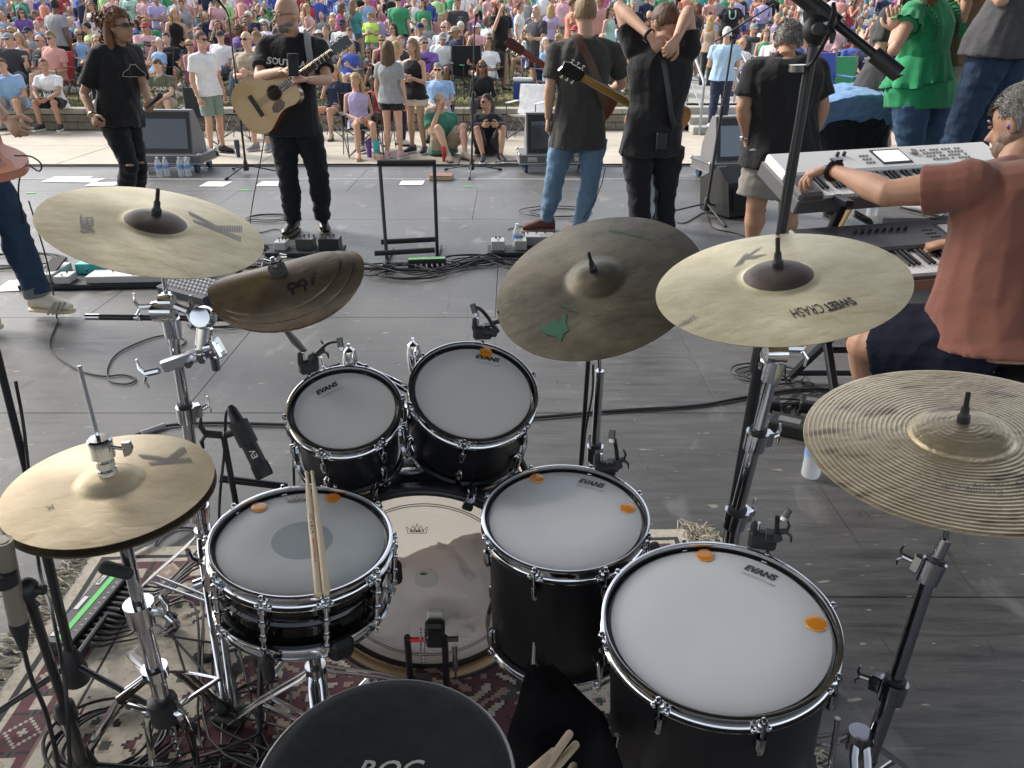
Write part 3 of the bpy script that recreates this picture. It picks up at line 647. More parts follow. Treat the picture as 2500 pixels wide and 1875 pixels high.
def spectator(x, y, key=None, topc=None, top=None, botc=None, bot=None, hair=None, hairc=None, sk=None, cap=None, shades=None, rz=None, chc=None, sc=None, z=None, where='', rank=''):
    key = key or rc.choice(['chair_lap_m', 'chair_lap_f', 'chair_cross_m', 'chair_face_f', 'chair_knee_m', 'chair_lap_m', 'chair_lap_f', 'chair_face_f', 'chair_cross_m', 'stand_cross_m' if y > 21 else 'chair_lap_m', 'stand_face_f' if y > 19 else 'chair_knee_m', 'ground_knee_f', 'chair_knee_m', 'chair_lap_f', 'chair_cross_m', 'stand_down_m' if y > 19 else 'ground_knee_f', 'stand_down_f' if y > 18 else 'chair_face_f'])
    d = rc.choice(POOL[key]); fem = key.endswith('f')
    topc = topc or rc.choice(['white', 'white', 'white', 'black', 'black', 'charcoal', 'grey', 'grey', 'navy', 'navy', 'royal blue', 'sky blue', 'teal', 'green', 'lime', 'coral', 'pink', 'white', 'lavender', 'red', 'maroon', 'olive', 'mint', 'sage', 'tan', 'light denim', 'dark grey', 'purple', 'pink', 'sky blue'])
    top = top or ('tank' if fem and rc.random() < .35 else 'tee'); botc = botc or rc.choice(['denim', 'light denim', 'khaki', 'black', 'navy', 'grey', 'denim', 'charcoal']); bot = bot or ('shorts' if rc.random() < .68 else 'long')
    hair = hair or (rc.choice(['long', 'long', 'pony', 'bun', 'curly', 'long']) if fem else rc.choice(['short', 'short', 'buzz', 'bald']))
    hairc = hairc or rc.choice(['blond', 'brown', 'dark', 'grey', 'sandy', 'brown', 'auburn', 'blond', 'white']); sk = sk or rc.choice(['fair', 'light', 'light', 'fair', 'light', 'tan', 'tan', 'brown' if rc.random() < .35 else 'light'])
    if cap is None: cap = rc.choice(['navy', 'white', 'grey', 'khaki', 'red']) if (not fem and rc.random() < .35) else False
    if shades is None: shades = rc.random() < .42
    chc = chc or rc.choice(['navy', 'royal blue', 'royal blue', 'green', 'red', 'black', 'purple', 'black', 'grey', 'maroon', 'dark grey'])
    rz = rc.gauss(0, .35) if rz is None else rz; z = gz(y)-.01 if z is None else z; sc = sc or rc.uniform(.93, 1.05)
    seat = key.startswith('chair')
    hd = f'{topc} {"tank top" if top == "tank" else "T-shirt"}'; hw = (f'{cap} cap and ' if cap else '')
    post = {'chair': f'seated on {chc} camp chair', 'stan': 'standing', 'grou': 'sitting on the grass'}[key[:5] if seat else key[:4]]
    lab = f'{hairc if not hair == "bald" else "bald"}{"-haired" if hair != "bald" else ""} person in {hw}{hd} {post}'
    if lab in seen or rank: lab = f'person in {hd}, {post[:8].strip()}, {rank or where}'.replace('sitting ', 'sitting')
    if len(lab.split()) > 16: lab = f'person in {hd}, {rank}'
    seen[lab] = 1
    while lab in seen2: lab = lab+' again' if 0 else lab.replace('person in', 'other person in', 1)
    seen2.add(lab)
    t = thing('person', lab, 'person', (x, y, z), rz, 'audience on the lawn'); t.scale = (sc*rc.uniform(.93, 1.12), sc*rc.uniform(.95, 1.1), sc)
    setmats(obj('body', d['body'], t), [skin(sk), FACE, LIP]); setmats(obj('shirt', d[top], t), [CM(topc)]); setmats(obj('shorts' if bot == 'shorts' else 'trousers', d[bot], t), [CM(botc)])
    sh = rc.choice([WHT, BKP, CM('grey')]); [setmats(obj('shoe', d['shoe'+q_], t), [sh, WHT]) for q_ in 'RL']
    if hair != 'bald': setmats(obj('hair', d['hair_'+('cap' if cap and not fem else hair)], t), [hairm(hairc)])
    if cap: setmats(obj('cap', d['cap'], t), [CM(cap)])
    if shades: obj('sunglasses', d['shades'], t)
    if top == 'tee' and rc.random() < .42 and y < 30:
        if 'print' not in d:
            j_ = d['j']; r_, f_, u_ = tframe(j_); bv_ = bvh_of(d['tee']); q_ = Matrix((-r_, u_, f_)).transposed().to_4x4(); q_.translation = lerp(j_['hip'], j_['neck'], .68)
            b_ = MB()
            for k_, (w_, y_) in enumerate(((.15, .03), (.11, .0), (.17, -.035), (.08, -.06))): b_.box((rc.uniform(-.02, .02), y_, 0), (w_, .016 if k_ % 2 else .024, .002))
            me_ = b_.mesh('print', [WINK], 0); d['print'] = drape(me_, q_, bv_, -f_, .004)
        setmats(obj('print', d['print'], t), [rc.choice([WINK, CM('navy'), CM('yellow'), CM('grey')]) if topc not in ('white', 'grey') else CM('navy')])
    CROWD.append((x, y, .62 if seat else .42))
    if seat: chair((x, y+.0, z), rz, chc, f'{chc} camp chair, {topc} shirt on it, {rank}' if rank else f'{chc} camp chair under {hairc}-haired person in {topc}, front of the lawn', sc)
    return t
# figures of the front rows, each its own mesh
def figure(px, Y, kind, label, h=1.74, fem=False, arms='down', rz=0., z=None, head=None, prints=None, **o):
    x = D(px, 200, Y).x; z = PZ if z is None else z
    j = std_pose(kind, h, fem, arms)
    if head: j['face'] = V(head).normalized()
    for k, v in o.pop('mv', {}).items(): j[k] = j[k]+V(v)
    t = thing('person', label, 'person', (x, Y, z), rz, o.pop('group', 'audience at the front of the lawn')); o.setdefault('female', fem); P = dress(t, j, o)
    if prints: chest_print(P, j, j['s'], *prints)
    CROWD.append((x, Y, .5)); return t, j, P
WT = .02
mw = 'low wall'
figure(22, 15.45, 'wall', 'heavy person in bright blue T-shirt and grey shorts on wall at left edge', 1.75, arms='face', z=WT, topm=CM('sky blue'), botm=CM('grey'), bottom='shorts', g=1.28, belly=.05, hair='short', hairc='brown', shoe=CM('grey'), rz=.2)
figure(125, 15.42, 'wall', 'person in white lettered T-shirt and black shorts seated on low wall, looking left', 1.76, arms='knee', z=WT, head=(.75, -1, -.1), topm=CM('white'), botm=CM('black'), bottom='shorts', hair='buzz', hairc='brown', skin='tan', shoe=BKP, sole=WHT,
       prints=([('PSALM 9', 1.)], .085, CM('navy'), .5))
figure(398, 15.42, 'wall', 'young person in dark green lettered T-shirt leaning forward on low wall', 1.74, arms='knee', z=WT, head=(-.1, -1, -.35), topm=CM('olive'), botm=CM('khaki'), bottom='shorts', hair='short', hairc='brown', skin='fair', shoe=WHT,
       prints=([('CHAIN', 1.), ('BREAKER', 1.)], .10, WINK, .62))
t, j, P = figure(506, 12.7, 'stand', 'person in plain white T-shirt, sage shorts and white sunglasses standing side-on', 1.80, arms='down', rz=1.05, topm=CM('white'), botm=CM('sage'), bottom='shorts', hair='short', hairc='brown', shoe=BKP, sole=BKP, glasses='dark')
figure(617, 13.0, 'stand', 'bald person in olive T-shirt with folded arms beside the microphone stand', 1.80, arms='cross', rz=-.25, topm=CM('khaki'), botm=CM('khaki'), bottom='shorts', hair='bald', skin='fair', shoe=CM('grey'), sole=WHT, glasses='dark', g=1.1)
figure(872, 12.55, 'chair', 'barefoot blond person in lavender tank top and denim shorts seated, leaning sideways', 1.66, True, 'lap', rz=.35, head=(-.9, -1, -.1), top='tank', topm=CM('lavender'), botm=CM('light denim'), bottom='hot', hair='long', hairc='blond', shoe=skin('light'), sole=skin('light'))
chair((D(872, 200, 12.55).x, 12.6, PZ), .35, 'black', 'black camp chair under the barefoot blond person on the plaza')
figure(906, 13.15, 'chair', 'dark-skinned child in red T-shirt seated behind the barefoot blond person', 1.45, True, 'lap', rz=-.1, z=PZ+.02, head=(.5, -1, .35), topm=CM('red'), botm=CM('charcoal'), bottom='hot', hair='bun', hairc='dark', skin='deep', shoe=WHT)
chair((D(906, 200, 13.15).x, 13.2, PZ), -.1, 'dark grey', 'dark grey camp chair under the child in red T-shirt')
figure(952, 12.25, 'stand', 'long-haired person in grey T-shirt and black shorts standing with back to the stage', 1.68, True, 'down', rz=2.9, topm=CM('grey'), botm=CM('black'), bottom='hot', hair='long', hairc='brown', shoe=CM('pink'), sole=WHT, skin='light')
figure(972, 13.6, 'stand', 'blond person in white T-shirt and navy trousers facing left behind the grey T-shirt', 1.64, True, 'lap', rz=2.0, topm=CM('white'), botm=CM('navy'), hair='long', hairc='blond', shoe=WHT)
figure(1012, 12.75, 'stand', 'person in black camisole and cream shorts standing with arms folded', 1.70, True, 'cross', rz=-.45, head=(-.4, -1, 0), top='tank', topm=CM('black'), botm=cloth('cream', (.68, .62, .52)), bottom='hot', hair='long', hairc='sandy', shoe=BKP, sole=WHT, loose=.03)
figure(1068, 14.4, 'chair', 'grey-haired person in pale blue polo shirt and sunglasses seated on the plaza', 1.76, arms='lap', z=PZ, topm=CM('sky blue'), botm=CM('khaki'), hair='short', hairc='grey', skin='fair', glasses='dark', g=1.12, belly=.03)
chair((D(1068, 200, 14.4).x, 14.45, PZ), 0, 'black', 'black camp chair under the person in pale blue polo shirt')
figure(1082, 12.5, 'ground', 'bearded person in green T-shirt and tan cap sitting on the plaza', 1.80, arms='face', rz=.45, head=(.2, -1, .05), topm=cloth('forest', (.05, .20, .13)), botm=CM('khaki'), bottom='shorts', hair='short', hairc='auburn', hat=CM('tan'), capback=True, glasses='clear', shoe=CM('tan'), sole=BKP, g=1.12)
figure(1190, 12.45, 'ground', 'person in black long-sleeved shirt sitting on the plaza hugging knees', 1.76, arms='knee', rz=.15, head=(-.95, -.6, 0), top='long', topm=CM('black'), botm=CM('charcoal'), bottom='shorts', hair='short', hairc='dark', skin='tan', glasses='dark', shoe=BKP, sole=WHT)
figure(1178, 15.42, 'wall', 'person in black with a long red braid seated on the low wall', 1.68, True, 'lap', z=WT, top='long', topm=CM('black'), botm=CM('charcoal'), hair='long', hairc='auburn', skin='brown', glasses='dark', shoe=BKP)
figure(1310, 17.2, 'stand', 'grey-haired person in black T-shirt and black shorts standing on the lawn', 1.76, arms='lap', z=gz(17.2), rz=-.9, topm=CM('charcoal'), botm=CM('black'), bottom='shorts', hair='short', hairc='white', g=1.2, belly=.05, shoe=BKP)
figure(1762, 14.55, 'stand', 'white-haired person in light blue shirt and navy trousers walking up the steps', 1.70, arms='cross', z=PZ+.14, rz=2.85, topm=cloth('pale_blue_shirt', (.36, .52, .68)), botm=CM('navy'), hair='short', hairc='white', g=1.15, shoe=WHT, mv={'knR': (0, -.04, .02)})
figure(1222, 18.0, 'stand', 'long-haired person in black T-shirt holding a green can on the lawn', 1.82, arms='face', z=gz(18), rz=.5, topm=CM('black'), botm=CM('charcoal'), bottom='hot', hair='long', hairc='brown', skin='light')
figure(1766, 21.5, 'stand', 'heavy person in black T-shirt with pale cup print, hands on hips', 1.78, True, 'hips', z=gz(21.5), topm=CM('black'), botm=CM('charcoal'), hair='bun', hairc='dark', g=1.35, prints=(['U'], .3, CM('mint'), .7))
figure(808, 14.6, 'chair', 'person in patterned navy dress with sandals seated behind the acoustic guitarist', 1.66, True, 'face', rz=-.3, topm=CM('navy'), botm=CM('navy'), bottom='hot', hair='long', hairc='blond', shoe=CM('tan'))
chair((D(808, 200, 14.6).x, 14.65, PZ), -.3, 'navy', 'navy camp chair under the person in patterned navy dress')
# empty chairs
chair((D(485, 300, 13.5).x, 13.6, PZ), .2, 'dark grey', 'empty dark folding chair beside the person in white T-shirt', 1.)
chair((D(590, 300, 14.4).x, 14.4, PZ), -.2, 'black', 'empty black folding chair behind the bald person in olive T-shirt')
chair((D(1140, 130, 16.6).x, 16.6, gz(16.6)), .1, 'black', 'empty black folding chair just behind the low wall', 1.15)
chair((D(1285, 300, 14.4).x, 14.3, PZ), -.4, 'white', 'empty white and red folding chair behind the second screen case')
chair((D(2030, 110, 13.0).x, 13, gz(16)), .1, 'royal blue', 'large empty royal blue folding chair near the right lawn', 1.2)
chair((D(2085, 110, 13.6).x, 13.8, gz(16)), -.1, 'green', 'empty green folding chair beside the royal blue one', 1.1)
# chosen people on the lawn
def sp(px, Y, key, topc, **k): return spectator(D(px, 60, Y).x, Y, key, topc, where='front of the lawn', **k)
sp(72, 17.2, 'chair_lap_m', 'dark grey', chc='black', hairc='sandy', sk='fair', cap=False, shades=True, bot='shorts')
sp(20, 17.4, 'chair_lap_f', 'grey', hair='long', hairc='blond', sk='fair', chc='red', shades=False)
sp(135, 17.9, 'stand_down_m', 'grey', botc='black', rz=2.8, hair='short', hairc='dark', cap=False)
sp(105, 18.2, 'chair_lap_f', 'royal blue', hair='bun', hairc='dark', chc='royal blue', rz=.6)
sp(190, 18.9, 'chair_lap_f', 'sky blue', hair='bun', hairc='blond', chc='navy', top='tank')
sp(355, 17.0, 'chair_face_f', 'sky blue', top='tee', hair='bun', hairc='white', chc='black', sk='fair', bot='shorts', botc='khaki')
sp(425, 18.6, 'stand_face_f', 'black', top='tank', bot='shorts', botc='denim', hair='long', hairc='blond')
sp(466, 16.7, 'chair_lap_f', 'grey', top='tank', chc='magenta', hairc='blond', hair='bun', shades=True, bot='long', botc='denim')
sp(482, 18.4, 'chair_face_f', 'magenta', hair='bun', hairc='auburn')
sp(522, 17.8, 'chair_lap_m', 'white', cap='charcoal', chc='grey', sk='fair')
sp(585, 18.0, 'chair_lap_f', 'dark grey', hair='long', hairc='brown')
sp(835, 16.7, 'chair_face_f', 'royal blue', top='tee', chc='grey', bot='shorts', botc='white', hair='long', hairc='blond')
sp(762, 21.0, 'stand_down_f', 'pink', top='tank', rz=1.2, hairc='blond', hair='long')
sp(826, 22.4, 'stand_face_f', 'magenta', top='tee', rz=1.4)
sp(905, 21.4, 'stand_cross_m', 'neon yellow', sc=.78, cap=False, hair='short', hairc='sandy', shades=False)
sp(975, 21.2, 'stand_down_m', 'green', rz=3.0, hair='short', hairc='dark', sk='fair', botc='black', cap=False)
sp(870, 22.6, 'stand_down_f', 'teal', rz=2.6, top='tee', hair='long', hairc='sandy')
sp(1016, 18.9, 'chair_lap_m', 'white', chc='green', cap='navy', shades=False, hairc='dark')
sp(1072, 18.2, 'chair_lap_m', 'white', cap='grey', chc='black', shades=False, hairc='white')
sp(1120, 18.7, 'chair_cross_m', 'navy', cap='khaki', chc='purple', hairc='grey')
sp(1150, 17.1, 'chair_face_f', 'mint', hair='long', hairc='auburn', chc='green', bot='shorts', botc='khaki')
sp(1268, 20.4, 'stand_down_f', 'white', rz=1.3, top='tee', hairc='auburn', hair='bun')
sp(1345, 21.0, 'stand_down_f', 'lavender', rz=2.9, hair='long', hairc='blond')
sp(1395, 20.2, 'stand_cross_m', 'orange', rz=1.6, cap=False, hair='short', hairc='brown')
sp(1462, 21.4, 'stand_hips_m', 'coral', rz=.4)
sp(1488, 19.4, 'stand_down_f', 'mint', rz=.9, hair='long', hairc='brown', botc='denim')
sp(1700, 20.8, 'stand_face_f', 'dark grey', hair='long', hairc='auburn')
sp(1735, 18.6, 'stand_down_f', 'tan', rz=2.4, sc=.9, hair='long', hairc='blond')
sp(1815, 17.5, 'chair_face_f', 'white', top='tee', bot='shorts', botc='royal blue', hairc='blond')
sp(1875, 19, 'chair_lap_f', 'green'); sp(1900, 17.2, 'chair_cross_m', 'white', hair='bald', sk='fair', cap=False, chc='red')
sp(1790, 20.5, 'ground_knee_f', 'royal blue'); sp(2060, 22, 'chair_lap_m', 'teal', cap='pink' if 0 else 'grey', chc='red', botc='denim', bot='long')
sp(2135, 21.0, 'chair_face_f', 'pink', top='tee', hair='bun', hairc='grey', chc='royal blue')
sp(1680, 17.0, 'stand_down_f', 'charcoal', sc=.8); sp(660, 19.5, 'chair_lap_f', 'lavender', hairc='grey'); sp(700, 17, 'chair_cross_m', 'red'); sp(790, 18.5, 'chair_cross_m', 'grey')
sp(928, 17.6, 'chair_lap_f', 'maroon', hair='pony'); sp(985, 17.0, 'chair_lap_f', 'charcoal', hair='pony'); sp(1190, 16.9, 'chair_lap_f', 'white', bot='long', botc='white'); sp(255, 17.6, 'chair_lap_f', 'black'); sp(300, 19, 'chair_lap_f', 'white', hair='long', hairc='brown')
# the rest, row by row
n = 0; rows = 0; y = 16.7
NP = 300-len(CROWD)
while n < NP and y < 60:
    hw_ = y*.70+.8; x = -hw_+rc.random(); k = 0; rows += 1
    while x < hw_:
        xx, yy = x+rc.uniform(-.15, .15), y+rc.uniform(-.25, .25); x += rc.uniform(.62, .98); k += 1
        if 3.2-.03*(yy-16) < xx < 5.1 and yy < 30 and rc.random() < .85: continue
        if any(math.hypot(xx-a, (yy-b_)*1.0) < .62 for a, b_, c_ in CROWD): continue
        if n >= NP: break
        n += 1; spectator(xx, yy, rank=f'{k}{"th" if k % 10 not in (1, 2, 3) or k in (11, 12, 13) else ["st", "nd", "rd"][k % 10-1]} from left in {["first","second","third","fourth","fifth","sixth","seventh","eighth","ninth","tenth","eleventh","twelfth"][min(rows-1, 11)]} lawn row')
    y += .98
Y_END = y
# the far crowd that reads as one mass
mats_ = [CM(k) for k in ('white', 'black', 'navy', 'royal blue', 'sky blue', 'teal', 'green', 'coral', 'pink', 'grey', 'magenta', 'red', 'lime', 'orange', 'lavender')]; nt = len(mats_)
mats_ += [skin('fair'), skin('light'), skin('tan'), hairm('blond'), hairm('brown'), hairm('dark'), hairm('grey'), CM('khaki'), CM('denim')]
b = MB(); y = Y_END-1
while y < 58:
    x = -y*.70
    while x < y*.70:
        xx, yy = x+rc.uniform(-.2, .2), y+rc.uniform(-.3, .3); x += rc.uniform(.6, .95)
        z0 = gz(yy); sit = rc.random() < .62; hz = .42 if sit else .86; a = rc.gauss(0, .5); rr, ff = V((math.cos(a), math.sin(a), 0)), V((-math.sin(a), math.cos(a), 0)); P0 = V((xx, yy, z0))
        b.cur = rc.randrange(nt); b.loft([(P0+V((0, 0, hz)), .17, .12, rr, ff), (P0+V((0, 0, hz+.25)), .15, .11, rr, ff), (P0+V((0, 0, hz+.47)), .20, .11, rr, ff), (P0+V((0, 0, hz+.54)), .08, .07, rr, ff)], 8)
        sk_ = nt+rc.randrange(3)
        for q in (-1, 1):
            b.tube([P0+rr*q*.19+V((0, 0, hz+.46)), P0+rr*q*.24+V((0, 0, hz+.22)), P0+rr*q*.12-ff*.25+V((0, 0, hz+.15))], [.06, .045, .035], 6); 
        b.cur = sk_; hc = P0+V((0, 0, hz+.70)); b.ell(hc-ff*.01, .075, .09, .11, None, 8, 6); b.tube([hc-V((0, 0, .18)), hc], .05, 6)
        for q in (-1, 1):
            if sit: b.tube([P0+rr*q*.1+V((0, 0, hz)), P0+rr*q*.13-ff*.45+V((0, 0, hz+.04)), P0+rr*q*.13-ff*.45], [.085, .06, .045], 6)
            else: b.tube([P0+rr*q*.1+V((0, 0, hz)), P0+rr*q*.1], [.09, .05], 6)
        b.cur = nt+3+rc.randrange(4); b.ell(hc+ff*.025+V((0, 0, .03)), .085, .085, .10, None, 8, 6)
        b.cur = nt+7+rc.randrange(2); b.loft([(P0+V((0, 0, hz-.1)), .16, .12, rr, ff), (P0+V((0, 0, hz+.06)), .175, .13, rr, ff)], 8)
    y += 1.1
o = b.build('distant_crowd', mats_, smooth=60); tag(o, kind='stuff')
# ================================================================ THE DRUM KIT
def cymbal_mat(name, c0, c1, rough, groove=0., hammer=.5, mott=0., bellc=None, bell=0., green=None):
    m = bpy.data.materials.new(name); m.use_nodes = True; n = m.node_tree.nodes; l = m.node_tree.links; b = n['Principled BSDF']
    tc = n.new('ShaderNodeTexCoord'); ln = n.new('ShaderNodeVectorMath'); ln.operation = 'LENGTH'
    fl = n.new('ShaderNodeVectorMath'); fl.operation = 'MULTIPLY'; fl.inputs[1].default_value = (1, 1, 0); l.new(tc.outputs['Object'], fl.inputs[0]); l.new(fl.outputs[0], ln.inputs[0])
    hz = n.new('ShaderNodeTexNoise'); hz.inputs['Scale'].default_value = 26; hz.inputs['Detail'].default_value = 3; hz.inputs['Distortion'].default_value = .6; mp = n.new('ShaderNodeMapping'); mp.inputs['Scale'].default_value = (1, 1.7, 1); mp.inputs['Rotation'].default_value = (0, 0, .25)
    l.new(tc.outputs['Object'], mp.inputs[0]); l.new(mp.outputs[0], hz.inputs['Vector'])
    v = n.new('ShaderNodeTexNoise'); v.inputs['Scale'].default_value = 7; v.inputs['Detail'].default_value = 8; v.inputs['Roughness'].default_value = .7; l.new(mp.outputs[0], v.inputs['Vector'])
    cr = n.new('ShaderNodeValToRGB'); cr.color_ramp.elements[0].position = .36; cr.color_ramp.elements[1].position = .64; cr.color_ramp.elements[0].color = (*c0, 1); cr.color_ramp.elements[1].color = (*c1, 1); l.new(v.outputs['Fac'], cr.inputs[0]); out = cr.outputs[0]
    if mott:
        q = n.new('ShaderNodeTexNoise'); q.inputs['Scale'].default_value = 24; q.inputs['Detail'].default_value = 2; mq = n.new('ShaderNodeMapping'); mq.inputs['Scale'].default_value = (.45, 1.1, 1); l.new(tc.outputs['Object'], mq.inputs[0]); l.new(mq.outputs[0], q.inputs['Vector'])
        r = n.new('ShaderNodeMapRange'); r.inputs[1].default_value = .58; r.inputs[2].default_value = .70; r.inputs[4].default_value = mott; l.new(q.outputs['Fac'], r.inputs[0])
        mx = n.new('ShaderNodeMix'); mx.data_type = 'RGBA'; l.new(r.outputs[0], mx.inputs[0]); l.new(out, mx.inputs[6]); mx.inputs[7].default_value = (.13, .085, .07, 1); out = mx.outputs[2]
    if groove:       # lathe rings: pale crests
        w = n.new('ShaderNodeMath'); w.operation = 'MULTIPLY_ADD'; w.inputs[1].default_value = groove; w.inputs[2].default_value = -groove*.082+2.3; l.new(ln.outputs['Value'], w.inputs[0]); sn = n.new('ShaderNodeMath'); sn.operation = 'SINE'; l.new(w.outputs[0], sn.inputs[0]); r = n.new('ShaderNodeMapRange'); r.inputs[1].default_value = .72; r.inputs[2].default_value = .95; r.inputs[4].default_value = .85; l.new(sn.outputs[0], r.inputs[0]); gt = n.new('ShaderNodeMath'); gt.operation = 'GREATER_THAN'; gt.inputs[1].default_value = .084; l.new(ln.outputs['Value'], gt.inputs[0]); ml = n.new('ShaderNodeMath'); ml.operation = 'MULTIPLY'; l.new(r.outputs[0], ml.inputs[0]); l.new(gt.outputs[0], ml.inputs[1]); mx = n.new('ShaderNodeMix'); mx.data_type = 'RGBA'; l.new(ml.outputs[0], mx.inputs[0]); l.new(out, mx.inputs[6]); mx.inputs[7].default_value = (.80, .70, .48, 1); out = mx.outputs[2]
    if bellc:
        r = n.new('ShaderNodeMapRange'); r.inputs[1].default_value = bell; r.inputs[2].default_value = bell+.0015; r.inputs[3].default_value = 1; r.inputs[4].default_value = 0; l.new(ln.outputs['Value'], r.inputs[0])
        mx = n.new('ShaderNodeMix'); mx.data_type = 'RGBA'; l.new(r.outputs[0], mx.inputs[0]); l.new(out, mx.inputs[6]); mx.inputs[7].default_value = (*bellc, 1); out = mx.outputs[2]
    l.new(out, b.inputs['Base Color']); b.inputs['Metallic'].default_value = .60; b.inputs['Roughness'].default_value = rough+.01
    tg = n.new('ShaderNodeTangent'); tg.direction_type = 'RADIAL'; tg.axis = 'Z'; l.new(tg.outputs[0], b.inputs['Tangent']); b.inputs['Anisotropic'].default_value = .6
    fine = n.new('ShaderNodeMath'); fine.operation = 'MULTIPLY'; fine.inputs[1].default_value = 2400; l.new(ln.outputs['Value'], fine.inputs[0]); f2 = n.new('ShaderNodeMath'); f2.operation = 'SINE'; l.new(fine.outputs[0], f2.inputs[0])
    bp = n.new('ShaderNodeBump'); bp.inputs['Strength'].default_value = hammer; bp.inputs['Distance'].default_value = .0035; l.new(hz.outputs['Fac'], bp.inputs['Height'])
    if groove:
        b2 = n.new('ShaderNodeBump'); b2.inputs['Strength'].default_value = .15; b2.inputs['Distance'].default_value = .0012; l.new(sn.outputs[0], b2.inputs['Height']); l.new(bp.outputs[0], b2.inputs['Normal']); l.new(b2.outputs[0], b.inputs['Normal'])
    else: l.new(bp.outputs[0], b.inputs['Normal'])
    return m
def cym_profile(Rr, rb, hb=.022, bow=.014, N=18, groove=0):
    P = []
    for i in range(9):
        t = i/8; r = max(rb*t, .006); P.append((r, bow*(1-(rb/Rr)**2)+hb*math.sqrt(max(0, 1-(t*.97)**2))**1.1))
    if groove:
        K = groove; 
        for i in range(1, K+1):
            r = rb+(Rr-rb)*i/K; z = bow*(1-(r/Rr)**2); dr = (Rr-rb)/K
            P += [(r-dr*.45, z+.0001+bow*.0), (r-dr*.12, z+.0005), (r, z+.0001)] if i < K else [(r, z)]
    else:
        for i in range(1, N+1): r = rb+(Rr-rb)*i/N; P.append((r, bow*(1-(r/Rr)**2)))
    return P
def plane_pt(px, py, M, z=0.):      # where the ray through a photo point meets the thing's own plane
    Mi = M.inverted(); o = Mi@O; d = (Mi.to_3x3()@ray(px, py)); t = (z-o.z)/d.z; return o+d*t
def print_line(th, bv, body, a, b, mt, M, h=1., shear=0., bold=0., z=.01, name='print', squash=None):
    """lettering whose baseline runs from photo point a to b, laid on the surface bv"""
    A, B = plane_pt(*a, M, z), plane_pt(*b, M, z); d = (B-A); L = d.length; me = text_me(body, 1., mt, shear, bold, 'LEFT')
    xs = [v.co.x for v in me.vertices]; ysz = [v.co.y for v in me.vertices]; w = max(xs)-min(xs); x0 = min(xs); y0 = min(ysz)
    hh = h if h < .5 and h > 0 else None; k = L/w; ky = (hh/(max(ysz)-y0)) if hh else k*h
    for v in me.vertices: v.co.x = (v.co.x-x0)*k; v.co.y = (v.co.y-y0)*ky
    ang = math.atan2(d.y, d.x); T = Matrix.Translation((A.x, A.y, .3)) @ Matrix.Rotation(ang, 4, 'Z')
    drape(me, T, bv, (0, 0, -1), .0012, .0); return obj(name, me, th)
def quad_pt(M, q, u, v, z=.01):
    a, b, c, d = [plane_pt(*p, M, z) for p in q]; return lerp(lerp(a, b, u), lerp(d, c, u), v)
def laid(th, bv, polys, M_pts, mt, name='print', off=.0012):
    b = MB()
    for poly in polys: b.add(poly, [tuple(range(len(poly)))])
    me = b.mesh(name, [mt], 0); drape(me, Matrix.Translation((0, 0, .3)), bv, (0, 0, -1), off, 0); return obj(name, me, th)
def in_k(x, y):      # K lying in the unit square
    if .0 < x < .30: return True
    yy = abs(y-.5)*2; c = .24+.62*yy; return x > .2 and c-.22 < x < c+.20 and .0 <= y <= 1
def k_logo(th, bv, M, q, mt, n=26):
    polys = []
    for i in range(n):
        y0, y1 = i/n, (i+.58)/n; run = None; ym = (y0+y1)/2
        for s in range(61):
            x = s/60; ins = in_k(x, ym) and s < 60
            if ins and run is None: run = x
            if not ins and run is not None:
                polys.append([quad_pt(M, q, run, y0), quad_pt(M, q, x, y0), quad_pt(M, q, x, y1), quad_pt(M, q, run, y1)]); run = None
    for p in polys:
        for v in p: v.z = 0
    return laid(th, bv, polys, M, mt)
def cymbal(name, label, C, n, Rr, rb, m, hb=.022, bow=.014, groove=0, group=None, bowm=None, th=.0013, cat='cymbal'):
    M = Matrix.Translation(V(C)) @ qn(n).to_4x4(); t = thing(name, label, cat, (0, 0, 0), None, group); t.matrix_world = M
    P = cym_profile(Rr, rb, hb, bow, groove=groove); b = MB(); b.lathe(P+[(r, z-th) for r, z in reversed(P)], 128, None, True)
    o = b.build('cymbal_disc', m, t, smooth=50 if not groove else 25)
    return t, M, bvh_of(o.data), o
def top_nut(t, z, h=.045, wing=False, felt=True):
    b = MB(); b.lathe([(.004, z-.01), (.0105, z-.008), (.0105, z+.010), (.0075, z+.014), (.0065, z+.028), (.0045, z+.03), (.0042, z+.012+h), (.001, z+.013+h)], 14); b.build('cymbal_nut', BKP, t)
K_BR = cymbal_mat('raw_bronze_pale', (.50, .42, .255), (.72, .63, .42), .48, 0, .30, bellc=(.13, .10, .085), bell=.0625)
K_BR2 = cymbal_mat('raw_bronze_pale_bright', (.58, .50, .30), (.78, .69, .47), .46, 0, .30, bellc=(.13, .10, .085), bell=.0625)
HAT = cymbal_mat('hat_bronze', (.56, .455, .29), (.72, .60, .41), .44, 0, .28)
RIDE = cymbal_mat('aged_bronze', (.072, .064, .044), (.15, .13, .09), .44, 0, .25)
DRY = cymbal_mat('lathed_dry_bronze', (.40, .32, .205), (.64, .53, .36), .34, 768, .75, mott=.8)
STK = cymbal_mat('dark_bronze', (.085, .062, .038), (.17, .13, .085), .42, 0, .4)
# left pale crash
c1, M1, bv1, o1 = cymbal('crash_cymbal', 'pale raw-bronze crash cymbal with dark bell and striped letter, upper left', (-.784, 1.673, 1.197), (.30, -.094, 1), .229, .062, K_BR)
top_nut(c1, .036)
print_line(c1, bv1, 'SWEET', (232, 568), (228, 528), INKG, M1, .026, bold=.02)
k_logo(c1, bv1, M1, [(473, 545), (590, 584), (582, 556), (457, 519)][0:4], INKG) if 0 else k_logo(c1, bv1, M1, [(588, 586), (592, 548), (457, 516), (474, 546)], INKG, 30)
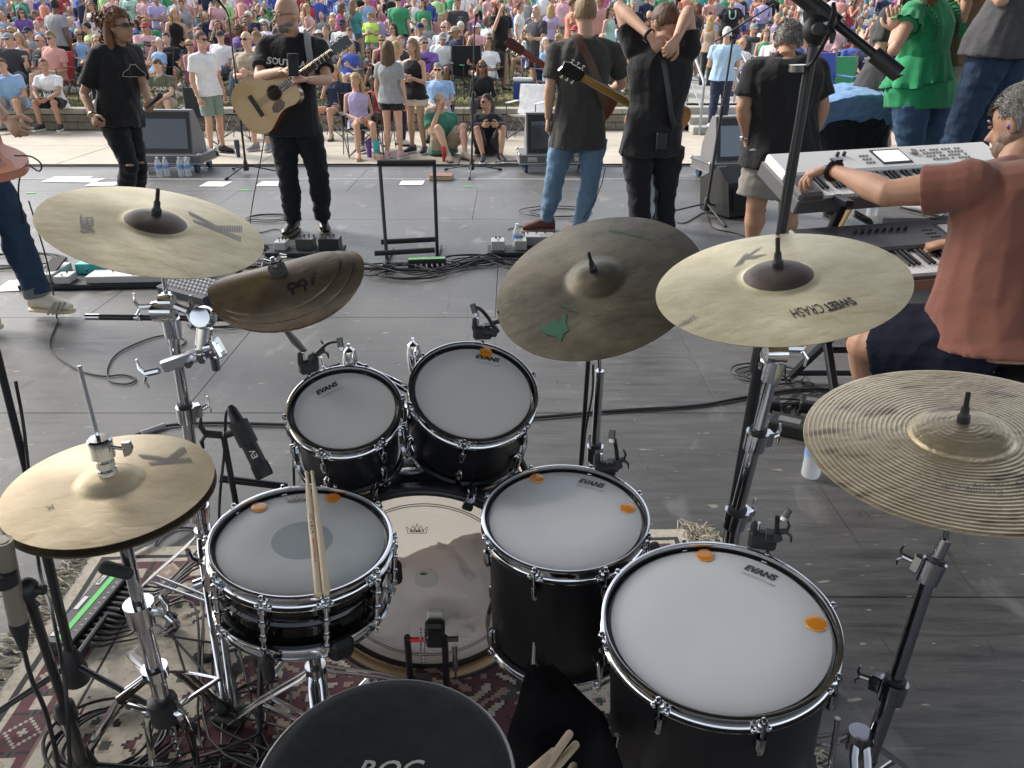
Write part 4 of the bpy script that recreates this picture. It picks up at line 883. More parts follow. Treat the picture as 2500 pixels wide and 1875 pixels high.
# right pale crash
c2, M2, bv2, o2 = cymbal('crash_cymbal', 'pale raw-bronze crash cymbal with dark bell and bold lettering near its front edge', (.504, 1.396, 1.162), (-.195, -.122, 1), .229, .062, K_BR2)
top_nut(c2, .036)
print_line(c2, bv2, 'SWEET', (2074, 724), (2004, 744), INK, M2, .026, bold=.03); print_line(c2, bv2, 'CRASH', (2000, 742), (1926, 757), INK, M2, .030)
print_line(c2, bv2, 'Zildjian', (1690, 762), (1645, 784), INKG, M2, .016)
k_logo(c2, bv2, M2, [(1790, 655), (1872, 622), (1860, 600), (1815, 622)], INKG, 14)
# dark ride
c3, M3, bv3, o3 = cymbal('ride_cymbal', 'large dark bronze ride cymbal with green painted mark beside the pale crash', (.215, 1.868, 1.008), (-.312, -.40, 1), .266, .066, RIDE, .024, .02)
top_nut(c3, .044)
GRN = mat('green_paint', (.008, .10, .045), .6)
star = [(1316, 800), (1345, 798), (1352, 782), (1366, 792), (1386, 772), (1384, 794), (1390, 812), (1378, 818), (1370, 838), (1358, 824), (1336, 820), (1324, 812)]
laid(c3, bv3, [[(lambda p: V((p.x, p.y, 0)))(plane_pt(x, y, M3, .005)) for x, y in star]], None, GRN)
print_line(c3, bv3, 'signature', (1482, 565), (1590, 592), GRN, M3, .016)
print_line(c3, bv3, 'Cymbals', (1350, 748), (1410, 772), GRN, M3, .010)
# big dry ride at the right edge
c4, M4, bv4, o4 = cymbal('ride_cymbal', 'bright lathed bronze ride cymbal with rings and dark flecks, at the right edge', (.800, 1.196, .935), (-.129, -.057, 1), .262, .082, DRY, .026, .016, groove=22)
top_nut(c4, .042)
print_line(c4, bv4, 'Special Dry Crash', (2498, 1180), (2296, 1184), INKG, M4, .013, z=.008); print_line(c4, bv4, 'Custom', (2445, 1200), (2360, 1196), INKG, M4, .012, z=.008)
# hi-hats
hh, MH, bvH, oH = cymbal('hi_hat_cymbal', 'pale bronze top hi-hat cymbal with striped letter and chrome clutch', (-.731, 1.184, .848), (.035, -.036, 1), .178, .050, HAT, .018, .012)
hb, MHb, _, _ = cymbal('hi_hat_cymbal', 'thicker bottom hi-hat cymbal showing as a rim under the top one', (-.7306, 1.1843, .832), (.02, -.03, 1), .179, .050, STK, .018, .003, th=.004)
k_logo(hh, bvH, MH, [(470, 1124), (448, 1084), (335, 1110), (370, 1138)], INKG, 26)
print_line(hh, bvH, 'K', (128, 1230), (108, 1236), INKG, MH, .014)
b = MB(); b.lathe([(.009, .024), (.017, .026), (.017, .036), (.009, .038), (.009, .040), (.016, .041), (.016, .054), (.010, .056), (.010, .062), (.0205, .063), (.0205, .098), (.017, .101), (.004, .101)], 24); b.build('clutch', CH, hh)
b = MB(); b.lathe([(.004, .014), (.0175, .0145), (.0175, .026), (.004, .0265)], 20); b.build('felt', mat('felt', (.05, .05, .05), .95), hh)
b = MB(); b.cyl((.018, 0, .083), (.045, -.004, .083), .0035); b.extrude([(.040, -.006, .095), (.055, -.008, .098), (.058, -.008, .085), (.052, -.008, .072), (.040, -.006, .066)], (0, .008, 0)); b.build('wing_screw', CHD, hh)

# ---- stands
def spline(pts, n=8, closed=False):
    pts = [V(p) for p in pts]; out = []; N = len(pts)
    rg = range(N if closed else N-1)
    for i in rg:
        p0 = pts[(i-1) % N] if (closed or i > 0) else pts[0]*2-pts[1]; p1 = pts[i]; p2 = pts[(i+1) % N]; p3 = pts[(i+2) % N] if (closed or i+2 < N) else pts[-1]*2-pts[-2]
        for k in range(n):
            t = k/n; out.append(.5*((2*p1)+(-p0+p2)*t+(2*p0-5*p1+4*p2-p3)*t*t+(-p0+3*p1-3*p2+p3)*t*t*t))
    if not closed: out.append(pts[-1])
    return out
def wing(parent, p, d, m=CH, s=1.):
    a, b2 = frame(V(d)); q = Matrix((a, b2, V(d).normalized())).transposed(); b = MB(); p = V(p); D_ = V(d).normalized()
    b.cyl(p, p+D_*.022*s, .0055*s, n=8); b.tube([p+D_*.020*s-b2*.004*s, p+D_*.028*s+b2*.012*s, p+D_*.026*s+b2*.026*s], [.005*s, .0055*s, .003*s], 8, flat=.5); b.tube([p+D_*.020*s, p+D_*.028*s-b2*.012*s, p+D_*.026*s-b2*.024*s], [.005*s, .0055*s, .003*s], 8, flat=.5)
    return b.build('wing_screw', m, parent)
def collar(parent, p, d, r, m=CH, L=.045, insert=True):
    p = V(p); d = V(d).normalized(); a, b2 = frame(d); b = MB()
    b.tube([p-d*L*.5, p-d*L*.5, p+d*L*.5, p+d*L*.5], [r*1.0, r*1.55, r*1.62, r*1.1], 18)
    q = Matrix((a, b2, d)).transposed(); b.box(p+a*r*1.7, (r*1.8, r*1.6, L*.8), q, .003); b.build('collar', m, parent)
    if insert: b = MB(); b.tube([p+d*L*.5, p+d*(L*.5+.008)], r*1.25, 16); b.build('bushing', BKP, parent)
    return wing(parent, p+a*r*2.5, a+b2*.3, m)
def tripod(parent, base, m, hub=.28, spread=.30, a0=.5, flat=True, foot=True, rr=.006, double=True, plastic=None):
    """three double-braced legs round a vertical tube"""
    base = V(base)
    for k in range(3):
        a = a0+2*PI*k/3; d = V((math.cos(a), math.sin(a), 0)); s_ = V((-d.y, d.x, 0))
        top = base+V((0, 0, hub)); ft = base+d*spread+V((0, 0, .018)); low = base+V((0, 0, hub*.30))
        b = MB()
        for x in ((-1, 1) if double else (0,)):
            b.tube([top+d*.018+s_*x*.011, lerp(top, ft, .12)+s_*x*.014+V((0, 0, .012)), lerp(top, ft, .6)+s_*x*.012+V((0, 0, .012)), ft+s_*x*.009], .0085, 8, flat=.38)
        b.build('leg', m, parent)
        b = MB()
        for x in ((-1, 1) if double else (0,)): b.tube([low+d*.016+s_*x*.009, lerp(top, ft, .55)+s_*x*.013], .006, 6, flat=.4)
        b.build('brace', m, parent)
        if foot: b = MB(); b.caps(ft+d*-.03+V((0, 0, .006)), ft+d*.03-V((0, 0, .004)), .013, .016, 10); b.build('rubber_foot', RUB, parent)
    b = MB(); b.tube([base+V((0, 0, hub-.025)), base+V((0, 0, hub-.025)), base+V((0, 0, hub+.02)), base+V((0, 0, hub+.02))], [.014, .024, .024, .014], 16); b.tube([base+V((0, 0, hub*.30-.012)), base+V((0, 0, hub*.3-.012)), base+V((0, 0, hub*.3+.012)), base+V((0, 0, hub*.3+.012))], [.014, .021, .021, .014], 16); b.build('hub', m, parent)
def stand(name, label, cat, pts, rads, m, collars=(), a0=.5, spread=.3, hub=.28, group=None, dbl=True, cm=None):
    t = thing(name, label, cat, pts[-1] if 0 else (pts[-1][0], pts[-1][1], 0), None, group); off = V((pts[-1][0], pts[-1][1], 0)); P = [V(p)-off for p in pts]
    for i in range(len(P)-1):
        b = MB(); b.cyl(P[i], P[i+1], rads[i], n=20); b.build('tube', m, t)
    for k in collars: collar(t, P[k], P[k-1]-P[k], rads[min(k, len(rads)-1)], cm or m)
    tripod(t, P[-1]-V((0, 0, P[-1].z)), cm or m, hub, spread, a0, double=dbl); return t
def top_of(M, z=0.0): return M@V((0, 0, z))
# stand of the left crash, with the clamp that carries the stack
p0 = top_of(M1, .03); q1 = D(405, 715, 1.70); q2 = D(420, 800, 1.70); q3 = D(455, 1010, 1.72); q4 = D(487, 1250, 1.72); g4 = V((q4.x, q4.y, .0))
s1 = stand('cymbal_stand', 'chrome boom cymbal stand under the left crash cymbal, carrying a multi-clamp', 'cymbal stand', [p0, q1, q2, q3, q4, g4], [.0055, .011, .0125, .0145, .0165], CH, (2, 3, 4), .9, .34, .34)
off = g4
b = MB(); b.lathe([(.012, -.026), (.024, -.024), (.026, -.012), (.026, .012), (.024, .024), (.012, .026)], 24, Matrix.Translation(D(400, 760, 1.69)-off) @ Matrix.Rotation(PI/2, 4, 'Y')); b.build('tilter', CH, s1)
b = MB(); b.lathe([(.010, -.016), (.019, -.015), (.021, 0), (.019, .015), (.010, .016)], 20, Matrix.Translation(D(408, 738, 1.69)-off) @ Matrix.Rotation(PI/2, 4, 'Y')); b.build('tilter', CH, s1)
wing(s1, D(430, 748, 1.68)-off, (.9, -.4, -.2), CHD, 1.7); wing(s1, D(372, 748, 1.68)-off, (-1, -.2, 0), CH, 1.3)
b = MB(); b.cyl(D(210, 774, 1.84)-off, D(245, 774, 1.84)-off, .0085); b.cyl(D(330, 775, 1.84)-off, D(345, 775, 1.84)-off, .0095); b.build('boom_end', CH, s1)
b = MB(); b.cyl(D(243, 774, 1.84)-off, D(580, 778, 1.86)-off, .0080); b.build('boom_arm', mat('gunmetal', (.06, .06, .062), .35, .8), s1)
# multi-clamp
cA, cB = D(368, 905, 1.64)-off, D(545, 845, 1.60)-off; dv = (cB-cA).normalized(); a_, b_ = frame(dv); q_ = Matrix((dv, a_, b_)).transposed()
b = MB(); b.box(lerp(cA, cB, .58)+b_*.0, ((cB-cA).length*.8, .022, .030), q_, .005); b.box(lerp(cA, cB, .93), (.016, .030, .046), q_, .004); b.build('multi_clamp', CH, s1)
b = MB()
for tt in (.62, .80): b.cyl(lerp(cA, cB, tt)-V((0, .01, 0)), lerp(cA, cB, tt)-V((0, .045, .004)), .009, n=6)
b.cyl(lerp(cA, cB, .86)-V((0, 0, .02)), lerp(cA, cB, .86)-V((0, .0, .05)), .010, n=8); b.build('clamp_bolt', CHD, s1)
wing(s1, cA+V((.02, 0, 0)), (-1, -.1, -.2), CH, 1.5)
b = MB(); b.cyl(D(495, 850, 1.60)-off, D(500, 800, 1.61)-off, .018); b.cyl(D(500, 800, 1.61)-off, D(504, 760, 1.62)-off, .011); b.cyl(D(485, 852, 1.60)-off, D(520, 845, 1.60)-off, .017); b.build('clamp_post', CH, s1)
b = MB(); b.lathe([(.008, -.024), (.022, -.022), (.027, -.006), (.027, .006), (.022, .022), (.008, .024)], 24, Matrix.Translation(D(497, 775, 1.60)-off) @ Matrix.Rotation(1.2, 4, 'X')); b.build('tilter', CH, s1)
b = MB(); b.cyl(D(497, 775, 1.6)-off, D(600, 715, 1.66)-off, .006); b.build('boom_arm', CHD, s1)
# folded stack of three nested cymbals
stC = D(690, 700, 1.62)
def folded(Rr, m, up, cx, cv):
    b = MB(); N = 40; vs = []; K = 26
    for k in range(K+1):
        for i in range(N):
            r = Rr*k/K if k else .004; t = 2*PI*i/N; u, v = r*math.cos(t)+cx, r*math.sin(t)*.72+cv*.85
            rho = .125; a = v/rho; vv = rho*math.sin(a*.92); zz = -rho*(1-math.cos(a*.92))+up
            vs.append(V((u, vv, zz)))
    fs = [(k*N+i, k*N+(i+1) % N, (k+1)*N+(i+1) % N, (k+1)*N+i) for k in range(K) for i in range(N)]
    vs2 = vs+[v-V((0, 0, .0012)) for v in vs]; n0 = len(vs); fs2 = fs+[tuple(n0+x for x in reversed(f)) for f in fs]+[(K*N+i, K*N+(i+1) % N, n0+K*N+(i+1) % N, n0+K*N+i) for i in range(N)]
    b.add(vs2, fs2); b.m = [1 if q >= len(fs2)-N or (K-1)*N <= q-0 < 0 else 0 for q in range(len(fs2))]; return b
stt = thing('cymbal_stack', 'dark taco-folded stack of three nested bronze cymbals with black emblem', 'cymbal stack'); ux = (D(832, 607, 1.68)-D(500, 692, 1.62)).normalized(); uz = V((.16, -.34, 1)); uz = (uz-ux*uz.dot(ux)).normalized(); uy = uz.cross(ux)
Ms = Matrix((ux, uy, uz)).transposed().to_4x4(); Ms.translation = D(682, 668, 1.66); stt.matrix_world = Ms
for Rr, up, cx, cv in ((.174, -.010, .014, -.026), (.162, -.005, .002, -.012), (.150, 0, -.012, 0)):
    fo = folded(Rr, STK, up, cx, cv).build('stack_cymbal', [STK, mat('stack_edge', (.55, .42, .24), .35, .7)], stt, smooth=60)
bvS = bvh_of(fo.data)
b = MB(); b.lathe([(.004, .002), (.020, .004), (.020, .020), (.006, .021)], 20); b.build('felt', mat('felt', (.05, .05, .05), .95), stt)
b = MB(); b.lathe([(.004, .020), (.011, .020), (.011, .034), (.006, .036), (.005, .045), (.001, .046)], 14); b.tube([(-.004, 0, .03), (-.020, 0, .042), (-.026, 0, .032)], [.005, .006, .004], 8); b.tube([(.004, 0, .03), (.020, 0, .044), (.030, 0, .040)], [.005, .007, .004], 8); b.build('wing_nut', CH, stt)
def emblem(th, bv, c, s, rot=0):
    polys = []
    for x in (-1, 1):
        for i in range(12):
            a0, a1 = PI*i/12*1.35-.55, PI*(i+1)/12*1.35-.55
            polys.append([V((x*.5+math.cos(a)*r, math.sin(a)*r+.25, 0)) for a, r in ((a0, .5), (a1, .5), (a1, .24), (a0, .24))])
        polys.append([V((x*.62-.12, .1, 0)), V((x*.62+.16, .1, 0)), V((x*.62+.16, -.55, 0)), V((x*.62-.12, -.55, 0))])
    polys.append([V((-1, -.02, 0)), V((1, -.02, 0)), V((1, .14, 0)), V((-1, .14, 0))])
    q = Matrix.Rotation(rot, 3, 'Z'); polys = [[q@p*s+V((c[0], c[1], 0)) for p in po] for po in polys]; laid(th, bv, polys, None, INK)
emblem(stt, bvS, (.035, -.052), .023, .05)
me = text_me('MEINL', .012, INK, 0, .0004); drape(me, Matrix.Translation((.072, -.040, .3)) @ Matrix.Rotation(1.3, 4, 'Z'), bvS, (0, 0, -1), .0012, 0); obj('print', me, stt)
b = MB(); b.tube([D(700, 808, 1.70), D(722, 835, 1.67), D(742, 857, 1.64)], [.008, .011, .008], 8, flat=.4); w_ = b.build('wing_lever', BKP); w_.parent = stt; w_.matrix_parent_inverse = Ms.inverted()
# stand of the right crash
p0 = top_of(M2, .03); q1 = D(1902, 858, 1.42); q2 = D(1888, 905, 1.42); q3 = D(1845, 1075, 1.44); q4 = D(1795, 1265, 1.46); g4 = V((q4.x, q4.y, 0))
s2 = stand('cymbal_stand', 'chrome cymbal stand rising behind the large floor tom to the right crash', 'cymbal stand', [p0, q1, q2, q3, q4, g4], [.0055, .012, .0125, .0150, .0170], CH, (2, 3, 4), .1, .30, .3)
b = MB(); b.lathe([(.008, -.022), (.021, -.020), (.023, 0), (.021, .020), (.008, .022)], 24, Matrix.Translation(D(1893, 862, 1.42)-g4) @ Matrix.Rotation(PI/2, 4, 'Y')); b.build('tilter', CH, s2); wing(s2, D(1915, 850, 1.42)-g4, (1, -.2, .05), CH, 1.6)
# stand of the dark ride
p0 = top_of(M3, .03); q1 = D(1464, 905, 1.93); q2 = D(1452, 1105, 1.93); g4 = V((q2.x, q2.y+.0, 0))
stand('cymbal_stand', 'chrome straight cymbal stand behind the small floor tom under the dark ride', 'cymbal stand', [p0, q1, q2, g4], [.0055, .0125, .0150], CH, (2,), .6, .26, .26)
# stand of the right ride
p0 = top_of(M4, .03); q1 = D(2308, 1318, 1.17); q2 = D(2272, 1395, 1.16); q3 = D(2178, 1685, 1.13); q4 = D(2120, 1850, 1.11); g4 = V((q4.x-.03, q4.y, 0))
s4 = stand('cymbal_stand', 'dark chrome cymbal stand at lower right under the lathed ride', 'cymbal stand', [p0, q1, q2, q3, q4, g4], [.0055, .0115, .0135, .0165, .0180], CHD, (2, 3), .35, .26, .28, cm=CHD)
# hi-hat stand
hx = V((-.731, 1.184, 0)); p_b = V((-.742, 1.20, 0))
hs = thing('hi_hat_stand', 'chrome hi-hat stand with pull rod, tripod legs and chain pedal, lower left', 'hi-hat stand', p_b)
q0 = D(193, 893, 1.20)-p_b; qc = D(300, 1340, 1.19)-p_b; qm = D(345, 1500, 1.19)-p_b; ql = D(405, 1745, 1.18)-p_b
b = MB(); b.cyl(q0, top_of(MH, .0)-p_b, .0035, n=10); b.build('pull_rod', CH, hs)
b = MB(); b.cyl(top_of(MHb, -.01)-p_b, qm, .0125, n=20); b.build('tube', CH, hs); b = MB(); b.cyl(qm, ql, .0165, n=20); b.build('tube', CH, hs)
b = MB(); b.tube([qm+V((0, 0, -.02)), qm+V((0, 0, -.02)), qm+V((0, 0, .03)), qm+V((0, 0, .03))], [.016, .027, .029, .016], 18); b.build('collar', CH, hs); wing(hs, qm+V((.028, -.005, .01)), (1, -.3, .3), CH, 1.6)
b = MB(); b.caps(D(310, 1400, 1.16)-p_b, D(258, 1385, 1.16)-p_b, .012, .014); b.build('drum_key_holder', RUB, hs)
b = MB(); b.tube([qm*.45+ql*.55-V((0, 0, .012)), qm*.45+ql*.55-V((0, 0, .012)), qm*.45+ql*.55+V((0, 0, .012)), qm*.45+ql*.55+V((0, 0, .012))], [.016, .026, .026, .016], 18); b.build('hub', CH, hs)
b = MB(); b.tube([ql+V((0, 0, -.012)), ql+V((0, 0, -.012)), ql+V((0, 0, .045)), ql+V((0, 0, .05))], [.02, .030, .030, .022], 12); b.build('hub', BKP, hs)
h2 = qm*.45+ql*.55
def hat_leg(pts, ft=True):
    P = [V(p) for p in pts]; dd = (P[-1]-P[0]); s_ = V((-dd.y, dd.x, 0)).normalized()
    b = MB()
    for x in (-1, 1): b.tube([p+s_*x*.012 for p in P], .0095, 8, flat=.35)
    b.build('leg', CH, hs)
    if ft: b = MB(); b.caps(P[-1]-dd.normalized()*.02, P[-1]+dd.normalized()*.03, .017, .021); b.build('rubber_foot', RUB, hs)
hat_leg([h2, D(400, 1650, 1.25)-p_b, D(460, 1690, 1.28)-p_b, D(525, 1710, 1.30)-p_b][:1]+[D(440, 1640, 1.30)-p_b, G(545, 1730, .03)-p_b])
hat_leg([h2, D(300, 1700, 1.12)-p_b, G(235, 1800, .12)-p_b, G(205, 1850, .03)-p_b]); hat_leg([h2, D(330, 1590, 1.3)-p_b, G(420, 1530, .05)-p_b])
b = MB(); b.tube([ql, ql+V((-.09, .02, .005)), G(255, 1780, .10)-p_b], .008, 8, flat=.5); b.tube([ql, ql+V((.09, .08, .02)), D(455, 1640, 1.30)-p_b], .008, 8, flat=.5); b.build('brace', CH, hs)
b = MB(); F1, F2 = G(370, 1872, .05)-p_b, G(480, 1872, .05)-p_b; b.tube(spline([F1-V((0, .1, .02)), F1, ql+V((-.035, -.01, .0)), ql+V((0, 0, .01)), ql+V((.04, -.01, 0)), F2, F2-V((0, .1, .02))], 6), .0085, 8, flat=.6); b.build('pedal_frame', CH, hs)
b = MB()
for k in range(9): b.lathe([(.0035, -.002), (.0075, -.002), (.0075, .002), (.0035, .002)], 8, Matrix.Translation(ql+V((.012, -.012, -.02-.011*k))) @ Matrix.Rotation(PI/2, 4, 'Y' if k % 2 else 'X'), True)
b.build('chain', CHD, hs)
# ---- drums
SATIN = mat('black_satin_shell', (.010, .010, .012), .42, bump=(140, .05, .001), spec=.4)
NICKEL = mat('black_nickel_shell', (.035, .035, .037), .08, .9)
MAPLE = mat('maple_ply', (.58, .39, .21), .5, bump=(40, .1, .002), var=(9, .18), stretch=(1, 1, 6))
def head_mat(name, col, rough, dot=None, dotr=.05, spots=.03):
    m = bpy.data.materials.new(name); m.use_nodes = True; n = m.node_tree.nodes; l = m.node_tree.links; b = n['Principled BSDF']; b.inputs['Roughness'].default_value = rough; b.inputs['Specular IOR Level'].default_value = .35
    tc = n.new('ShaderNodeTexCoord'); t = n.new('ShaderNodeTexNoise'); t.inputs['Scale'].default_value = 6; t.inputs['Detail'].default_value = 7; t.inputs['Roughness'].default_value = .62; l.new(tc.outputs['Object'], t.inputs['Vector'])
    r = n.new('ShaderNodeMapRange'); r.inputs[1].default_value = .3; r.inputs[2].default_value = .7; r.inputs[3].default_value = 1-spots; r.inputs[4].default_value = 1+spots; l.new(t.outputs['Fac'], r.inputs[0])
    sc = n.new('ShaderNodeVectorMath'); sc.operation = 'SCALE'; sc.inputs[0].default_value = col; l.new(r.outputs[0], sc.inputs['Scale']); out = sc.outputs[0]
    if dot:
        ln = n.new('ShaderNodeVectorMath'); ln.operation = 'LENGTH'; fl = n.new('ShaderNodeVectorMath'); fl.operation = 'MULTIPLY'; fl.inputs[1].default_value = (1, 1, 0); l.new(tc.outputs['Object'], fl.inputs[0]); l.new(fl.outputs[0], ln.inputs[0])
        mr = n.new('ShaderNodeMapRange'); mr.inputs[1].default_value = dotr; mr.inputs[2].default_value = dotr+.001; mr.inputs[3].default_value = 1; mr.inputs[4].default_value = 0; l.new(ln.outputs['Value'], mr.inputs[0])
        mx = n.new('ShaderNodeMix'); mx.data_type = 'RGBA'; l.new(mr.outputs[0], mx.inputs[0]); l.new(out, mx.inputs[6]); mx.inputs[7].default_value = (*dot, 1); out = mx.outputs[2]
    l.new(out, b.inputs['Base Color']); t2 = n.new('ShaderNodeTexNoise'); t2.inputs['Scale'].default_value = 900; l.new(tc.outputs['Object'], t2.inputs['Vector']); bp = n.new('ShaderNodeBump'); bp.inputs['Strength'].default_value = .12; bp.inputs['Distance'].default_value = .0004; l.new(t2.outputs['Fac'], bp.inputs['Height']); l.new(bp.outputs[0], b.inputs['Normal'])
    return m
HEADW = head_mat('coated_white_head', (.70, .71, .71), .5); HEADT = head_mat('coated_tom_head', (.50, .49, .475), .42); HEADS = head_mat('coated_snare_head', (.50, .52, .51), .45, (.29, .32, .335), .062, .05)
RING = mat('head_collar', (.05, .05, .05), .3, .6)
def hoop_me(Ro, flip=False, m=CH):
    P = [(Ro-.0035, 0), (Ro, -.0015), (Ro+.0005, -.0035), (Ro-.0045, -.0055), (Ro-.006, -.012), (Ro-.006, -.026), (Ro-.002, -.030), (Ro+.002, -.032), (Ro+.0015, -.0345), (Ro-.009, -.0335), (Ro-.0085, -.004), (Ro-.0075, -.0008)]
    if flip: P = [(r, -z) for r, z in P]
    b = MB(); b.lathe(P, 96, None, True); return b.mesh('hoop', [m], 50)
def drum(name, label, C, n, Ro, depth, nl, ph, headm, shellm, kind='tom', group=None, m=CH):
    M = Matrix.Translation(V(C)) @ qn(n).to_4x4(); t = thing(name, label, {'snare': 'snare drum'}.get(kind, kind)); t.matrix_world = M
    if group: t['group'] = group
    rs = Ro-.015
    b = MB(); 
    if kind == 'snare':
        zt, zb = -.018, -depth+.018; P = []
        for k in range(41):
            z = lerp(zt, zb, k/40); bd = .0045*math.exp(-((z-(zt+zb)/2)/.0045)**2)+.002*math.exp(-((z-(zt+zb)/2-.012)/.003)**2); P.append((rs+bd, z))
        b.lathe(P+[(rs-.004, zb), (rs-.004, zt)], 96, None, True)
    else: b.lathe([(rs, -.016), (rs, -depth+.016), (rs-.007, -depth+.016), (rs-.007, -.016)], 96, None, True)
    b.build('shell', shellm, t)
    rh = Ro-.0165
    b = MB(); b.lathe([(.0005, -.0118), (rh*.5, -.0118), (rh*.985, -.0118), (rh, -.0135)], 96); hd = b.build('head', headm, t)
    b = MB(); b.lathe([(rh-.0005, -.0125), (Ro-.0125, -.0150), (Ro-.010, -.018), (Ro-.010, -.024), (rh, -.024)], 96, None, True); b.build('head_collar', RING, t)
    obj('hoop', hoop_me(Ro, m=m), t); hm = hoop_me(Ro, True, m); obj('hoop', hm, t, Matrix.Translation((0, 0, -depth)))
    b = MB(); b.lathe([(.0005, -depth+.012), (rh, -depth+.012), (rh, -depth+.013), (.0005, -depth+.013)], 48); b.build('bottom_head', mat('clear_head', (.5, .5, .5), .3), t)
    # tension rods with hoop ears, lugs
    rod = MB(); rod.lathe([(.0035, -.052), (.003, -.001), (.0068, 0), (.0068, .004), (.0042, .0045), (.0042, .012), (.001, .013)], 10)
    rod.box((-.006, 0, -.010), (.014, .016, .014), bev=.003); 
    for s_ in (-1, 1): rod.ell((-.004, s_*.013, -.018), .004, .004, .004, None, 8, 6)
    rod = rod.mesh('tension_rod', [m], 40)
    lug = MB()
    if kind == 'snare':
        L = depth-.045; lug.cyl((.010, 0, -.03), (.010, 0, -depth+.03), .0048, n=12)
        for z in (-.032, -depth+.032, -depth/2-.018, -depth/2+.018): lug.lathe([(.0045, -.006), (.0078, -.005), (.0078, .005), (.0045, .006)], 12, Matrix.Translation((.010, 0, z)))
        for z in (-depth/2-.022, -depth/2+.022): lug.cyl((-.008, 0, z), (.010, 0, z), .004, n=8)
    else:
        lug.tube([(.0075, 0, -.046), (.0075, 0, -.046), (.0075, 0, -.068), (.006, 0, -.082), (.0, 0, -.085)], [.004, .0082, .0085, .0075, .004], 12); lug.box((-.002, 0, -.066), (.018, .011, .026), bev=.004)
    lug = lug.mesh('lug', [m], 40)
    for k in range(nl):
        a = ph+2*PI*k/nl; Rm = Matrix.Rotation(a, 4, 'Z'); obj('tension_rod', rod, t, Rm @ Matrix.Translation((Ro+.0035, 0, -.010))); obj('lug', lug, t, Rm @ Matrix.Translation((Ro-.006, 0, 0)))
        Mb = Rm @ Matrix.Translation((0, 0, -depth)) @ Matrix.Rotation(PI, 4, 'X')
        obj('tension_rod', rod, t, Mb @ Matrix.Translation((Ro+.0035, 0, -.010)))
        if kind != 'snare': obj('lug', lug, t, Mb @ Matrix.Translation((Ro-.006, 0, 0)))
    return t, M, bvh_of(hd.data)
def evans(t, M, bv, a, b, mt=INK, z=-.0118):
    print_line(t, bv, 'EVANS', a, b, mt, M, .018 if (V((*a, 0))-V((*b, 0))).length > 62 else .015, .25, .045, z)
    # thin outline bar and small letters under it
    A, B = plane_pt(*a, M, z), plane_pt(*b, M, z); d = (B-A).normalized(); p = V((d.y, -d.x, 0)); L = (B-A).length
    o = A+p*.008; polys = [[o, o+d*L*.78, o+d*L*.78+p*.0008, o+p*.0008], [o+p*.004, o+p*.004+d*L*.78, o+p*.0048+d*L*.78, o+p*.0048]]
    for q in polys:
        for v in q: v.z = 0
    laid(t, bv, polys, None, INKG, off=.0006)
    me = text_me('UV2', .009, INKG, .3, 0); drape(me, Matrix.Translation((o+d*L*.92+p*.004).xy.to_3d()+V((0, 0, .3))) @ Matrix.Rotation(math.atan2(d.y, d.x), 4, 'Z'), bv, (0, 0, -1), .0006, 0); obj('print', me, t)
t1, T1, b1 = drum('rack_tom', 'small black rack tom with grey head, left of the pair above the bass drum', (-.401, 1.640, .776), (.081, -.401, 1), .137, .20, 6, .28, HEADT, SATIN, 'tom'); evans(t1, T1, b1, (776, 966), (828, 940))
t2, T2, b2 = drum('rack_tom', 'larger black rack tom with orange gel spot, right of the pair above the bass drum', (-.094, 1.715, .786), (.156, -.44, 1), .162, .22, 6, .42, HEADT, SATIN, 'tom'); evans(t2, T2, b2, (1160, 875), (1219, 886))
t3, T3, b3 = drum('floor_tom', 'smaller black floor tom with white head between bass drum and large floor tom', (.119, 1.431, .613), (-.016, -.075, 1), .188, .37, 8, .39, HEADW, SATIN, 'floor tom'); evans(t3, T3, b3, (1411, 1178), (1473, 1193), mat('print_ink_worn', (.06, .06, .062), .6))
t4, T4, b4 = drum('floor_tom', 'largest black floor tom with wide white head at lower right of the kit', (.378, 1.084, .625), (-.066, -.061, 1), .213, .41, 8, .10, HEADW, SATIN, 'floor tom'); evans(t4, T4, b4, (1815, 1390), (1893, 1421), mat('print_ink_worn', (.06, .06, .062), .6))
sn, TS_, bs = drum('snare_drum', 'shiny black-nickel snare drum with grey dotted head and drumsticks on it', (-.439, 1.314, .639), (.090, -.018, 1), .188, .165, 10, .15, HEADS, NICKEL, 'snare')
def crown(t, bv, M, a, b, mt, z=-.0118, h=1.):
    A, B = plane_pt(*a, M, z), plane_pt(*b, M, z); A.z = B.z = 0; d = B-A; L = d.length; d.normalize(); p = V((-d.y, d.x, 0))
    P = [(0.06, -.02), (0, .34), (.2, .16), (.32, .42), (.41, .18), (.5, .52), (.59, .18), (.68, .42), (.8, .16), (1, .34), (.94, -.02)]
    P = [A+d*x*L+p*y*L*h for x, y in P]; b_ = MB(); w = L*.014
    for i in range(len(P)):
        u, v = P[i], P[(i+1) % len(P)]; e = (v-u).normalized(); nn = V((-e.y, e.x, 0))*w; b_.add([u-nn, v-nn, v+nn, u+nn], [(0, 1, 2, 3)])
    me = b_.mesh('print', [mt], 0); drape(me, Matrix.Translation((0, 0, .3)), bv, (0, 0, -1), .0006, 0); obj('print', me, t)
    me = text_me('REMO', L*.26, mt, 0, .0006, squash=1.15); drape(me, Matrix.Translation(A+d*L*.5+p*L*.12+V((0, 0, .3))) @ Matrix.Rotation(math.atan2(d.y, d.x), 4, 'Z'), bv, (0, 0, -1), .0007, 0); obj('print', me, t)
crown(sn, bs, TS_, (698, 1228), (752, 1224), INKG)
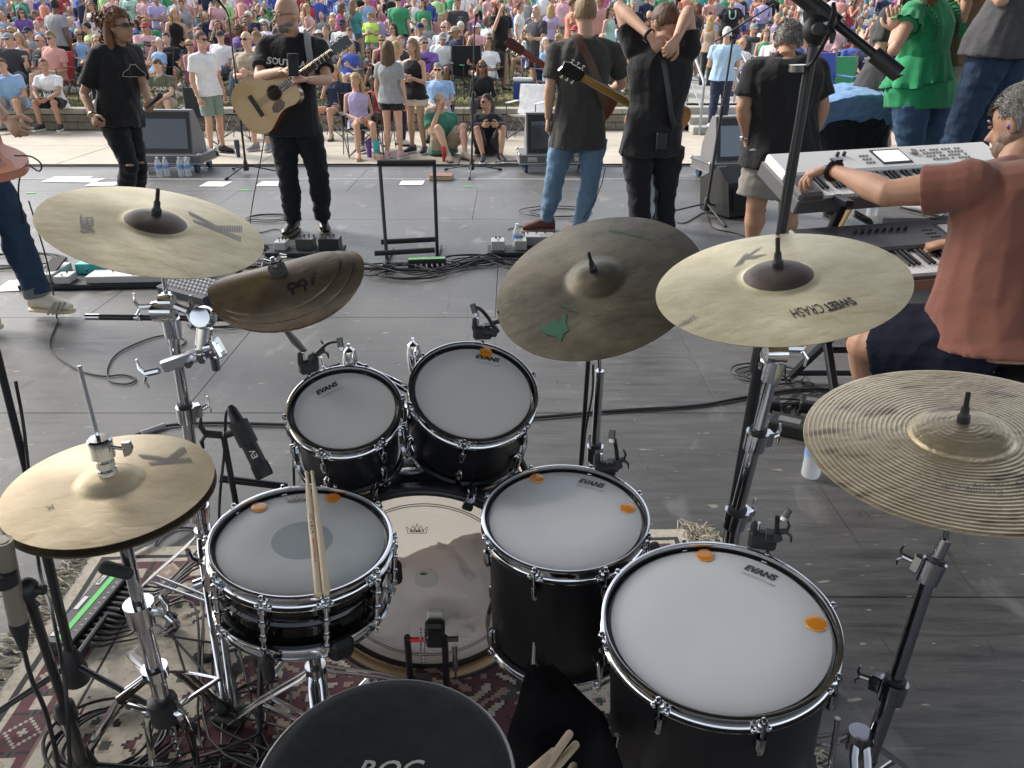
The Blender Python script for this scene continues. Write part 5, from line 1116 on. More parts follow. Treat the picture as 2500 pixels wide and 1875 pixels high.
def leg_tom(t, M, angs, Ro, zb, zt):      # floor tom legs, world vertical
    for k, a in enumerate(angs):
        p = M@V((math.cos(a)*(Ro+.012), math.sin(a)*(Ro+.012), zt)); q = V((p.x+math.cos(a)*.03, p.y+math.sin(a)*.03, .02)); Mi = M.inverted()
        b = MB(); b.cyl(Mi@p, Mi@lerp(p, q, .75), .0052, n=10); b.cyl(Mi@lerp(p, q, .75), Mi@q, .0052, n=10); b.build('leg', CH, t)
        b = MB(); b.caps(Mi@(q+V((0, 0, .015))), Mi@q, .011, .014); b.build('rubber_foot', RUB, t)
        c = Mi@lerp(p, q, .42); d = V((math.cos(a), math.sin(a), 0)); b = MB(); b.box(c-d*.012, (.034, .030, .045), Matrix.Rotation(a, 3, 'Z'), .006); b.build('leg_bracket', CH, t); wing(t, c+d*.01, d+V((-d.y, d.x, 0)), CH, 1.1)
leg_tom(t3, T3, (-1.95, .2, 2.3), .188, 0, -.20); leg_tom(t4, T4, (-.42, 1.5, -2.65), .213, 0, -.17)
# snare strainer, butt plate, wires on its left
b = MB(); b.box((.0, 0, -.085), (.020, .030, .085), bev=.006); b.tube([(.012, .0, -.055), (.030, .006, -.035), (.034, .010, -.012)], [.006, .007, .005], 8); b.cyl((.012, 0, -.105), (.030, 0, -.112), .011); b.build('strainer', CH, sn, Matrix.Rotation(3.35, 4, 'Z') @ Matrix.Translation((.190, 0, 0)))
b = MB(); b.box((0, 0, -.15), (.028, .05, .05), bev=.01); b.build('snare_bumper', BKP, sn, Matrix.Rotation(-.95, 4, 'Z') @ Matrix.Translation((.192, 0, 0)))
# snare stand
ss = thing('snare_stand', 'chrome snare stand basket and tripod half hidden under the snare drum', 'snare stand', (-.45, 1.31, 0)); b = MB(); b.cyl((0, 0, .03), (0, 0, .40), .0135); b.build('tube', CH, ss); tripod(ss, (0, 0, 0), CH, .26, .27, .8)
for a in (.4, 2.5, 4.6):
    d = V((math.cos(a), math.sin(a), 0)); b = MB(); b.tube([V((0, 0, .40)), d*.12+V((0, 0, .425)), d*.19+V((0, 0, .445)), d*.205+V((0, 0, .49))], .008, 8, flat=.6); b.build('basket_arm', CH, ss); b = MB(); b.caps(d*.205+V((0, 0, .46)), d*.205+V((0, 0, .50)), .012); b.build('rubber_grip', RUB, ss)
# orange gels
GEL = mat('amber_gel', (.85, .32, .02), .18, 0, bump=(120, .35, .002), trans=.25, coat=.6)
for (x, y, r_, t_, M_, lb) in ((632, 1239, .0175, sn, TS_, 'orange gel disc on the snare head, left of the drumsticks'), (812, 1216, .0175, sn, TS_, 'darker orange gel disc on the snare head, right of the drumsticks'), (1186, 862, .0170, t2, T2, 'orange gel disc half under the lettering of the larger rack tom'),
                               (1311, 1168, .0175, t3, T3, 'orange gel disc at upper left of the small floor tom head'), (1533, 1241, .0175, t3, T3, 'orange gel disc at right of the small floor tom head'), (1721, 1357, .0180, t4, T4, 'orange gel disc at top of the large floor tom head'), (1992, 1523, .0190, t4, T4, 'orange gel disc at right of the large floor tom head')):
    p = plane_pt(x, y, M_, -.0118); g = thing('gel_damper', lb, 'drum gel', group='orange gel dampers on the drum heads'); g.matrix_world = M_ @ Matrix.Translation(p)
    b = MB(); zz = .0025 if not (x == 812 or x == 1186) else .0008
    b.lathe([(.0005, zz*1.5), (r_*.4, zz*1.55), (r_*.75, zz*1.35), (r_*.95, zz*1.1), (r_, zz*.6), (r_, .0003), (.0005, .0003)], 28); b.build('gel', GEL, g)
# drumsticks
WOODS = mat('hickory', (.62, .49, .33), .5, bump=(70, .25, .002), var=(26, .14), stretch=(9, 1, 9))
def stick(name, label, a, b_, cat='drumstick', group=None, M=None, L=.407):
    a, b_ = V(a), V(b_); d = (b_-a).normalized(); t = thing(name, label, cat, a, None, group); q = frame(d); Mx = Matrix((q[0], q[1], d)).transposed().to_4x4(); Mx.translation = a; t.matrix_world = Mx
    b = MB(); b.lathe([(.0008, 0), (.0032, .001), (.0046, .005), (.0046, .010), (.0032, .016), (.0034, .024), (.0068, .10), (.0071, .16), (.0072, L-.004), (.0058, L), (.001, L+.0004)], 18); b.build('stick', mat('hickory_'+cat, (.62, .49, .33), .5, bump=(60, .3, .002), var=(30, .14), stretch=(1, 1, .08)), t); return t, Mx
A1, B1 = G(748, 1151, .672), G(776, 1432, .649); A2, B2 = G(762, 1150, .672), G(794, 1427, .650)
s_1, mx1 = stick('drumstick', 'left hickory drumstick lying across the snare head, black lettering', A1, A1+(B1-A1).normalized()*.407, group='pair of drumsticks on the snare'); s_2, mx2 = stick('drumstick', 'right hickory drumstick lying across the snare head beside the lettered one', A2, A2+(B2-A2).normalized()*.407, group='pair of drumsticks on the snare')
me = text_me('VIC FIRTH', .0105, INK, 0, .0003, squash=1.5); zc = mx1.inverted().to_3x3() @ V((0, 0, 1)); aa = math.atan2(zc.y, zc.x)-.1
for v in me.vertices:
    th = v.co.y/.0073; v.co = V((.0075*math.cos(aa+th), .0075*math.sin(aa+th), .20+v.co.x))
obj('print', me, s_1)
me = text_me('AMERICAN CLASSIC 5A', .0055, mat('red_ink', (.45, .05, .04), .6), 0, .0001, squash=1.3)
for v in me.vertices:
    th = v.co.y/.0073; v.co = V((.0075*math.cos(aa+th), .0075*math.sin(aa+th), .285+v.co.x))
obj('print', me, s_1)
# ---- bass drum
BC = V((D(1040, 1440, 1.565).x, 1.565, .292)); bn = V((.03, -1, .05)).normalized()
zx = bn; xx_ = V((1, 0, 0)); xx_ = (xx_-zx*xx_.dot(zx)).normalized(); yy_ = zx.cross(xx_); MBd = Matrix((xx_, yy_, zx)).transposed().to_4x4(); MBd.translation = BC
bd = thing('bass_drum', 'black bass drum with clear batter head showing white towels stuffed inside', 'bass drum'); bd.matrix_world = MBd
RB, LB = .278, .42
def two(outer, inner, prof, cut, name, parent, n=96):      # lathe whose faces past `cut` take the inner material
    b = MB(); N = len(prof)
    for k in range(N):
        b.cur = 0 if k < cut else 1; p, q = prof[k], prof[(k+1) % N]
        vs = [V((r*math.cos(2*PI*i/n), r*math.sin(2*PI*i/n), z)) for r, z in (p, q) for i in range(n)]; b.add(vs, [(i, (i+1) % n, n+(i+1) % n, n+i) for i in range(n)])
    me = b.mesh(name, [outer, inner], 50); bm = bmesh.new(); bm.from_mesh(me); bmesh.ops.remove_doubles(bm, verts=bm.verts, dist=1e-5); bmesh.ops.recalc_face_normals(bm, faces=bm.faces); bm.to_mesh(me); bm.free(); return obj(name, me, parent)
two(SATIN, MAPLE, [(RB, -.03), (RB, -LB), (RB-.008, -LB), (RB-.008, -.03)], 2, 'shell', bd)
two(mat('satin_hoop', (.05, .05, .055), .30, .3), MAPLE, [(RB+.008, .028), (RB+.022, .028), (RB+.022, -.014), (RB+.009, -.014)], 3, 'hoop', bd)
two(SATIN, MAPLE, [(RB+.008, -LB-.028), (RB+.022, -LB-.028), (RB+.022, -LB+.014), (RB+.009, -LB+.014)], 3, 'hoop', bd)
b = MB(); b.lathe([(RB-.010, -.010), (RB+.007, -.010), (RB+.007, -.016), (RB-.010, -.016)], 96, None, True); b.build('head_collar', RING, bd)
mcl = bpy.data.materials.new('clear_film'); mcl.use_nodes = True; nn = mcl.node_tree.nodes; ll = mcl.node_tree.links; pb = nn['Principled BSDF']; pb.inputs['Base Color'].default_value = (.97, .86, .79, 1); pb.inputs['Roughness'].default_value = .12
tr = nn.new('ShaderNodeBsdfTransparent'); mxs = nn.new('ShaderNodeMixShader'); mxs.inputs[0].default_value = .46; ll.new(tr.outputs[0], mxs.inputs[1]); ll.new(pb.outputs[0], mxs.inputs[2]); ll.new(mxs.outputs[0], nn['Material Output'].inputs[0])
b = MB(); b.add([V((math.cos(2*PI*i/96)*(RB-.008), math.sin(2*PI*i/96)*(RB-.008), -.012)) for i in range(96)], [tuple(range(96))]); hd = b.build('batter_head', mcl, bd, smooth=0)
b = MB()
for rr_ in (.232, .238): b.lathe([(rr_, -.0112), (rr_+.0018, -.0112), (rr_+.0018, -.0124), (rr_, -.0124)], 96, None, True)
b.build('head_ring', mat('ring_print', (.03, .02, .02), .4), bd)
b = MB(); b.lathe([(.0005, -LB-.012), (RB+.004, -LB-.012), (RB+.004, -LB-.014), (.0005, -LB-.014)], 64)
mth = bpy.data.materials.new('front_head_film'); mth.use_nodes = True; q = mth.node_tree; pb = q.nodes['Principled BSDF']; pb.inputs['Base Color'].default_value = (.85, .82, .76, 1); pb.inputs['Roughness'].default_value = .5; tl = q.nodes.new('ShaderNodeBsdfTranslucent'); tl.inputs[0].default_value = (.92, .89, .82, 1); ms = q.nodes.new('ShaderNodeMixShader'); ms.inputs[0].default_value = .9
q.links.new(pb.outputs[0], ms.inputs[1]); q.links.new(tl.outputs[0], ms.inputs[2]); q.links.new(ms.outputs[0], q.nodes['Material Output'].inputs[0]); b.build('front_head', mth, bd)
b = MB(); b.lathe([(.0005, -.0108), (.030, -.0108), (.0305, -.0118)], 32, Matrix.Translation((.0, .015, 0))); b.build('impact_patch', mat('patch_film', (.60, .55, .48), .35), bd)
bvB = bvh_of(hd.data)
def crownB(a, b2, k=1.):
    A, B = plane_pt(*a, MBd, -.012), plane_pt(*b2, MBd, -.012); A.z = B.z = -.0100; d = B-A; L = d.length; d.normalize(); p = V((-d.y, d.x, 0)); P = [(0.06, -.02), (0, .34), (.2, .16), (.32, .42), (.41, .18), (.5, .52), (.59, .18), (.68, .42), (.8, .16), (1, .34), (.94, -.02)]; P = [A+d*x*L+p*y*L for x, y in P]; b_ = MB(); w = L*.014
    for i in range(len(P)): u, v = P[i], P[(i+1) % len(P)]; e = (v-u).normalized(); n2 = V((-e.y, e.x, 0))*w; b_.add([u-n2, v-n2, v+n2, u+n2], [(0, 1, 2, 3)])
    b_.build('print', INK, bd, smooth=0); me = text_me('REMO', L*.20, INK, 0, .0004, squash=1.25); obj('print', me, bd, Matrix.Translation(A+d*L*.5+p*L*.10) @ Matrix.Rotation(math.atan2(d.y, d.x), 4, 'Z'))
crownB((993, 1300), (1044, 1300)); crownB((1025, 1402), (1044, 1402))
# claws
for a in (1.15, 1.95, .35, 2.8, -.4, -2.75):
    b = MB(); b.box((RB+.012, 0, .022), (.036, .022, .020), bev=.005); b.box((RB+.026, 0, -.004), (.010, .022, .05), bev=.003); b.cyl((RB+.030, 0, .045), (RB+.030, 0, -.10), .0035, n=8); b.cyl((RB+.030, 0, .026), (RB+.030, 0, .046), .007, n=8); b.build('claw', CH, bd, Matrix.Rotation(a, 4, 'Z'))
    b = MB(); b.box((RB+.002, 0, .034), (.018, .026, .012), bev=.004); b.build('claw_pad', BKP, bd, Matrix.Rotation(a, 4, 'Z'))
# oval badge
b = MB(); b.lathe([(.0005, .003), (.030, .003), (.034, .0015), (.034, 0)], 32, Matrix.Diagonal((1, .55, 1, 1))); bdg = b.build('badge', mat('badge_silver', (.5, .5, .52), .3, .8), bd, Matrix.Translation((-.035, RB*.995, -.11)) @ Matrix.Rotation(-PI/2, 4, 'X') @ Matrix.Rotation(PI, 4, 'Y') @ Matrix.Rotation(PI, 4, 'Y')); me = text_me('DECADE', .014, mat('navy_ink', (.02, .03, .12), .4), 0, .0004); obj('print', me, bdg, Matrix.Translation((0, 0, .0036)))
# towels
TW = mat('white_towelling', (.93, .86, .82), .95, bump=(260, .5, .003), sheen=.3)
q = TW.node_tree; tl = q.nodes.new('ShaderNodeBsdfTranslucent'); tl.inputs[0].default_value = (.95, .88, .84, 1); ms = q.nodes.new('ShaderNodeMixShader'); ms.inputs[0].default_value = .2; q.links.new(q.nodes['Principled BSDF'].outputs[0], ms.inputs[1]); q.links.new(tl.outputs[0], ms.inputs[2]); q.links.new(ms.outputs[0], q.nodes['Material Output'].inputs[0])
def towel(cx, cy, cz, rx, ry, rz, seed, label):
    b = MB(); b.ell((cx, cy, cz), rx, ry, rz, None, 96, 64); lim = RB-.014
    me = b.mesh('towel', [TW], 180)
    for v in me.vertices:
        p = v.co*V((5.5, 7, 4)).x+V((seed, seed*2, 0)); p = V((v.co.x*6, v.co.y*9, v.co.z*5))+V((seed, seed*2, 0)); rd = 1-abs(noise.noise(p))*2.2; r2 = noise.noise(p*2.1+V((5, 1, 2)))
        v.co += (v.normal*.7+V((0, .3, .1)))*(.034*rd+.010*r2)
        rr = math.hypot(v.co.x, v.co.y)
        if rr > lim: v.co.x *= lim/rr; v.co.y *= lim/rr
        v.co.z = min(v.co.z, -.020-.004*abs(noise.noise(p*2)))
    t = obj('towel', me); t.matrix_world = MBd; tag(t, label, 'towel', 'towels stuffed in the bass drum')
towel(.04, -.13, -.10, .21, .155, .085, 3.1, 'crumpled white towel filling the middle of the bass drum'); towel(-.13, -.13, -.09, .13, .125, .08, 8.2, 'crumpled white towel at the lower left inside the bass drum'); towel(.15, -.02, -.12, .10, .10, .07, 5.7, 'folded white towel standing up at the right inside the bass drum')
# tom mounts on the bass drum
tm = thing('tom_mount', 'chrome double tom holder rising from the bass drum between the rack toms', 'tom holder', (-.25, 1.80, .57)); b = MB(); b.cyl((0, 0, 0), (0, .0, .20), .014); b.box((0, 0, .0), (.06, .10, .02), bev=.008); b.box((0, 0, .12), (.07, .05, .045), bev=.012); b.build('post', CH, tm)
for tgt, lb in ((D(855, 885, 1.80), 1), (D(1010, 870, 1.86), 2)):
    e = tgt-V((-.25, 1.80, .57)); b = MB(); b.tube([V((0, 0, .16)), V((e.x*.4, e.y, e.z*.8)), e], .011, 12); b.build('arm', CH, tm)
    b = MB(); b.tube([e+V((0, .0, -.05)), e+V((0, 0, -.03)), e+V((0, 0, .01)), e+V((0, 0, .035)), e+V((0, 0, .042))], [.017, .024, .026, .020, .008], 18, flat=.75); b.cyl(e+V((0, 0, .04)), e+V((0, 0, .052)), .004); b.build('tilter_housing', CH, tm); wing(tm, e+V((-.02 if lb == 1 else .02, -.02, .0)), (-1 if lb == 1 else 1, -.4, -.2), CH, 1.5)
# kick pedal
kp = thing('kick_pedal', 'black single bass drum pedal with red shaft and square beater in front of the drum', 'bass drum pedal', (D(1030, 1640, 1.45).x, 1.43, .012)); o_ = kp.location.copy()
W_ = lambda x, y, Y: D(x, y, Y)-o_
for x0, x1 in ((994, 1000), (1085, 1088)): b = MB(); pt = W_(x0, 1556, 1.46); b.tube([(pt.x, pt.y, 0), (pt.x, pt.y, .02), (pt.x, pt.y, pt.z)], [.014, .012, .012], 10, flat=.7); b.build('post', BKM, kp)
pl, pr = W_(994, 1562, 1.46), W_(1090, 1560, 1.46); b = MB(); b.cyl(pl, lerp(pl, pr, .55), .006, n=6); b.build('shaft', mat('red_anodised', (.45, .01, .02), .3, .7), kp); b = MB(); b.cyl(lerp(pl, pr, .5), pr+V((.03, 0, 0)), .007, n=6); b.box(lerp(pl, pr, .72), (.045, .03, .04), bev=.006); b.build('cam', BKM, kp)
bt = W_(1062, 1535, 1.49); b = MB(); b.box(bt, (.050, .035, .048), Matrix.Rotation(-.5, 3, 'X'), .008); b.build('beater', BKP, kp); b = MB(); b.box(bt+V((0, .026, .012)), (.046, .020, .046), Matrix.Rotation(-.5, 3, 'X'), .006); b.build('beater_felt', mat('felt_white', (.6, .58, .52), .95), kp); b = MB(); b.cyl(bt, lerp(pl, pr, .72), .004); b.build('beater_rod', CH, kp)
b = MB()
for k in range(11):
    for s_ in (-.005, .005): b.box(W_(1032, 1535+k*8, 1.455)+V((s_, 0, 0)), (.004, .006, .008), bev=.001)
b.build('chain', CH, kp)
fa, fb = V((W_(1034, 1600, 1.45).x, .01, .10)), V((W_(1034, 1600, 1.45).x-.0, -.27, .02)); q_ = frame((fb-fa)); b = MB(); out_ = []
for k in range(13): tt = k/12; w_ = .018+.027*math.sin(min(1, tt*1.6)*PI/2); out_.append((tt, w_))
pts = [lerp(fa, fb, t_)+V((-w_, 0, 0)) for t_, w_ in out_]+[lerp(fa, fb, t_)+V((w_, 0, 0)) for t_, w_ in reversed(out_)]; b.extrude(pts, (0, 0, .008)); fo_ = b.build('footboard', mat('footboard_steel', (.12, .12, .125), .35, .7), kp, smooth=0)
b = MB(); pts2 = [lerp(fa, fb, .08+t_*.9)+V((-w_*.72, 0, .0095)) for t_, w_ in out_]+[lerp(fa, fb, .08+t_*.9)+V((w_*.72, 0, .0095)) for t_, w_ in reversed(out_)]; b.extrude(pts2, (0, 0, .003)); b.build('footboard_pad', BKP, kp, smooth=0)
me = text_me('dw', .05, mat('light_print', (.55, .55, .55), .5), 0, .002); sl = math.atan2(.08, .28); obj('print', me, kp, Matrix.Translation(lerp(fa, fb, .45)+V((0, 0, .0145))) @ Matrix.Rotation(sl, 4, 'X') @ Matrix.Rotation(PI, 4, 'Z'))
b = MB(); b.box((0, -.02, .006), (.20, .12, .008), bev=.002); b.build('base_plate', BKM, kp); b = MB(); b.tube([pr+V((.02, 0, -.02)), pr+V((.02, -.005, -.10))], .007, 10); b.cyl(pr+V((.02, -.005, -.10)), pr+V((.02, -.005, -.13)), .003); b.build('spring', CH, kp)
# ---- throne
TC = V((-.193, .795, .585)); th_ = thing('drum_throne', 'round black fabric drum throne seat with chrome piping at the bottom edge', 'drum throne', (TC.x, TC.y, 0))
FUZZ = mat('black_velour', (.014, .015, .018), .95, bump=(420, .6, .002), var=(30, .35), sheen=.12, spec=.15)
b = MB(); b.lathe([(.001, .574), (.06, .576), (.12, .582), (.165, .586), (.186, .580), (.195, .566), (.196, .545), (.19, .50), (.17, .49), (.001, .49)], 72); se = b.build('seat', FUZZ, th_, smooth=70)
b = MB(); b.tube([V((math.cos(2*PI*i/72)*.1965, math.sin(2*PI*i/72)*.1965, .567)) for i in range(72)], .0035, 8, closed=True); b.build('piping', mat('grey_piping', (.30, .30, .30), .35, .4), th_); b = MB(); b.cyl((0, 0, .05), (0, 0, .50), .018); b.build('tube', CH, th_); tripod(th_, (0, 0, 0), CH, .28, .26, .2)
bvt = bvh_of(se.data); lgm = mat('ring_print_grey', (.42, .41, .37), .7); polys = []
for i in range(40):
    if i in (12, 13, 27, 28): continue
    a0, a1 = 2*PI*i/40, 2*PI*(i+1)/40; polys.append([V((math.cos(a)*r-.0, math.sin(a)*r-.008, 0)) for a, r in ((a0, .056), (a1, .056), (a1, .052), (a0, .052))])
laid(th_, bvt, polys, None, lgm); 
me = text_me('ROC', .046, lgm, .3, .0006); drape(me, Matrix.Translation((.002, .012, .9)), bvt, (0, 0, -1), .0012, 0); obj('print', me, th_); me = text_me('SOC', .046, lgm, .3, .0006); drape(me, Matrix.Translation((0, -.034, .9)), bvt, (0, 0, -1), .0012, 0); obj('print', me, th_)
# ================================================================ RUG, MICROPHONES, CABLES
# rug: a knotted field, every knot a cell with its own yarn colour
rc0, rc1, rc2, rc3 = G(-150, 1790), G(235, 1405), G(1590, 1262), G(2085, 1862)
RUGC = (rc1+rc2)/2; RW, RL = 2.02, 1.55
rg0 = V((-1.30, .50, 0)); YAR = [(.54, .485, .39), (.44, .39, .30), (.115, .030, .040), (.018, .016, .018), (.055, .070, .055), (.36, .24, .18), (.24, .17, .12)]
cell = .0085; nx, ny = 236, 186; r_u = (G(1600, 1262)-G(235, 1405)); r_u.z = 0; r_ang = .06
def rug_pat(i, j):
    x, y = i/nx, j/ny; bx, by = min(i, nx-1-i), min(j, ny-1-j); e = min(bx, by)
    if e < 5: return 0
    if e < 7: return 3
    if e < 22:
        if e < 9 or e > 20: return 0 if e < 9 else 6
        s_ = (i if by < bx else j); p = (s_ % 22)-11; q = e-15
        a = abs(p)+abs(q)
        if a < 2: return 0
        if a < 5: return 2 if s_ % 44 < 22 else 5
        if a == 5 or (abs(p) > 8 and abs(q) < 3): return 0
        if (abs(p)-abs(q)) % 6 == 0 and a < 10: return 4
        return 3 if (p*q) % 7 == 0 else 2
    if e < 29: return 3 if e == 27 else 0
    X, Y = (i-nx/2), (j-ny/2); X0, Y0 = abs(X), abs(Y)
    d = math.hypot(X/1.45, Y)
    w = 40+5*math.cos(8*math.atan2(Y0, X0/1.45))
    if d < w:                                   # central medallion, wine red with scrolls
        f = math.sin(X0*.52+3*math.sin(Y0*.33))+math.sin(Y0*.57+2.4*math.sin(X0*.29))
        if d > w-3: return 3
        if f > 1.25: return 0
        if f > 1.0: return 3
        if f < -1.45: return 5
        if f < -1.25: return 3
        if abs(math.sin(X0*.12)*math.sin(Y0*.13)) > .93: return 4
        return 2
    c = (nx/2-29-X0)+(ny/2-29-Y0)              # floral corners and scattered sprays on the ivory field
    f = math.sin(X0*.45+2.2*math.sin(Y0*.33+1))+math.sin(Y0*.52+2.0*math.sin(X0*.38))
    if c < 16:
        if f > .9: return 0
        if f > .6: return 3
        if f < -1.3: return 2
        return 2 if f < -.2 else 6 if f < .1 else 2
    g = noise.noise(V((X0*.045, Y0*.045, 2)))
    if g > .12:
        if f > 1.35: return 2
        if f > 1.0: return 3
        if f < -1.4: return 4
        if f < -1.1: return 5
    return 0
b = MB(); ca, sa = math.cos(r_ang), math.sin(r_ang)
def rug_w(u, v, h=0):
    z = .009+.007*max(0, noise.noise(V((u*2.2, v*2.2, 4))))+.003*noise.noise(V((u*9, v*9, 0))); sh = -.12*(1-v/(ny*cell))*0
    return V((rg0.x+u*ca-v*sa, rg0.y+u*sa+v*ca, z+h))
vs = [rug_w(i*cell, j*cell) for j in range(ny+1) for i in range(nx+1)]; b.v = vs; rr_ = random.Random(5)
for j in range(ny):
    for i in range(nx): b.f.append((j*(nx+1)+i, j*(nx+1)+i+1, (j+1)*(nx+1)+i+1, (j+1)*(nx+1)+i)); k = rug_pat(i, j); b.m.append(1 if k == 0 and rr_.random() < .16 else k)
rug = thing('oriental_rug', 'worn ivory and wine-red oriental rug with knotted fringe under the drum kit', 'rug')
me = b.mesh('pile', [mat('yarn_%s' % n_, c, .95, bump=(300, .6, .002), var=(20, .14), sheen=.3) for n_, c in zip('abcdefg', YAR)], 0); obj('pile', me, rug)
b = MB()
for side in (0, 1):
    u0 = 0 if side == 0 else nx*cell; sg = -1 if side == 0 else 1
    for k in range(210):
        v = k/210*ny*cell+rr_.uniform(-.006, .006); P = [rug_w(u0-sg*.004, v, .002)]; uu, vv = u0, v; dr = rr_.uniform(-.9, .9)
        for q in range(5): uu += sg*rr_.uniform(.010, .026); vv += dr*.012+rr_.uniform(-.012, .012); P.append(rug_w(uu, vv, .002) if 0 else V((rug_w(uu, vv).x, rug_w(uu, vv).y, .004+rr_.random()*.012)))
        b.tube(spline(P, 3), .0022+.001*rr_.random(), 4)
for k in range(46):      # loose tangles at the corner
    u, v = (nx*cell+rr_.uniform(-.02, .09), ny*cell+rr_.uniform(-.1, .03)); P = [V((rug_w(u, v).x+rr_.uniform(-.03, .03), rug_w(u, v).y+rr_.uniform(-.03, .03), .004+rr_.random()*.010)) for _ in range(5)]; b.tube(spline(P, 4), .0018, 4)
fr = b.build('fringe', mat('fringe_cotton', (.50, .46, .36), .95), rug); tag(fr, kind='stuff')
# ---- cable helpers
def cable(name, label, pts, r=.0035, z=.006, mt=None, cat='cable', n=6, group=None):
    P = []
    for p in pts: P.append(V(p) if len(p) == 3 and not isinstance(p, tuple) else (G(p[0], p[1], p[2] if len(p) > 2 else z)))
    b = MB(); b.tube(spline(P, n), r, 6); o = b.build(name, mt or CAB, smooth=60); return tag(o, label, cat, group)
def coil_pts(c, R_, turns, jit, z=.006, sq=.8, seed=1, n=14, r=.0035):
    g = random.Random(seed); P = []
    for k in range(int(turns*n)):
        a = 2*PI*k/n; t = k/n; q = R_*(1+jit*math.sin(t*2.3+seed)+g.uniform(-.05, .05)); P.append(V((c[0]+q*math.cos(a)+jit*.1*math.sin(t*5), c[1]+q*sq*math.sin(a), z+r*1.6*(t % 3)+g.uniform(0, .004))))
    return P
# ---- microphones
def straight_mic(parent, a, d, L=.16, r=.017, head=.03, body=BKM, name='microphone'):
    a = V(a); d = V(d).normalized(); b = MB(); b.tube([a, a, a+d*.012, a+d*.05, a+d*(L-head), a+d*(L-head)], [.004, r*.55, r*.62, r*.85, r, r*.9], 18); m_ = b.build(name, body, parent)
    b = MB(); b.tube([a+d*(L-head), a+d*(L-head), a+d*(L-.004), a+d*L], [r*.9, r*1.12, r*1.12, r*.9], 18); b.build('grille', mat('mic_grille', (.03, .03, .03), .3, .8, bump=(900, .8, .001)), m_)
    return m_
def tri_base(t, base, m=BKM, R_=.30, h=.17, a0=.3, hubr=.03, r=.0085):
    base = V(base)
    for k in range(3):
        a = a0+2*PI*k/3; d = V((math.cos(a), math.sin(a), 0)); b = MB(); b.cyl(base+V((0, 0, h))+d*.015, base+d*R_+V((0, 0, .012)), r, r*.8, n=8); b.build('leg', m, t); b = MB(); b.caps(base+d*(R_-.02)+V((0, 0, .018)), base+d*(R_+.015)+V((0, 0, .012)), .013, .013); b.build('rubber_foot', RUB, t)
    b = MB(); b.tube([base+V((0, 0, h-.06)), base+V((0, 0, h-.06)), base+V((0, 0, h-.02)), base+V((0, 0, h+.05)), base+V((0, 0, h+.06))], [.01, hubr, hubr*1.05, hubr*.6, .012], 16); b.build('hub', BKP if m is BKM else m, t)
def boom_stand(label, base, top, boom_a, boom_b, R_=.30, h=.17, a0=.3, rp=.0125, group=None, name='microphone_stand', lowf=.45, rb=.007):
    t = thing(name, label, 'mic stand', base, None, group); B0 = V(base); T = V(top)-B0; b = MB(); b.cyl((0, 0, h), T*lowf, rp, n=14); b.build('tube', BKM, t); b = MB(); b.cyl(T*lowf, T, rp*.68, n=12); b.build('tube', BKM, t)
    b = MB(); b.tube([T*(lowf-.02), T*(lowf-.02), T*(lowf+.035), T*(lowf+.04)], [rp, rp*1.55, rp*1.4, rp*.8], 14); b.build('clutch', BKP, t)
    tri_base(t, (0, 0, 0), BKM, R_, h, a0)
    if boom_a is not None:
        a, c = V(boom_a)-B0, V(boom_b)-B0; b = MB(); b.cyl(a, c, rb, n=10); b.build('boom_arm', BKM, t); b = MB(); b.ell(T, .020, .020, .022); b.cyl(T-V((.03, 0, 0)), T+V((.03, 0, 0)), .009); b.build('swivel', BKP, t)
    return t
def clip_mic(name, label, P, ax, goose, mouth, k=1.):
    """rim clamp at P, gooseneck through goose points, small capsule at the end"""
    t = thing(name, label, 'microphone', P); P = V(P); b = MB(); ax = V(ax).normalized()
    b.box((0, 0, .008), (.050*k, .022*k, .038*k), Matrix.Rotation(math.atan2(ax.y, ax.x), 3, 'Z'), .006); b.box(V((0, 0, .022))+ax*.012, (.022, .03, .016), Matrix.Rotation(math.atan2(ax.y, ax.x), 3, 'Z'), .004); b.caps(V((0, 0, .02))-ax*.02, V((0, 0, .045))-ax*.02, .008, .006); b.build('clamp', BKP, t); wing(t, V((0, 0, .03))+ax*.02, ax+V((0, 0, .3)), BKP, 1.1); b = MB(); b.cyl(V((0, 0, .03))-ax*.012, V((0, 0, .048))-ax*.012, .0035); b.build('screw', CH, t)
    g = [V(p)-P for p in goose]; b = MB(); b.tube([V((0, 0, .01)), g[0]], [.012, .012], 12); b.tube([g[0], lerp(g[0], g[1], .5)], [.0125, .009], 12); b.build('socket', BKP, t); b = MB(); b.tube(spline(g, 6), .0048, 8); b.build('gooseneck', BKM, t)
    e, m_ = V(mouth[0])-P, V(mouth[1])-P; b = MB(); b.tube([e, e, lerp(e, m_, .7)], [.003, .0075, .0078], 14); b.build('capsule', mat('grey_mic', (.10, .10, .10), .4, .6), t); b = MB(); b.tube([lerp(e, m_, .7), m_, m_], [.0080, .0080, .006], 14); b.build('capsule_grille', mat('silver_grille', (.5, .5, .5), .35, .8), t); return t
clip_mic('drum_microphone', 'black clip-on microphone on the rim of the small rack tom', D(755, 900, 1.74), (.7, .6, 0), [D(762, 872, 1.745), D(775, 860, 1.745), D(800, 838, 1.74), D(826, 832, 1.73)], (D(828, 824, 1.73), D(834, 857, 1.72)))
clip_mic('drum_microphone', 'black clip-on microphone on the rim of the larger rack tom', D(1178, 818, 1.865), (1, .1, 0), [D(1210, 812, 1.85), D(1196, 782, 1.85), D(1175, 757, 1.84), D(1160, 750, 1.84)], (D(1153, 742, 1.84), D(1163, 774, 1.83)))
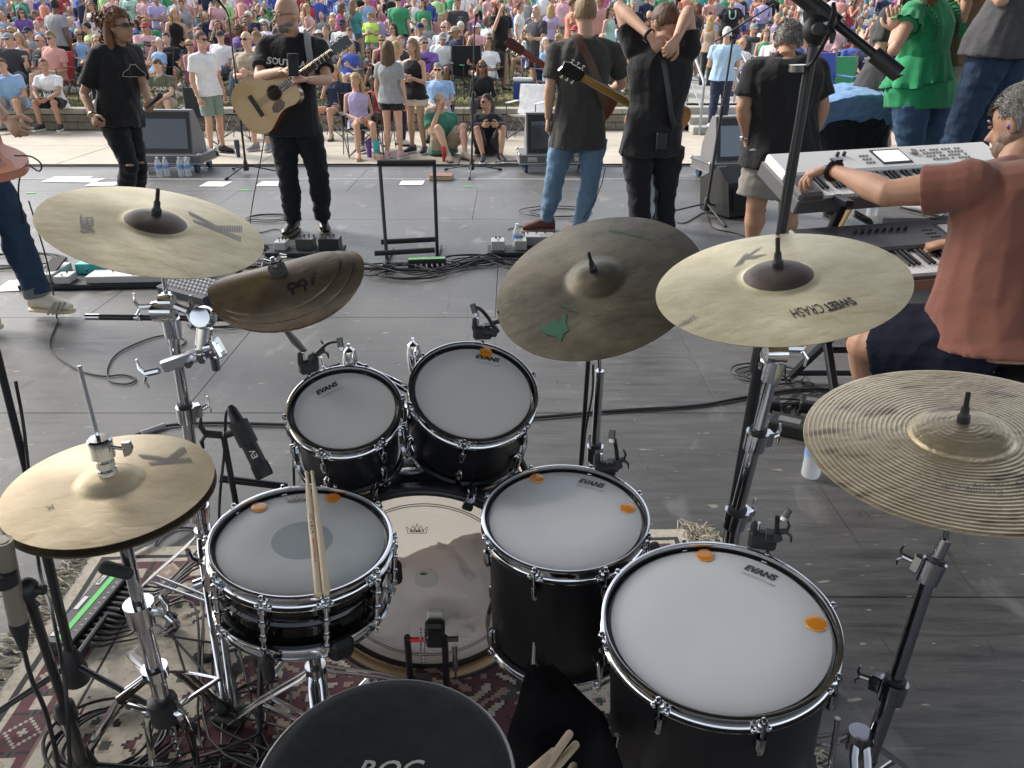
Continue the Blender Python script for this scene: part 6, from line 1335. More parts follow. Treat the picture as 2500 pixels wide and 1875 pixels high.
clip_mic('drum_microphone', 'black clip-on microphone at the far rim of the smaller floor tom', D(1478, 1150, 1.60), (1, -.15, 0), [D(1508, 1140, 1.59), D(1505, 1100, 1.59), D(1500, 1072, 1.585)], (D(1496, 1050, 1.58), D(1492, 1080, 1.57)))
clip_mic('drum_microphone', 'black clip-on microphone at the far rim of the large floor tom', D(1860, 1325, 1.275), (1, -.25, 0), [D(1895, 1315, 1.265), D(1897, 1283, 1.265), D(1898, 1262, 1.26)], (D(1926, 1243, 1.26), D(1912, 1270, 1.255)), 1.1)
# hi-hat / snare side microphone with EV marking
mt_ = thing('microphone', 'black cylindrical condenser microphone with white letters beside the hi-hat', 'microphone', D(600, 1090, 1.48)); o_ = mt_.location.copy(); a_, e_ = D(566, 1000, 1.50)-o_, D(648, 1165, 1.44)-o_; dd = (e_-a_).normalized(); L_ = (e_-a_).length
b = MB(); b.tube([a_-dd*.01, a_, lerp(a_, e_, .12), lerp(a_, e_, .25), lerp(a_, e_, .8), lerp(a_, e_, .8)], [.006, .011, .013, .017, .0175, .016], 22); b.build('mic_body', mat('mic_black', (.025, .025, .027), .4, .3), mt_); b = MB(); b.tube([lerp(a_, e_, .80), lerp(a_, e_, .80), lerp(a_, e_, .96), e_], [.016, .0195, .020, .018], 22); b.build('grille', mat('mic_grille_b', (.03, .03, .03), .3, .8, bump=(700, .9, .001)), mt_)
sde, upn = frame(dd); vw = (O-(o_+lerp(a_, e_, .65))).normalized(); vw = (vw-dd*vw.dot(dd)).normalized(); q_ = Matrix((dd.cross(vw)*-1, dd, vw)).transposed()
me = text_me('EV', .018, WINK, 0, .0003); q4_ = (Matrix((dd*-1, vw.cross(dd*-1), vw)).transposed()).to_4x4(); q4_.translation = lerp(a_, e_, .66)+vw*.0185; obj('print', me, mt_, q4_)
b = MB(); b.tube([lerp(a_, e_, .30)-dd*.02, lerp(a_, e_, .30)+dd*.035], .021, 16); b.cyl(lerp(a_, e_, .3), lerp(a_, e_, .3)+V((-.035, 0, -.012)), .008); b.build('mic_clip', BKP, mt_)
bs_ = G(585, 1400); t_ = boom_stand('short black microphone stand between hi-hat and snare drum', V((D(575, 1225, 1.52).x, 1.52, 0)), D(545, 1062, 1.50), None, None, .22, .14, .7, .010); wing(t_, D(540, 1062, 1.5)-t_.location, (-1, 0, .1), BKP, 1.6)
b = MB(); b.cyl(D(535, 1168, 1.56)-t_.location, D(700, 1188, 1.62)-t_.location, .0095); b.build('boom_arm', BKM, t_)
cable('microphone_cable', 'thin black cable hanging from the lettered microphone behind the snare', [D(566, 995, 1.5), D(552, 1010, 1.5), D(548, 1100, 1.49), D(535, 1270, 1.50), G(545, 1480)], .0032)
cable('tom_microphone_cable', 'black cable hanging straight down beside the small rack tom', [D(712, 1020, 1.72), D(716, 1100, 1.72), D(718, 1185, 1.72), D(722, 1330, 1.72)], .0034)
# ride microphone stand behind
boom_stand('black microphone stand behind the chrome ride cymbal stand', V((D(1412, 1130, 1.99).x, 1.99, 0)), D(1436, 880, 1.99), None, None, .2, .12, .5, .010)
cable('microphone_cable', 'black cable taped down the stand under the dark ride cymbal', [D(1448, 890, 1.97), D(1446, 960, 1.97), D(1430, 1050, 1.97), D(1422, 1130, 1.97)], .0034)
# big overhead boom at right
OB = V((D(1772, 1330, 1.62).x, 1.62, 0)); OT = D(1995, 62, 1.66); t_ = boom_stand('tall black overhead boom stand rising behind the right pale crash', OB, OT, None, None, .34, .2, .9, .0135, lowf=.56); o_ = OB
b = MB(); p_, q_ = D(1895, -60, 1.70)-o_, D(2195, 182, 1.58)-o_; b.cyl(p_, q_, .0085, n=14); b.build('boom_arm', BKM, t_); b = MB(); b.tube([lerp(p_, q_, .10), lerp(p_, q_, .10), lerp(p_, q_, .50), lerp(p_, q_, .50)], [.009, .017, .017, .009], 16, up=V((0, 0, 1))); b.build('boom_sleeve', BKM, t_); b = MB(); b.tube([lerp(p_, q_, .80), lerp(p_, q_, .80), q_, q_], [.009, .0155, .0155, .010], 16); b.build('counterweight', BKP, t_)
b = MB(); b.tube([D(1995, 110, 1.66)-o_, D(1993, 60, 1.66)-o_, D(1985, 20, 1.66)-o_], [.017, .022, .020], 14); b.ell(D(1990, 72, 1.64)-o_, .024, .024, .026); b.cyl(D(1990, 72, 1.64)-o_, D(2000, 70, 1.58)-o_, .011); b.build('swivel', BKP, t_); wing(t_, D(2001, 68, 1.6)-o_, (.3, -1, .2), BKM, 1.4)
b = MB(); b.tube([D(1948, 175, 1.655)-o_, D(1950, 158, 1.655)-o_], .019, 14); b.build('band', CHD, t_)
cable('boom_microphone_cable', 'black cable looping from the overhead boom and down its stand', [D(1930, -20, 1.63), D(1975, -12, 1.6), D(2035, 35, 1.58), D(2020, 88, 1.58), D(1985, 150, 1.62), D(1965, 178, 1.64), D(1945, 300, 1.63), D(1912, 480, 1.62), D(1880, 700, 1.60), D(1830, 1000, 1.60), D(1780, 1300, 1.60), G(1785, 1420)], .004)
# lower left black stands
LB_ = V((D(190, 1625, 1.05).x, 1.05, 0)); boom_stand('black microphone stand with cone hub on the rug at lower left', V((G(200, 1690).x, G(200, 1690).y, 0)), D(-12, 845, 1.46), None, None, .36, .10, -.35, .0115, lowf=.62, group='black stands at lower left')
t_ = boom_stand('black microphone stand at lower left corner holding a slim tan microphone', G(235, 1960), D(65, 1440, 1.02), D(20, 1420, 1.02), D(90, 1480, 1.03), .3, .12, .2, .0125, lowf=.5, group='black stands at lower left')
mm = thing('pencil_microphone', 'slim tan pencil microphone hanging on its cable at the lower left edge', 'microphone', D(20, 1420, 1.0)); o_ = mm.location.copy(); b = MB(); b.tube([D(4, 1320, 1.0)-o_, D(4, 1320, 1.0)-o_, D(45, 1515, 1.0)-o_], [.010, .0155, .0150], 18); b.build('mic_body', mat('tan_metal', (.28, .25, .20), .4, .5), mm); b = MB(); b.tube([D(45, 1515, 1.0)-o_, D(48, 1530, 1.0)-o_, D(58, 1585, 1.0)-o_], [.0155, .0150, .006], 16); b.build('plug', BKP, mm); b = MB(); b.tube([D(8, 1395, .99)-o_, D(14, 1425, .99)-o_], .019, 14); b.build('mic_clip', BKP, mm)
cable('microphone_cable', 'black cable running down from the slim tan microphone', [D(57, 1583, 1.0), D(78, 1660, 1.0), D(112, 1740, 1.0), D(140, 1860, 1.0), D(150, 1960, 1.0)], .004)
cable('stand_cable', 'thin black cable alongside the stand at lower left', [D(38, 930, 1.5), D(60, 1060, 1.48), D(95, 1380, 1.30), D(128, 1500, 1.15), D(160, 1680, 1.05), D(172, 1900, 1.0)], .0036)
# ---- stage box with green tape
sA, sB, sC, sD = G(268, 1392, .055), G(118, 1562, .055), G(165, 1572, .055), G(310, 1408, .055)
sb = thing('stage_box', 'black stage box with green tape strip and white numbers, crammed with plugs', 'stage box', ((sA+sC)/2).xy.to_3d()); ax_ = (sB-sA); ax_.z = 0; LX = ax_.length; ax_.normalize(); ay_ = V((-ax_.y, ax_.x, 0)); Mb_ = Matrix((ax_, ay_, V((0, 0, 1)))).transposed().to_4x4(); cc = lerp(sA, sC, .5); Mb_.translation = (cc.x, cc.y, .012); sb.matrix_world = Mb_
b = MB(); b.box((0, 0, .022), (LX+.02, .085, .05), bev=.004); b.build('case', BKM, sb)
b = MB(); b.box((0, -.022 if 0 else .0, .0478), (LX-.01, .017, .0012)); b.build('green_tape', mat('green_tape', (.12, .75, .14), .5), sb, smooth=0)
for k, tx in enumerate(('MIDI 12', '', '')):
    pb_ = V((-LX*.36+k*LX*.36, -.026, .0485)); b = MB(); b.box(pb_, (.055, .014, .0012)); lb_ = b.build('paper_label', WHT, sb, smooth=0); tx and obj('print', text_me(tx, .013, INK, 0, .0002), lb_, Matrix.Translation(pb_+V((0, 0, .0009))) @ Matrix.Rotation(PI, 4, 'Z'))
for k in range(12):
    x = -LX/2+.03+k*(LX-.05)/11; me = text_me(str(12-k), .012, WINK, 0, .0001); obj('print', me, sb, Matrix.Translation((x, .028, .0476)) @ Matrix.Rotation(PI, 4, 'Z'))
    b = MB(); b.tube([(x, .040, .025), (x, .040, .025), (x+.002, .075, .026), (x+.004, .10, .025), (x+.005, .115, .024)], [.005, .0095, .0095, .0065, .004], 10); b.build('plug', BKP, sb)
g = random.Random(8)
for k in range(12):
    x = -LX/2+.03+k*(LX-.05)/11; p0 = Mb_@V((x+.005, .115, .024)); P = [p0, p0+V((.05, .02, .0)), p0+V((.14+g.uniform(0, .08), g.uniform(0, .10)+.012*(11-k), .03)), V((-.72+g.uniform(-.1, .12), 1.50+g.uniform(-.25, .1), .02+g.random()*.03)), V((-.62+g.uniform(-.1, .2), 1.30+g.uniform(-.25, .2), .02+g.random()*.04)), V((-.85+g.uniform(-.1, .2), 1.15+g.uniform(-.2, .1), .02))]
    b = MB(); b.tube(spline(P, 6), .0034, 6); tag(b.build('stage_box_cable', CAB, smooth=60), 'one of the black cables fanning out of the green-taped stage box plugs', 'cable', 'cables plugged into the stage box')
for k, (cx, cy, R_, tn, lb) in enumerate(((-.98, 1.32, .13, 5, 'coiled black cables beside the stage box plugs on the rug'), (-.66, 1.16, .15, 5, 'black cable coil on the rug under the snare stand legs'), (-1.02, .84, .16, 6, 'coil of black cables at the lower left corner of the rug'), (-.43, 1.22, .16, 4, 'ring of black cables on the rug under the snare drum'), (-.92, .80, .11, 5, 'small coil of black cable near the hi-hat pedal'))):
    b = MB(); b.tube(spline(coil_pts((cx, cy), R_, tn, .16, .02, .8, k+2), 3), .0042, 6); tag(b.build('cable_coil', CAB, smooth=60), lb, 'cable')
# silver braided hose and cable by the hi-hat
b = MB(); b.tube(spline([G(310, 1350, .03), G(400, 1305, .03), G(460, 1270, .03)], 8), .009, 10); tag(b.build('braided_cable', mat('braided_steel', (.45, .46, .46), .4, .5, bump=(220, 1., .004))), 'silver braided cable sleeve on the floor beyond the hi-hat', 'cable')
cable('floor_cable', 'black cable loop on the floor behind the hi-hat stand', [(480, 1390), (400, 1375), (378, 1330), (430, 1290), (500, 1300), (530, 1370), (600, 1430)], .0042)
cable('floor_cable', 'thick black cable crossing the whole floor behind the rack toms', [(330, 1062), (400, 1040), (520, 1032), (700, 1036), (900, 1034), (1160, 1030), (1320, 1018), (1500, 1003), (1700, 990), (1830, 968), (1960, 950), (2100, 955)], .0075, .009)
b = MB(); b.tube([G(345, 1058, .012), G(402, 1038, .012)], .011, 10); tag(b.build('tape_wrap', mat('duct_tape', (.35, .36, .37), .45)), 'strip of silver tape round the thick floor cable', 'tape')
cable('guitar_cable', 'long black cable falling from the left bass guitar and snaking to a loop', [D(70, 490, 4.6), D(115, 640, 4.5), D(138, 770, 4.3), (138, 790), (122, 850), (185, 900), (250, 918), (300, 915), (332, 925), (310, 937), (270, 930), (262, 900), (290, 860), (370, 825), (420, 820), (452, 830), (440, 845), (410, 838)], .0045)
# ================================================================ THINGS ON THE STAGE
def flat_paper(px, lab, rot=0., w=.28, h=.21, mt=None, z=.003):
    p = G(*px); t = thing('paper_sheet', lab, 'paper', (p.x, p.y, z), rot, 'sheets of paper taped to the stage'); b = MB(); n = 6; vs = [V((w*(i/n-.5), h*(k/n-.5), .0012+.002*abs(noise.noise(V((i*.9+px[0], k*.9, 0)))))) for k in range(n+1) for i in range(n+1)]
    b.add(vs, [(k*(n+1)+i, k*(n+1)+i+1, (k+1)*(n+1)+i+1, (k+1)*(n+1)+i) for k in range(n) for i in range(n)]); b.build('sheet', mat('paper', (.80, .80, .79), .6), t)
    b = MB()
    for k in range(5): b.box((-w*.05, h*.32-k*h*.15, .0042), (w*(.66-.1*(k % 3)), h*.025, .0005))
    b.build('print', INKG, t, smooth=0)
for px, lb, ro, w, h in (((165, 438), 'wide white paper sheet on the stage left of the black-clad singer', .02, .42, .30), ((205, 441), 'white paper sheet overlapping the wide one near the singer', -.05, .36, .22), ((252, 450), 'white paper sheet nearest the singer', .1, .30, .20), ((527, 450), 'white paper sheet below the left microphone stand', -.04, .26, .26), ((662, 449), 'white paper sheet beside the acoustic guitarist', .0, .26, .26), ((1006, 447), 'white paper sheet seen through the empty guitar rack', .0, .25, .22), ((1632, 440), 'white paper sheet beside the white cup on the stage', -.2, .20, .20), ((62, 697), 'white paper sheet beside the cream sneaker', .15, .30, .24)):
    flat_paper(px, lb, ro, w, h)
b = MB(); a_ = G(40, 440); b.box((-.2, G(1000, 438).y, .0025), (15.5, .018, .003)); tag(b.build('tape_line', mat('white_tape', (.62, .62, .62), .6), smooth=0), 'thin white tape line running across the front of the stage', 'tape')
for px in ((76, 472), (600, 465), (1145, 456)):
    b = MB(); p = G(*px); b.box((0, 0, .0025), (.085, .022, .003)); o = b.build('green_mark', mat('green_tape', (.12, .75, .14), .5), smooth=0); o.location = (p.x, p.y, .001); tag(o, {76: 'short green tape mark near the left edge of the stage', 600: 'short green tape mark under the left microphone stand', 1145: 'short green tape mark under the middle microphone stand'}[px[0]], 'tape', 'green tape marks on the stage')
for k, (yy, lb) in enumerate(((9.42, 'black cable running along the front edge of the stage'), (9.30, 'second black cable running just behind the stage edge'))):
    g = random.Random(k); cable('edge_cable', lb, [V((x, yy+g.uniform(-.03, .03), .012)) for x in [-8+i*1.0 for i in range(17)]], .011 if k == 0 else .006, n=4)
# screens in road cases
CASE = mat('road_case', (.13, .13, .13), .5); ALU = mat('aluminium', (.45, .45, .46), .35, .9); SCR = mat('screen_glass', (.045, .055, .075), .12, coat=.3); SCRL = mat('screen_glass_pale', (.16, .20, .27), .15); 
def screen(label, px, Y, w, h, rot, txt=None, pale=False, d=.34):
    p = D(px, 400, Y); t = thing('stage_screen', label, 'monitor screen', (p.x, Y, 0), rot, 'confidence screens on road cases'); z0 = .20
    cb = MB(); cb.box((0, .04, .155), (w+.16, .46, .10), bev=.006); c_ = cb.build('road_case', CASE, t)
    b = MB()
    for zz in (.108, .202): b.box((0, -.192, zz), (w+.17, .012, .014)); b.box((0, .272, zz), (w+.17, .012, .014))
    for x in (-1, 1):
        for zz in (.108, .202): b.box((x*(w/2+.082), .04, zz), (.012, .47, .014))
        for yy in (-.19, .27): b.ell((x*(w/2+.078), yy, .205), .022, .022, .022, None, 8, 6)
    b.build('case_edging', ALU, c_)
    for x in (-.28, .28): b = MB(); b.box((x*w/.7, -.203, .155), (.11, .010, .05), bev=.003); b.box((x*w/.7, -.21, .155), (.05, .012, .02), bev=.003); b.build('latch', ALU, c_)
    for x in (-1, 1):
        for yy in (-.12, .22): b = MB(); b.cyl((x*(w/2)-.018, yy, .05), (x*(w/2)+.018, yy, .05), .048, n=18); b.box((x*w/2, yy, .10), (.06, .07, .012)); b.build('caster', mat('blue_wheel', (.02, .05, .12), .4), t)
    lean = .10; b = MB(); pr = [(-d*.45, z0+.005), (d*.65, z0+.005), (d*.62, z0+h*.35), (-d*.45+lean+.09, z0+h), (-d*.45+lean, z0+h)]
    for x in (-w/2, ): b.extrude([(x, y, z) for y, z in pr], (w, 0, 0))
    bb = b.build('cabinet', mat('cabinet_grey', (.17, .17, .175), .5), t, smooth=0)
    al = math.atan2(lean, h); q = Matrix.Rotation(-al, 3, 'X'); c = V((0, -d*.45+lean/2, z0+h/2)); nrm = q@V((0, -1, 0))
    b = MB(); b.box(c+nrm*.002, (w-.04, .012, h*math.hypot(1, lean/h)-.04), q); b.build('bezel', BKP, t, smooth=0); b = MB(); b.box(c+nrm*.007+q@V((0, 0, -.015)), (w-.10, .010, h*.68), q); s_ = b.build('screen', SCRL if pale else SCR, t, smooth=0)
    if txt: me = text_me(txt, .05, mat('faint_text', (.16, .18, .22), .5), 0, .0005); M_ = (q.to_4x4() @ Matrix.Rotation(PI/2, 4, 'X')); M_.translation = c+nrm*.0135+q@V((-w*.28, 0, h*.24)); obj('print', me, s_, M_)
screen('wide dark screen on a road case behind the singer with water bottles in front', 410, 9.12, .78, .47, -.04, '8:57 PM'); screen('dark screen on a road case partly hidden by the guitarist in blue jeans', 1352, 9.12, .66, .44, .06, '8:57 PM'); screen('pale blue-lit screen on a road case near the man in grey shorts', 1782, 8.6, .50, .46, .22, None, True)
# bottles
PET = bpy.data.materials.new('clear_plastic'); PET.use_nodes = True; q = PET.node_tree; pb = q.nodes['Principled BSDF']; pb.inputs['Base Color'].default_value = (.75, .80, .84, 1); pb.inputs['Roughness'].default_value = .12; tr = q.nodes.new('ShaderNodeBsdfTransparent'); ms = q.nodes.new('ShaderNodeMixShader'); ms.inputs[0].default_value = .42
q.links.new(tr.outputs[0], ms.inputs[1]); q.links.new(pb.outputs[0], ms.inputs[2]); q.links.new(ms.outputs[0], q.nodes['Material Output'].inputs[0])
def bottle(label, p, group=None, sc=1.):
    t = thing('water_bottle', label, 'bottle', p, 0, group); t.scale = (sc, sc, sc); b = MB(); b.lathe([(.010, .002), (.030, 0), (.033, .01), (.0315, .03), (.033, .045), (.0315, .06), (.033, .075), (.032, .13), (.031, .145), (.022, .175), (.0125, .187), (.0125, .195)], 24); b.build('bottle', PET, t); b = MB(); b.lathe([(.0334, .085), (.0336, .085), (.0336, .125), (.0334, .125)], 24, None, True); b.build('label', mat('blue_label', (.16, .30, .62), .4), t); b = MB(); b.lathe([(.0005, .208), (.0138, .207), (.0142, .193), (.0005, .193)], 16); b.build('cap', WHT, t)
for px, lb in (((357, 432), 'water bottle beside the singer\'s knee, leftmost at the screen case'), ((391, 430), 'left bottle of the left pair in front of the screen case'), ((409, 430), 'right bottle of the left pair in front of the screen case'), ((444, 430), 'left bottle of the right pair in front of the screen case'), ((461, 430), 'right bottle of the right pair in front of the screen case')): bottle(lb, G(*px), 'water bottles at the stage front')
bottle('small water bottle standing among the pedals beside the dark ride cymbal', G(1262, 612)); bottle('frosted water bottle half hidden behind the lathed ride cymbal', G(1978, 1160), None, 1.1)
def tumbler(label, px, Y, z, c, h=.24, r=.045, straw=True, name='tumbler'):
    p = D(px, 350, Y); t = thing(name, label, 'tumbler', (p.x, Y, z)); b = MB(); b.lathe([(.001, 0), (r*.72, 0), (r*.78, h*.5), (r, h*.55), (r, h*.96), (r*.92, h), (.001, h)], 20); b.build('cup', mat('cup_'+c, CL[c], .35), t)
    if straw: b = MB(); b.cyl((.01, 0, h), (.02, 0, h+.08), .004, n=6); b.build('straw', WHT, t)
tumbler('purple tumbler on the plaza beside the barefoot blond person', 900, 12.4, PZ, 'purple', .26, .05, False); tumbler('teal green tumbler with straw beside the purple one on the plaza', 918, 12.2, PZ, 'teal', .28, .055); tumbler('dark blue water flask on the plaza near the left microphone stand', 578, 12.4, PZ, 'navy', .26, .04, False, 'water_flask'); tumbler('salmon tumbler with straw standing on the low wall', 1105, 15.5, WT, 'coral', .24, .05); tumbler('cola bottle with red label beside the bearded person in green', 1082, 12.0, PZ, 'red', .22, .032, False, 'cola_bottle')
b = MB(); p = D(1277, 200, 17.0); b.box((0, 0, .17), (.40, .30, .34), bev=.02); t = thing('cooler', 'blue and white picnic cooler on the grass beside the person in black', 'cooler', (p.x, 17.0, gz(17))); b.build('body', CM('royal blue'), t); b = MB(); b.box((0, 0, .37), (.42, .32, .07), bev=.02); b.build('lid', WHT, t)
t = thing('white_cup', 'tall white paper cup standing on the stage behind the sunburst guitar', 'cup', G(1637, 432)); b = MB(); b.lathe([(.001, 0), (.036, 0), (.040, .19), (.037, .195), (.001, .195)], 24); b.build('cup', WHT, t)
t = thing('book', 'brown leather book lying beside the middle microphone stand', 'book', G(1078, 437), -.12); b = MB(); b.box((0, 0, .022), (.24, .17, .044), bev=.004); b.build('pages', mat('book_pages', (.52, .40, .28), .8), t); b = MB(); b.box((0, 0, .047), (.25, .18, .006), bev=.002); b.box((0, 0, .003), (.25, .18, .006), bev=.002); b.build('cover', mat('book_cover', (.24, .11, .06), .6), t)
# microphone stands at the front
def front_stand(label, px, top, mic, micd, a0, base=None):
    p = G(*px); t = boom_stand(label, p, D(top[0], top[1], p.y), None, None, .36, .10, a0, .0125, lowf=.55)
    m_ = D(mic[0], mic[1], p.y-.05)-p; T = D(top[0], top[1], p.y)-p; b = MB(); b.cyl(T, m_, .008); b.build('boom_arm', BKM, t); mc = thing('microphone', label.split(' on ')[0].replace('stand', 'vocal microphone')[:60]+' clipped at its top', 'microphone', D(mic[0], mic[1], p.y-.05)); straight_mic(mc, (0, .02, -.02), V(micd), .17, .016, .05)
    return t
front_stand('left black microphone stand behind the acoustic guitarist', (603, 425), (558, 40), (550, 20), (-.2, -.5, .5), .2); front_stand('middle black microphone stand in front of the seated audience', (1152, 423), (1158, 75), (1160, 55), (.1, -.6, .4), .5)
pR = G(1722, 530); t = boom_stand('black boom stand between the guitarist and man in grey shorts', pR, D(1790, 90, 7.0), D(1745, 102, 7.05), D(1890, 10, 6.9), .36, .12, .75, .014, lowf=.6)
t = boom_stand('slim black boom stand beyond the bent person in blue shirt', D(2120, 400, 8.6).xy.to_3d(), D(2136, 85, 8.6), D(2095, 112, 8.6), D(2220, 15, 8.4), .35, .12, .4, .012)
# guitar rack
p0 = G(945, 640); rk = thing('guitar_rack', 'empty black tubular guitar rack standing mid stage', 'guitar rack', (G(1000, 620).x, G(1000, 620).y, 0)); o_ = rk.location.copy(); FO = mat('foam_tube', (.02, .02, .02), .8)
for x0, x1, y1 in ((927, 945, 640), (1060, 1068, 632)):
    bp, tp = G(x1, y1), D(x0, 400, 5.55); b = MB(); b.cyl(V((bp.x, bp.y, .0))-o_, tp-o_, .013, n=12); b.build('upright', BKM, rk); b = MB(); b.cyl(V((bp.x, bp.y-.14, .015))-o_, V((bp.x, bp.y+.30, .015))-o_, .012, n=10); b.build('foot_bar', BKM, rk)
b = MB(); b.cyl(D(922, 398, 5.55)-o_, D(1064, 397, 5.55)-o_, .021, n=14); b.build('top_bar', FO, rk)
for z, dy in ((.10, -.12), (.10, .18)): a, c = G(930, 640), G(1066, 632); b = MB(); b.cyl(V((a.x-.02, a.y+dy, z))-o_, V((c.x, c.y+dy, z))-o_, .019, n=14); b.build('cradle_bar', FO, rk)
# pedal boards
def pedal(parent, x, y, w, d, h, c, metal=0, rot=0, knobs=3, z=.035):
    q = Matrix.Rotation(rot, 3, 'Z'); b = MB(); b.box((x, y, z+h/2), (w, d, h), q, .004); p_ = b.build('pedal', mat('pedal_%d%d%d' % tuple(int(v*99) for v in c), c, .35, metal), parent)
    for k in range(knobs): b = MB(); b.lathe([(.0005, .014), (.006, .014), (.0065, 0), (.0005, 0)], 10, Matrix.Translation(V((x, y, z+h))+q@V(((k-(knobs-1)/2)*w*.28, d*.3, 0)))); b.build('knob', BKP, p_)
    b = MB(); b.lathe([(.0005, .016), (.0055, .016), (.006, 0), (.0005, 0)], 10, Matrix.Translation(V((x, y, z+h))+q@V((0, -d*.3, 0)))); b.build('footswitch', CH, p_)
def board(label, p, w, d, rot, peds):
    t = thing('pedalboard', label, 'pedalboard', p, rot); b = MB(); b.box((0, 0, .02), (w, d, .03), bev=.004); b.build('board', mat('board_black', (.012, .012, .016), .6), t)
    for a in peds: pedal(t, *a)
    return t
WH_, GY_, BL_, TL_ = (.5, .5, .48), (.25, .25, .25), (.02, .02, .02), (.05, .42, .42)
t = board('large pedalboard with silver pedals under the left pale crash', G(330, 685), 1.35, .36, .06, [(-.52, 0, .12, .28, .06, (.35, .35, .35), .6, 0, 0), (-.30, .10, .20, .10, .07, TL_, 0, .0, 3), (-.40, -.10, .10, .12, .05, WH_, .3, 0, 1), (.05, -.08, .60, .16, .045, (.45, .45, .44), .3, 0, 5), (.46, -.05, .12, .12, .05, BL_), (.30, .11, .12, .08, .05, WH_), (.1, .12, .1, .09, .05, GY_), (.52, .1, .1, .09, .05, TL_)])
b = MB(); b.box((-.52, 0, .105), (.10, .26, .012), Matrix.Rotation(.22, 3, 'X'), .003); b.build('treadle', RUB, t)
board('small pedalboard with three pedals behind the folded cymbal stack', G(748, 618), .56, .24, -.02, [(-.18, .0, .09, .12, .06, WH_, .2), (.0, .02, .13, .12, .08, (.05, .06, .05), 0, 0, 4), (.19, .0, .15, .13, .09, BL_, 0, 0, 2)])
board('small pedalboard with white pedals left of the dark ride cymbal', G(1245, 618), .34, .22, .03, [(-.09, 0, .10, .12, .07, WH_, .2, 0, 2), (.08, .01, .09, .12, .07, (.4, .4, .38), .4, 0, 2)])
board('metal-topped pedal unit behind the dark ride cymbal edge', G(1320, 605), .30, .20, 0, [(0, 0, .24, .15, .07, GY_, .7, 0, 4)])
t = thing('mixer', 'black mixing desk with pale knobs behind the left cymbal stand', 'mixer', G(480, 720), -.55); b = MB(); b.box((0, 0, .04), (.46, .24, .06), Matrix.Rotation(.12, 3, 'X'), .006); b.build('case', mat('mixer_blue_black', (.02, .025, .04), .5), t); b = MB()
for i in range(12):
    for k in range(5): b.lathe([(.0005, .012), (.005, .012), (.006, 0), (.0005, 0)], 8, Matrix.Translation((-.2+i*.036, -.08+k*.04, .072+.12*(-.08+k*.04))))
kn = b.build('knobs', WHT, t); tag(kn, kind='stuff')
t = thing('power_strip', 'black and green power strip crowded with plugs beyond the rack toms', 'power strip', G(1043, 652), .10); b = MB(); b.box((0, 0, .035), (.27, .07, .06), bev=.006); b.build('case', BKP, t); b = MB(); b.box((0, .0, .066), (.26, .05, .002)); b.build('green_tape', mat('pale_green_tape', (.30, .62, .30), .6), t, smooth=0)
for k in range(6): b = MB(); x = -.08+k*.038; b.tube([(x, -.03, .03), (x, -.03, .03), (x+.006, -.07, .025), (x+.008, -.085, .02)], [.006, .012, .012, .005], 10); b.build('plug', BKP, t)
bndl = [(590, 640), (700, 650), (830, 640), (900, 655), (1000, 655), (1090, 645), (1180, 630), (1240, 640), (1330, 650)]
for k in range(9):
    g = random.Random(40+k); tag(cable('stage_cable', None, [(x+g.uniform(-12, 12), y+g.uniform(-14, 20)) for x, y in bndl], .0045+.001*g.random(), .006+.004*k), 'one of the tangled black cables running between the pedalboards', 'cable', 'tangled cables between the pedalboards')
for k, (px, R_, tn, lb) in enumerate((((1000, 672), .22, 3, 'loops of thin black cable in front of the power strip'), ((1150, 640), .20, 3, 'tangle of grey cables right of the power strip'), ((620, 610), .14, 5, 'pile of black cable left of the small pedalboard'), ((660, 535), .20, 2, 'thin cable loop beside the acoustic guitarist\'s shoe'), ((30, 640), .30, 4, 'bundle of black cables at the left edge of the stage'), ((540, 790), .17, 5, 'coil of thin grey cable behind the chrome clamp'), ((1960, 1010), .14, 5, 'coil of black cable by the keyboard stand foot'), ((1870, 920), .16, 3, 'loose black cable loops left of the keyboardist\'s leg'), ((1360, 520), .30, 2, 'loose cable loops around the brown shoes'), ((1250, 400), .20, 3, 'tangle of thin cable at the stage edge beside the second screen'))):
    p = G(*px); b = MB(); b.tube(spline(coil_pts(p, R_, tn, .25, .006, .6, k+9), 3), .0042, 6); tag(b.build('cable_coil', CAB, smooth=60), lb, 'cable')
cable('guitar_cable', 'thin black cable hanging from the acoustic guitar to the floor', [D(650, 305, 6.1), D(635, 400, 6.0), D(616, 500, 5.9), (612, 550), (630, 568), (680, 560), (705, 590)], .004); cable('guitar_cable', 'thin black cable hanging between the two rear guitarists', [D(1478, 410, 6.2), D(1465, 460, 6.15), D(1430, 525, 6.1), (1400, 540), (1300, 548), (1240, 560)], .004); cable('guitar_cable', 'thin black cable falling behind the sunburst guitarist\'s leg', [D(1625, 350, 5.0), D(1612, 440, 4.9), D(1596, 540, 4.8), G(1590, 640)], .004)
cable('floor_cable', 'black cable curving across the stage toward the boom stand', [(1620, 520), (1665, 545), (1720, 520), (1740, 555), (1800, 570), (1850, 590)], .005)
# floor wedge and small square unit
t = thing('floor_wedge', 'black floor monitor wedge beside the bare calves of the man in shorts', 'stage monitor', G(1790, 520), .5); b = MB(); b.extrude([(-.22, -.18, .02), (-.22, .20, .02), (-.22, .24, .30), (-.22, .02, .42), (-.22, -.12, .30)], (.44, 0, 0)); b.build('cabinet', mat('wedge_black', (.012, .012, .013), .6, bump=(90, .3, .002)), t, smooth=0); b = MB(); b.box((0, -.155, .17), (.36, .01, .20), Matrix.Rotation(-.2, 3, 'X')); b.build('grille', BKM, t, smooth=0)
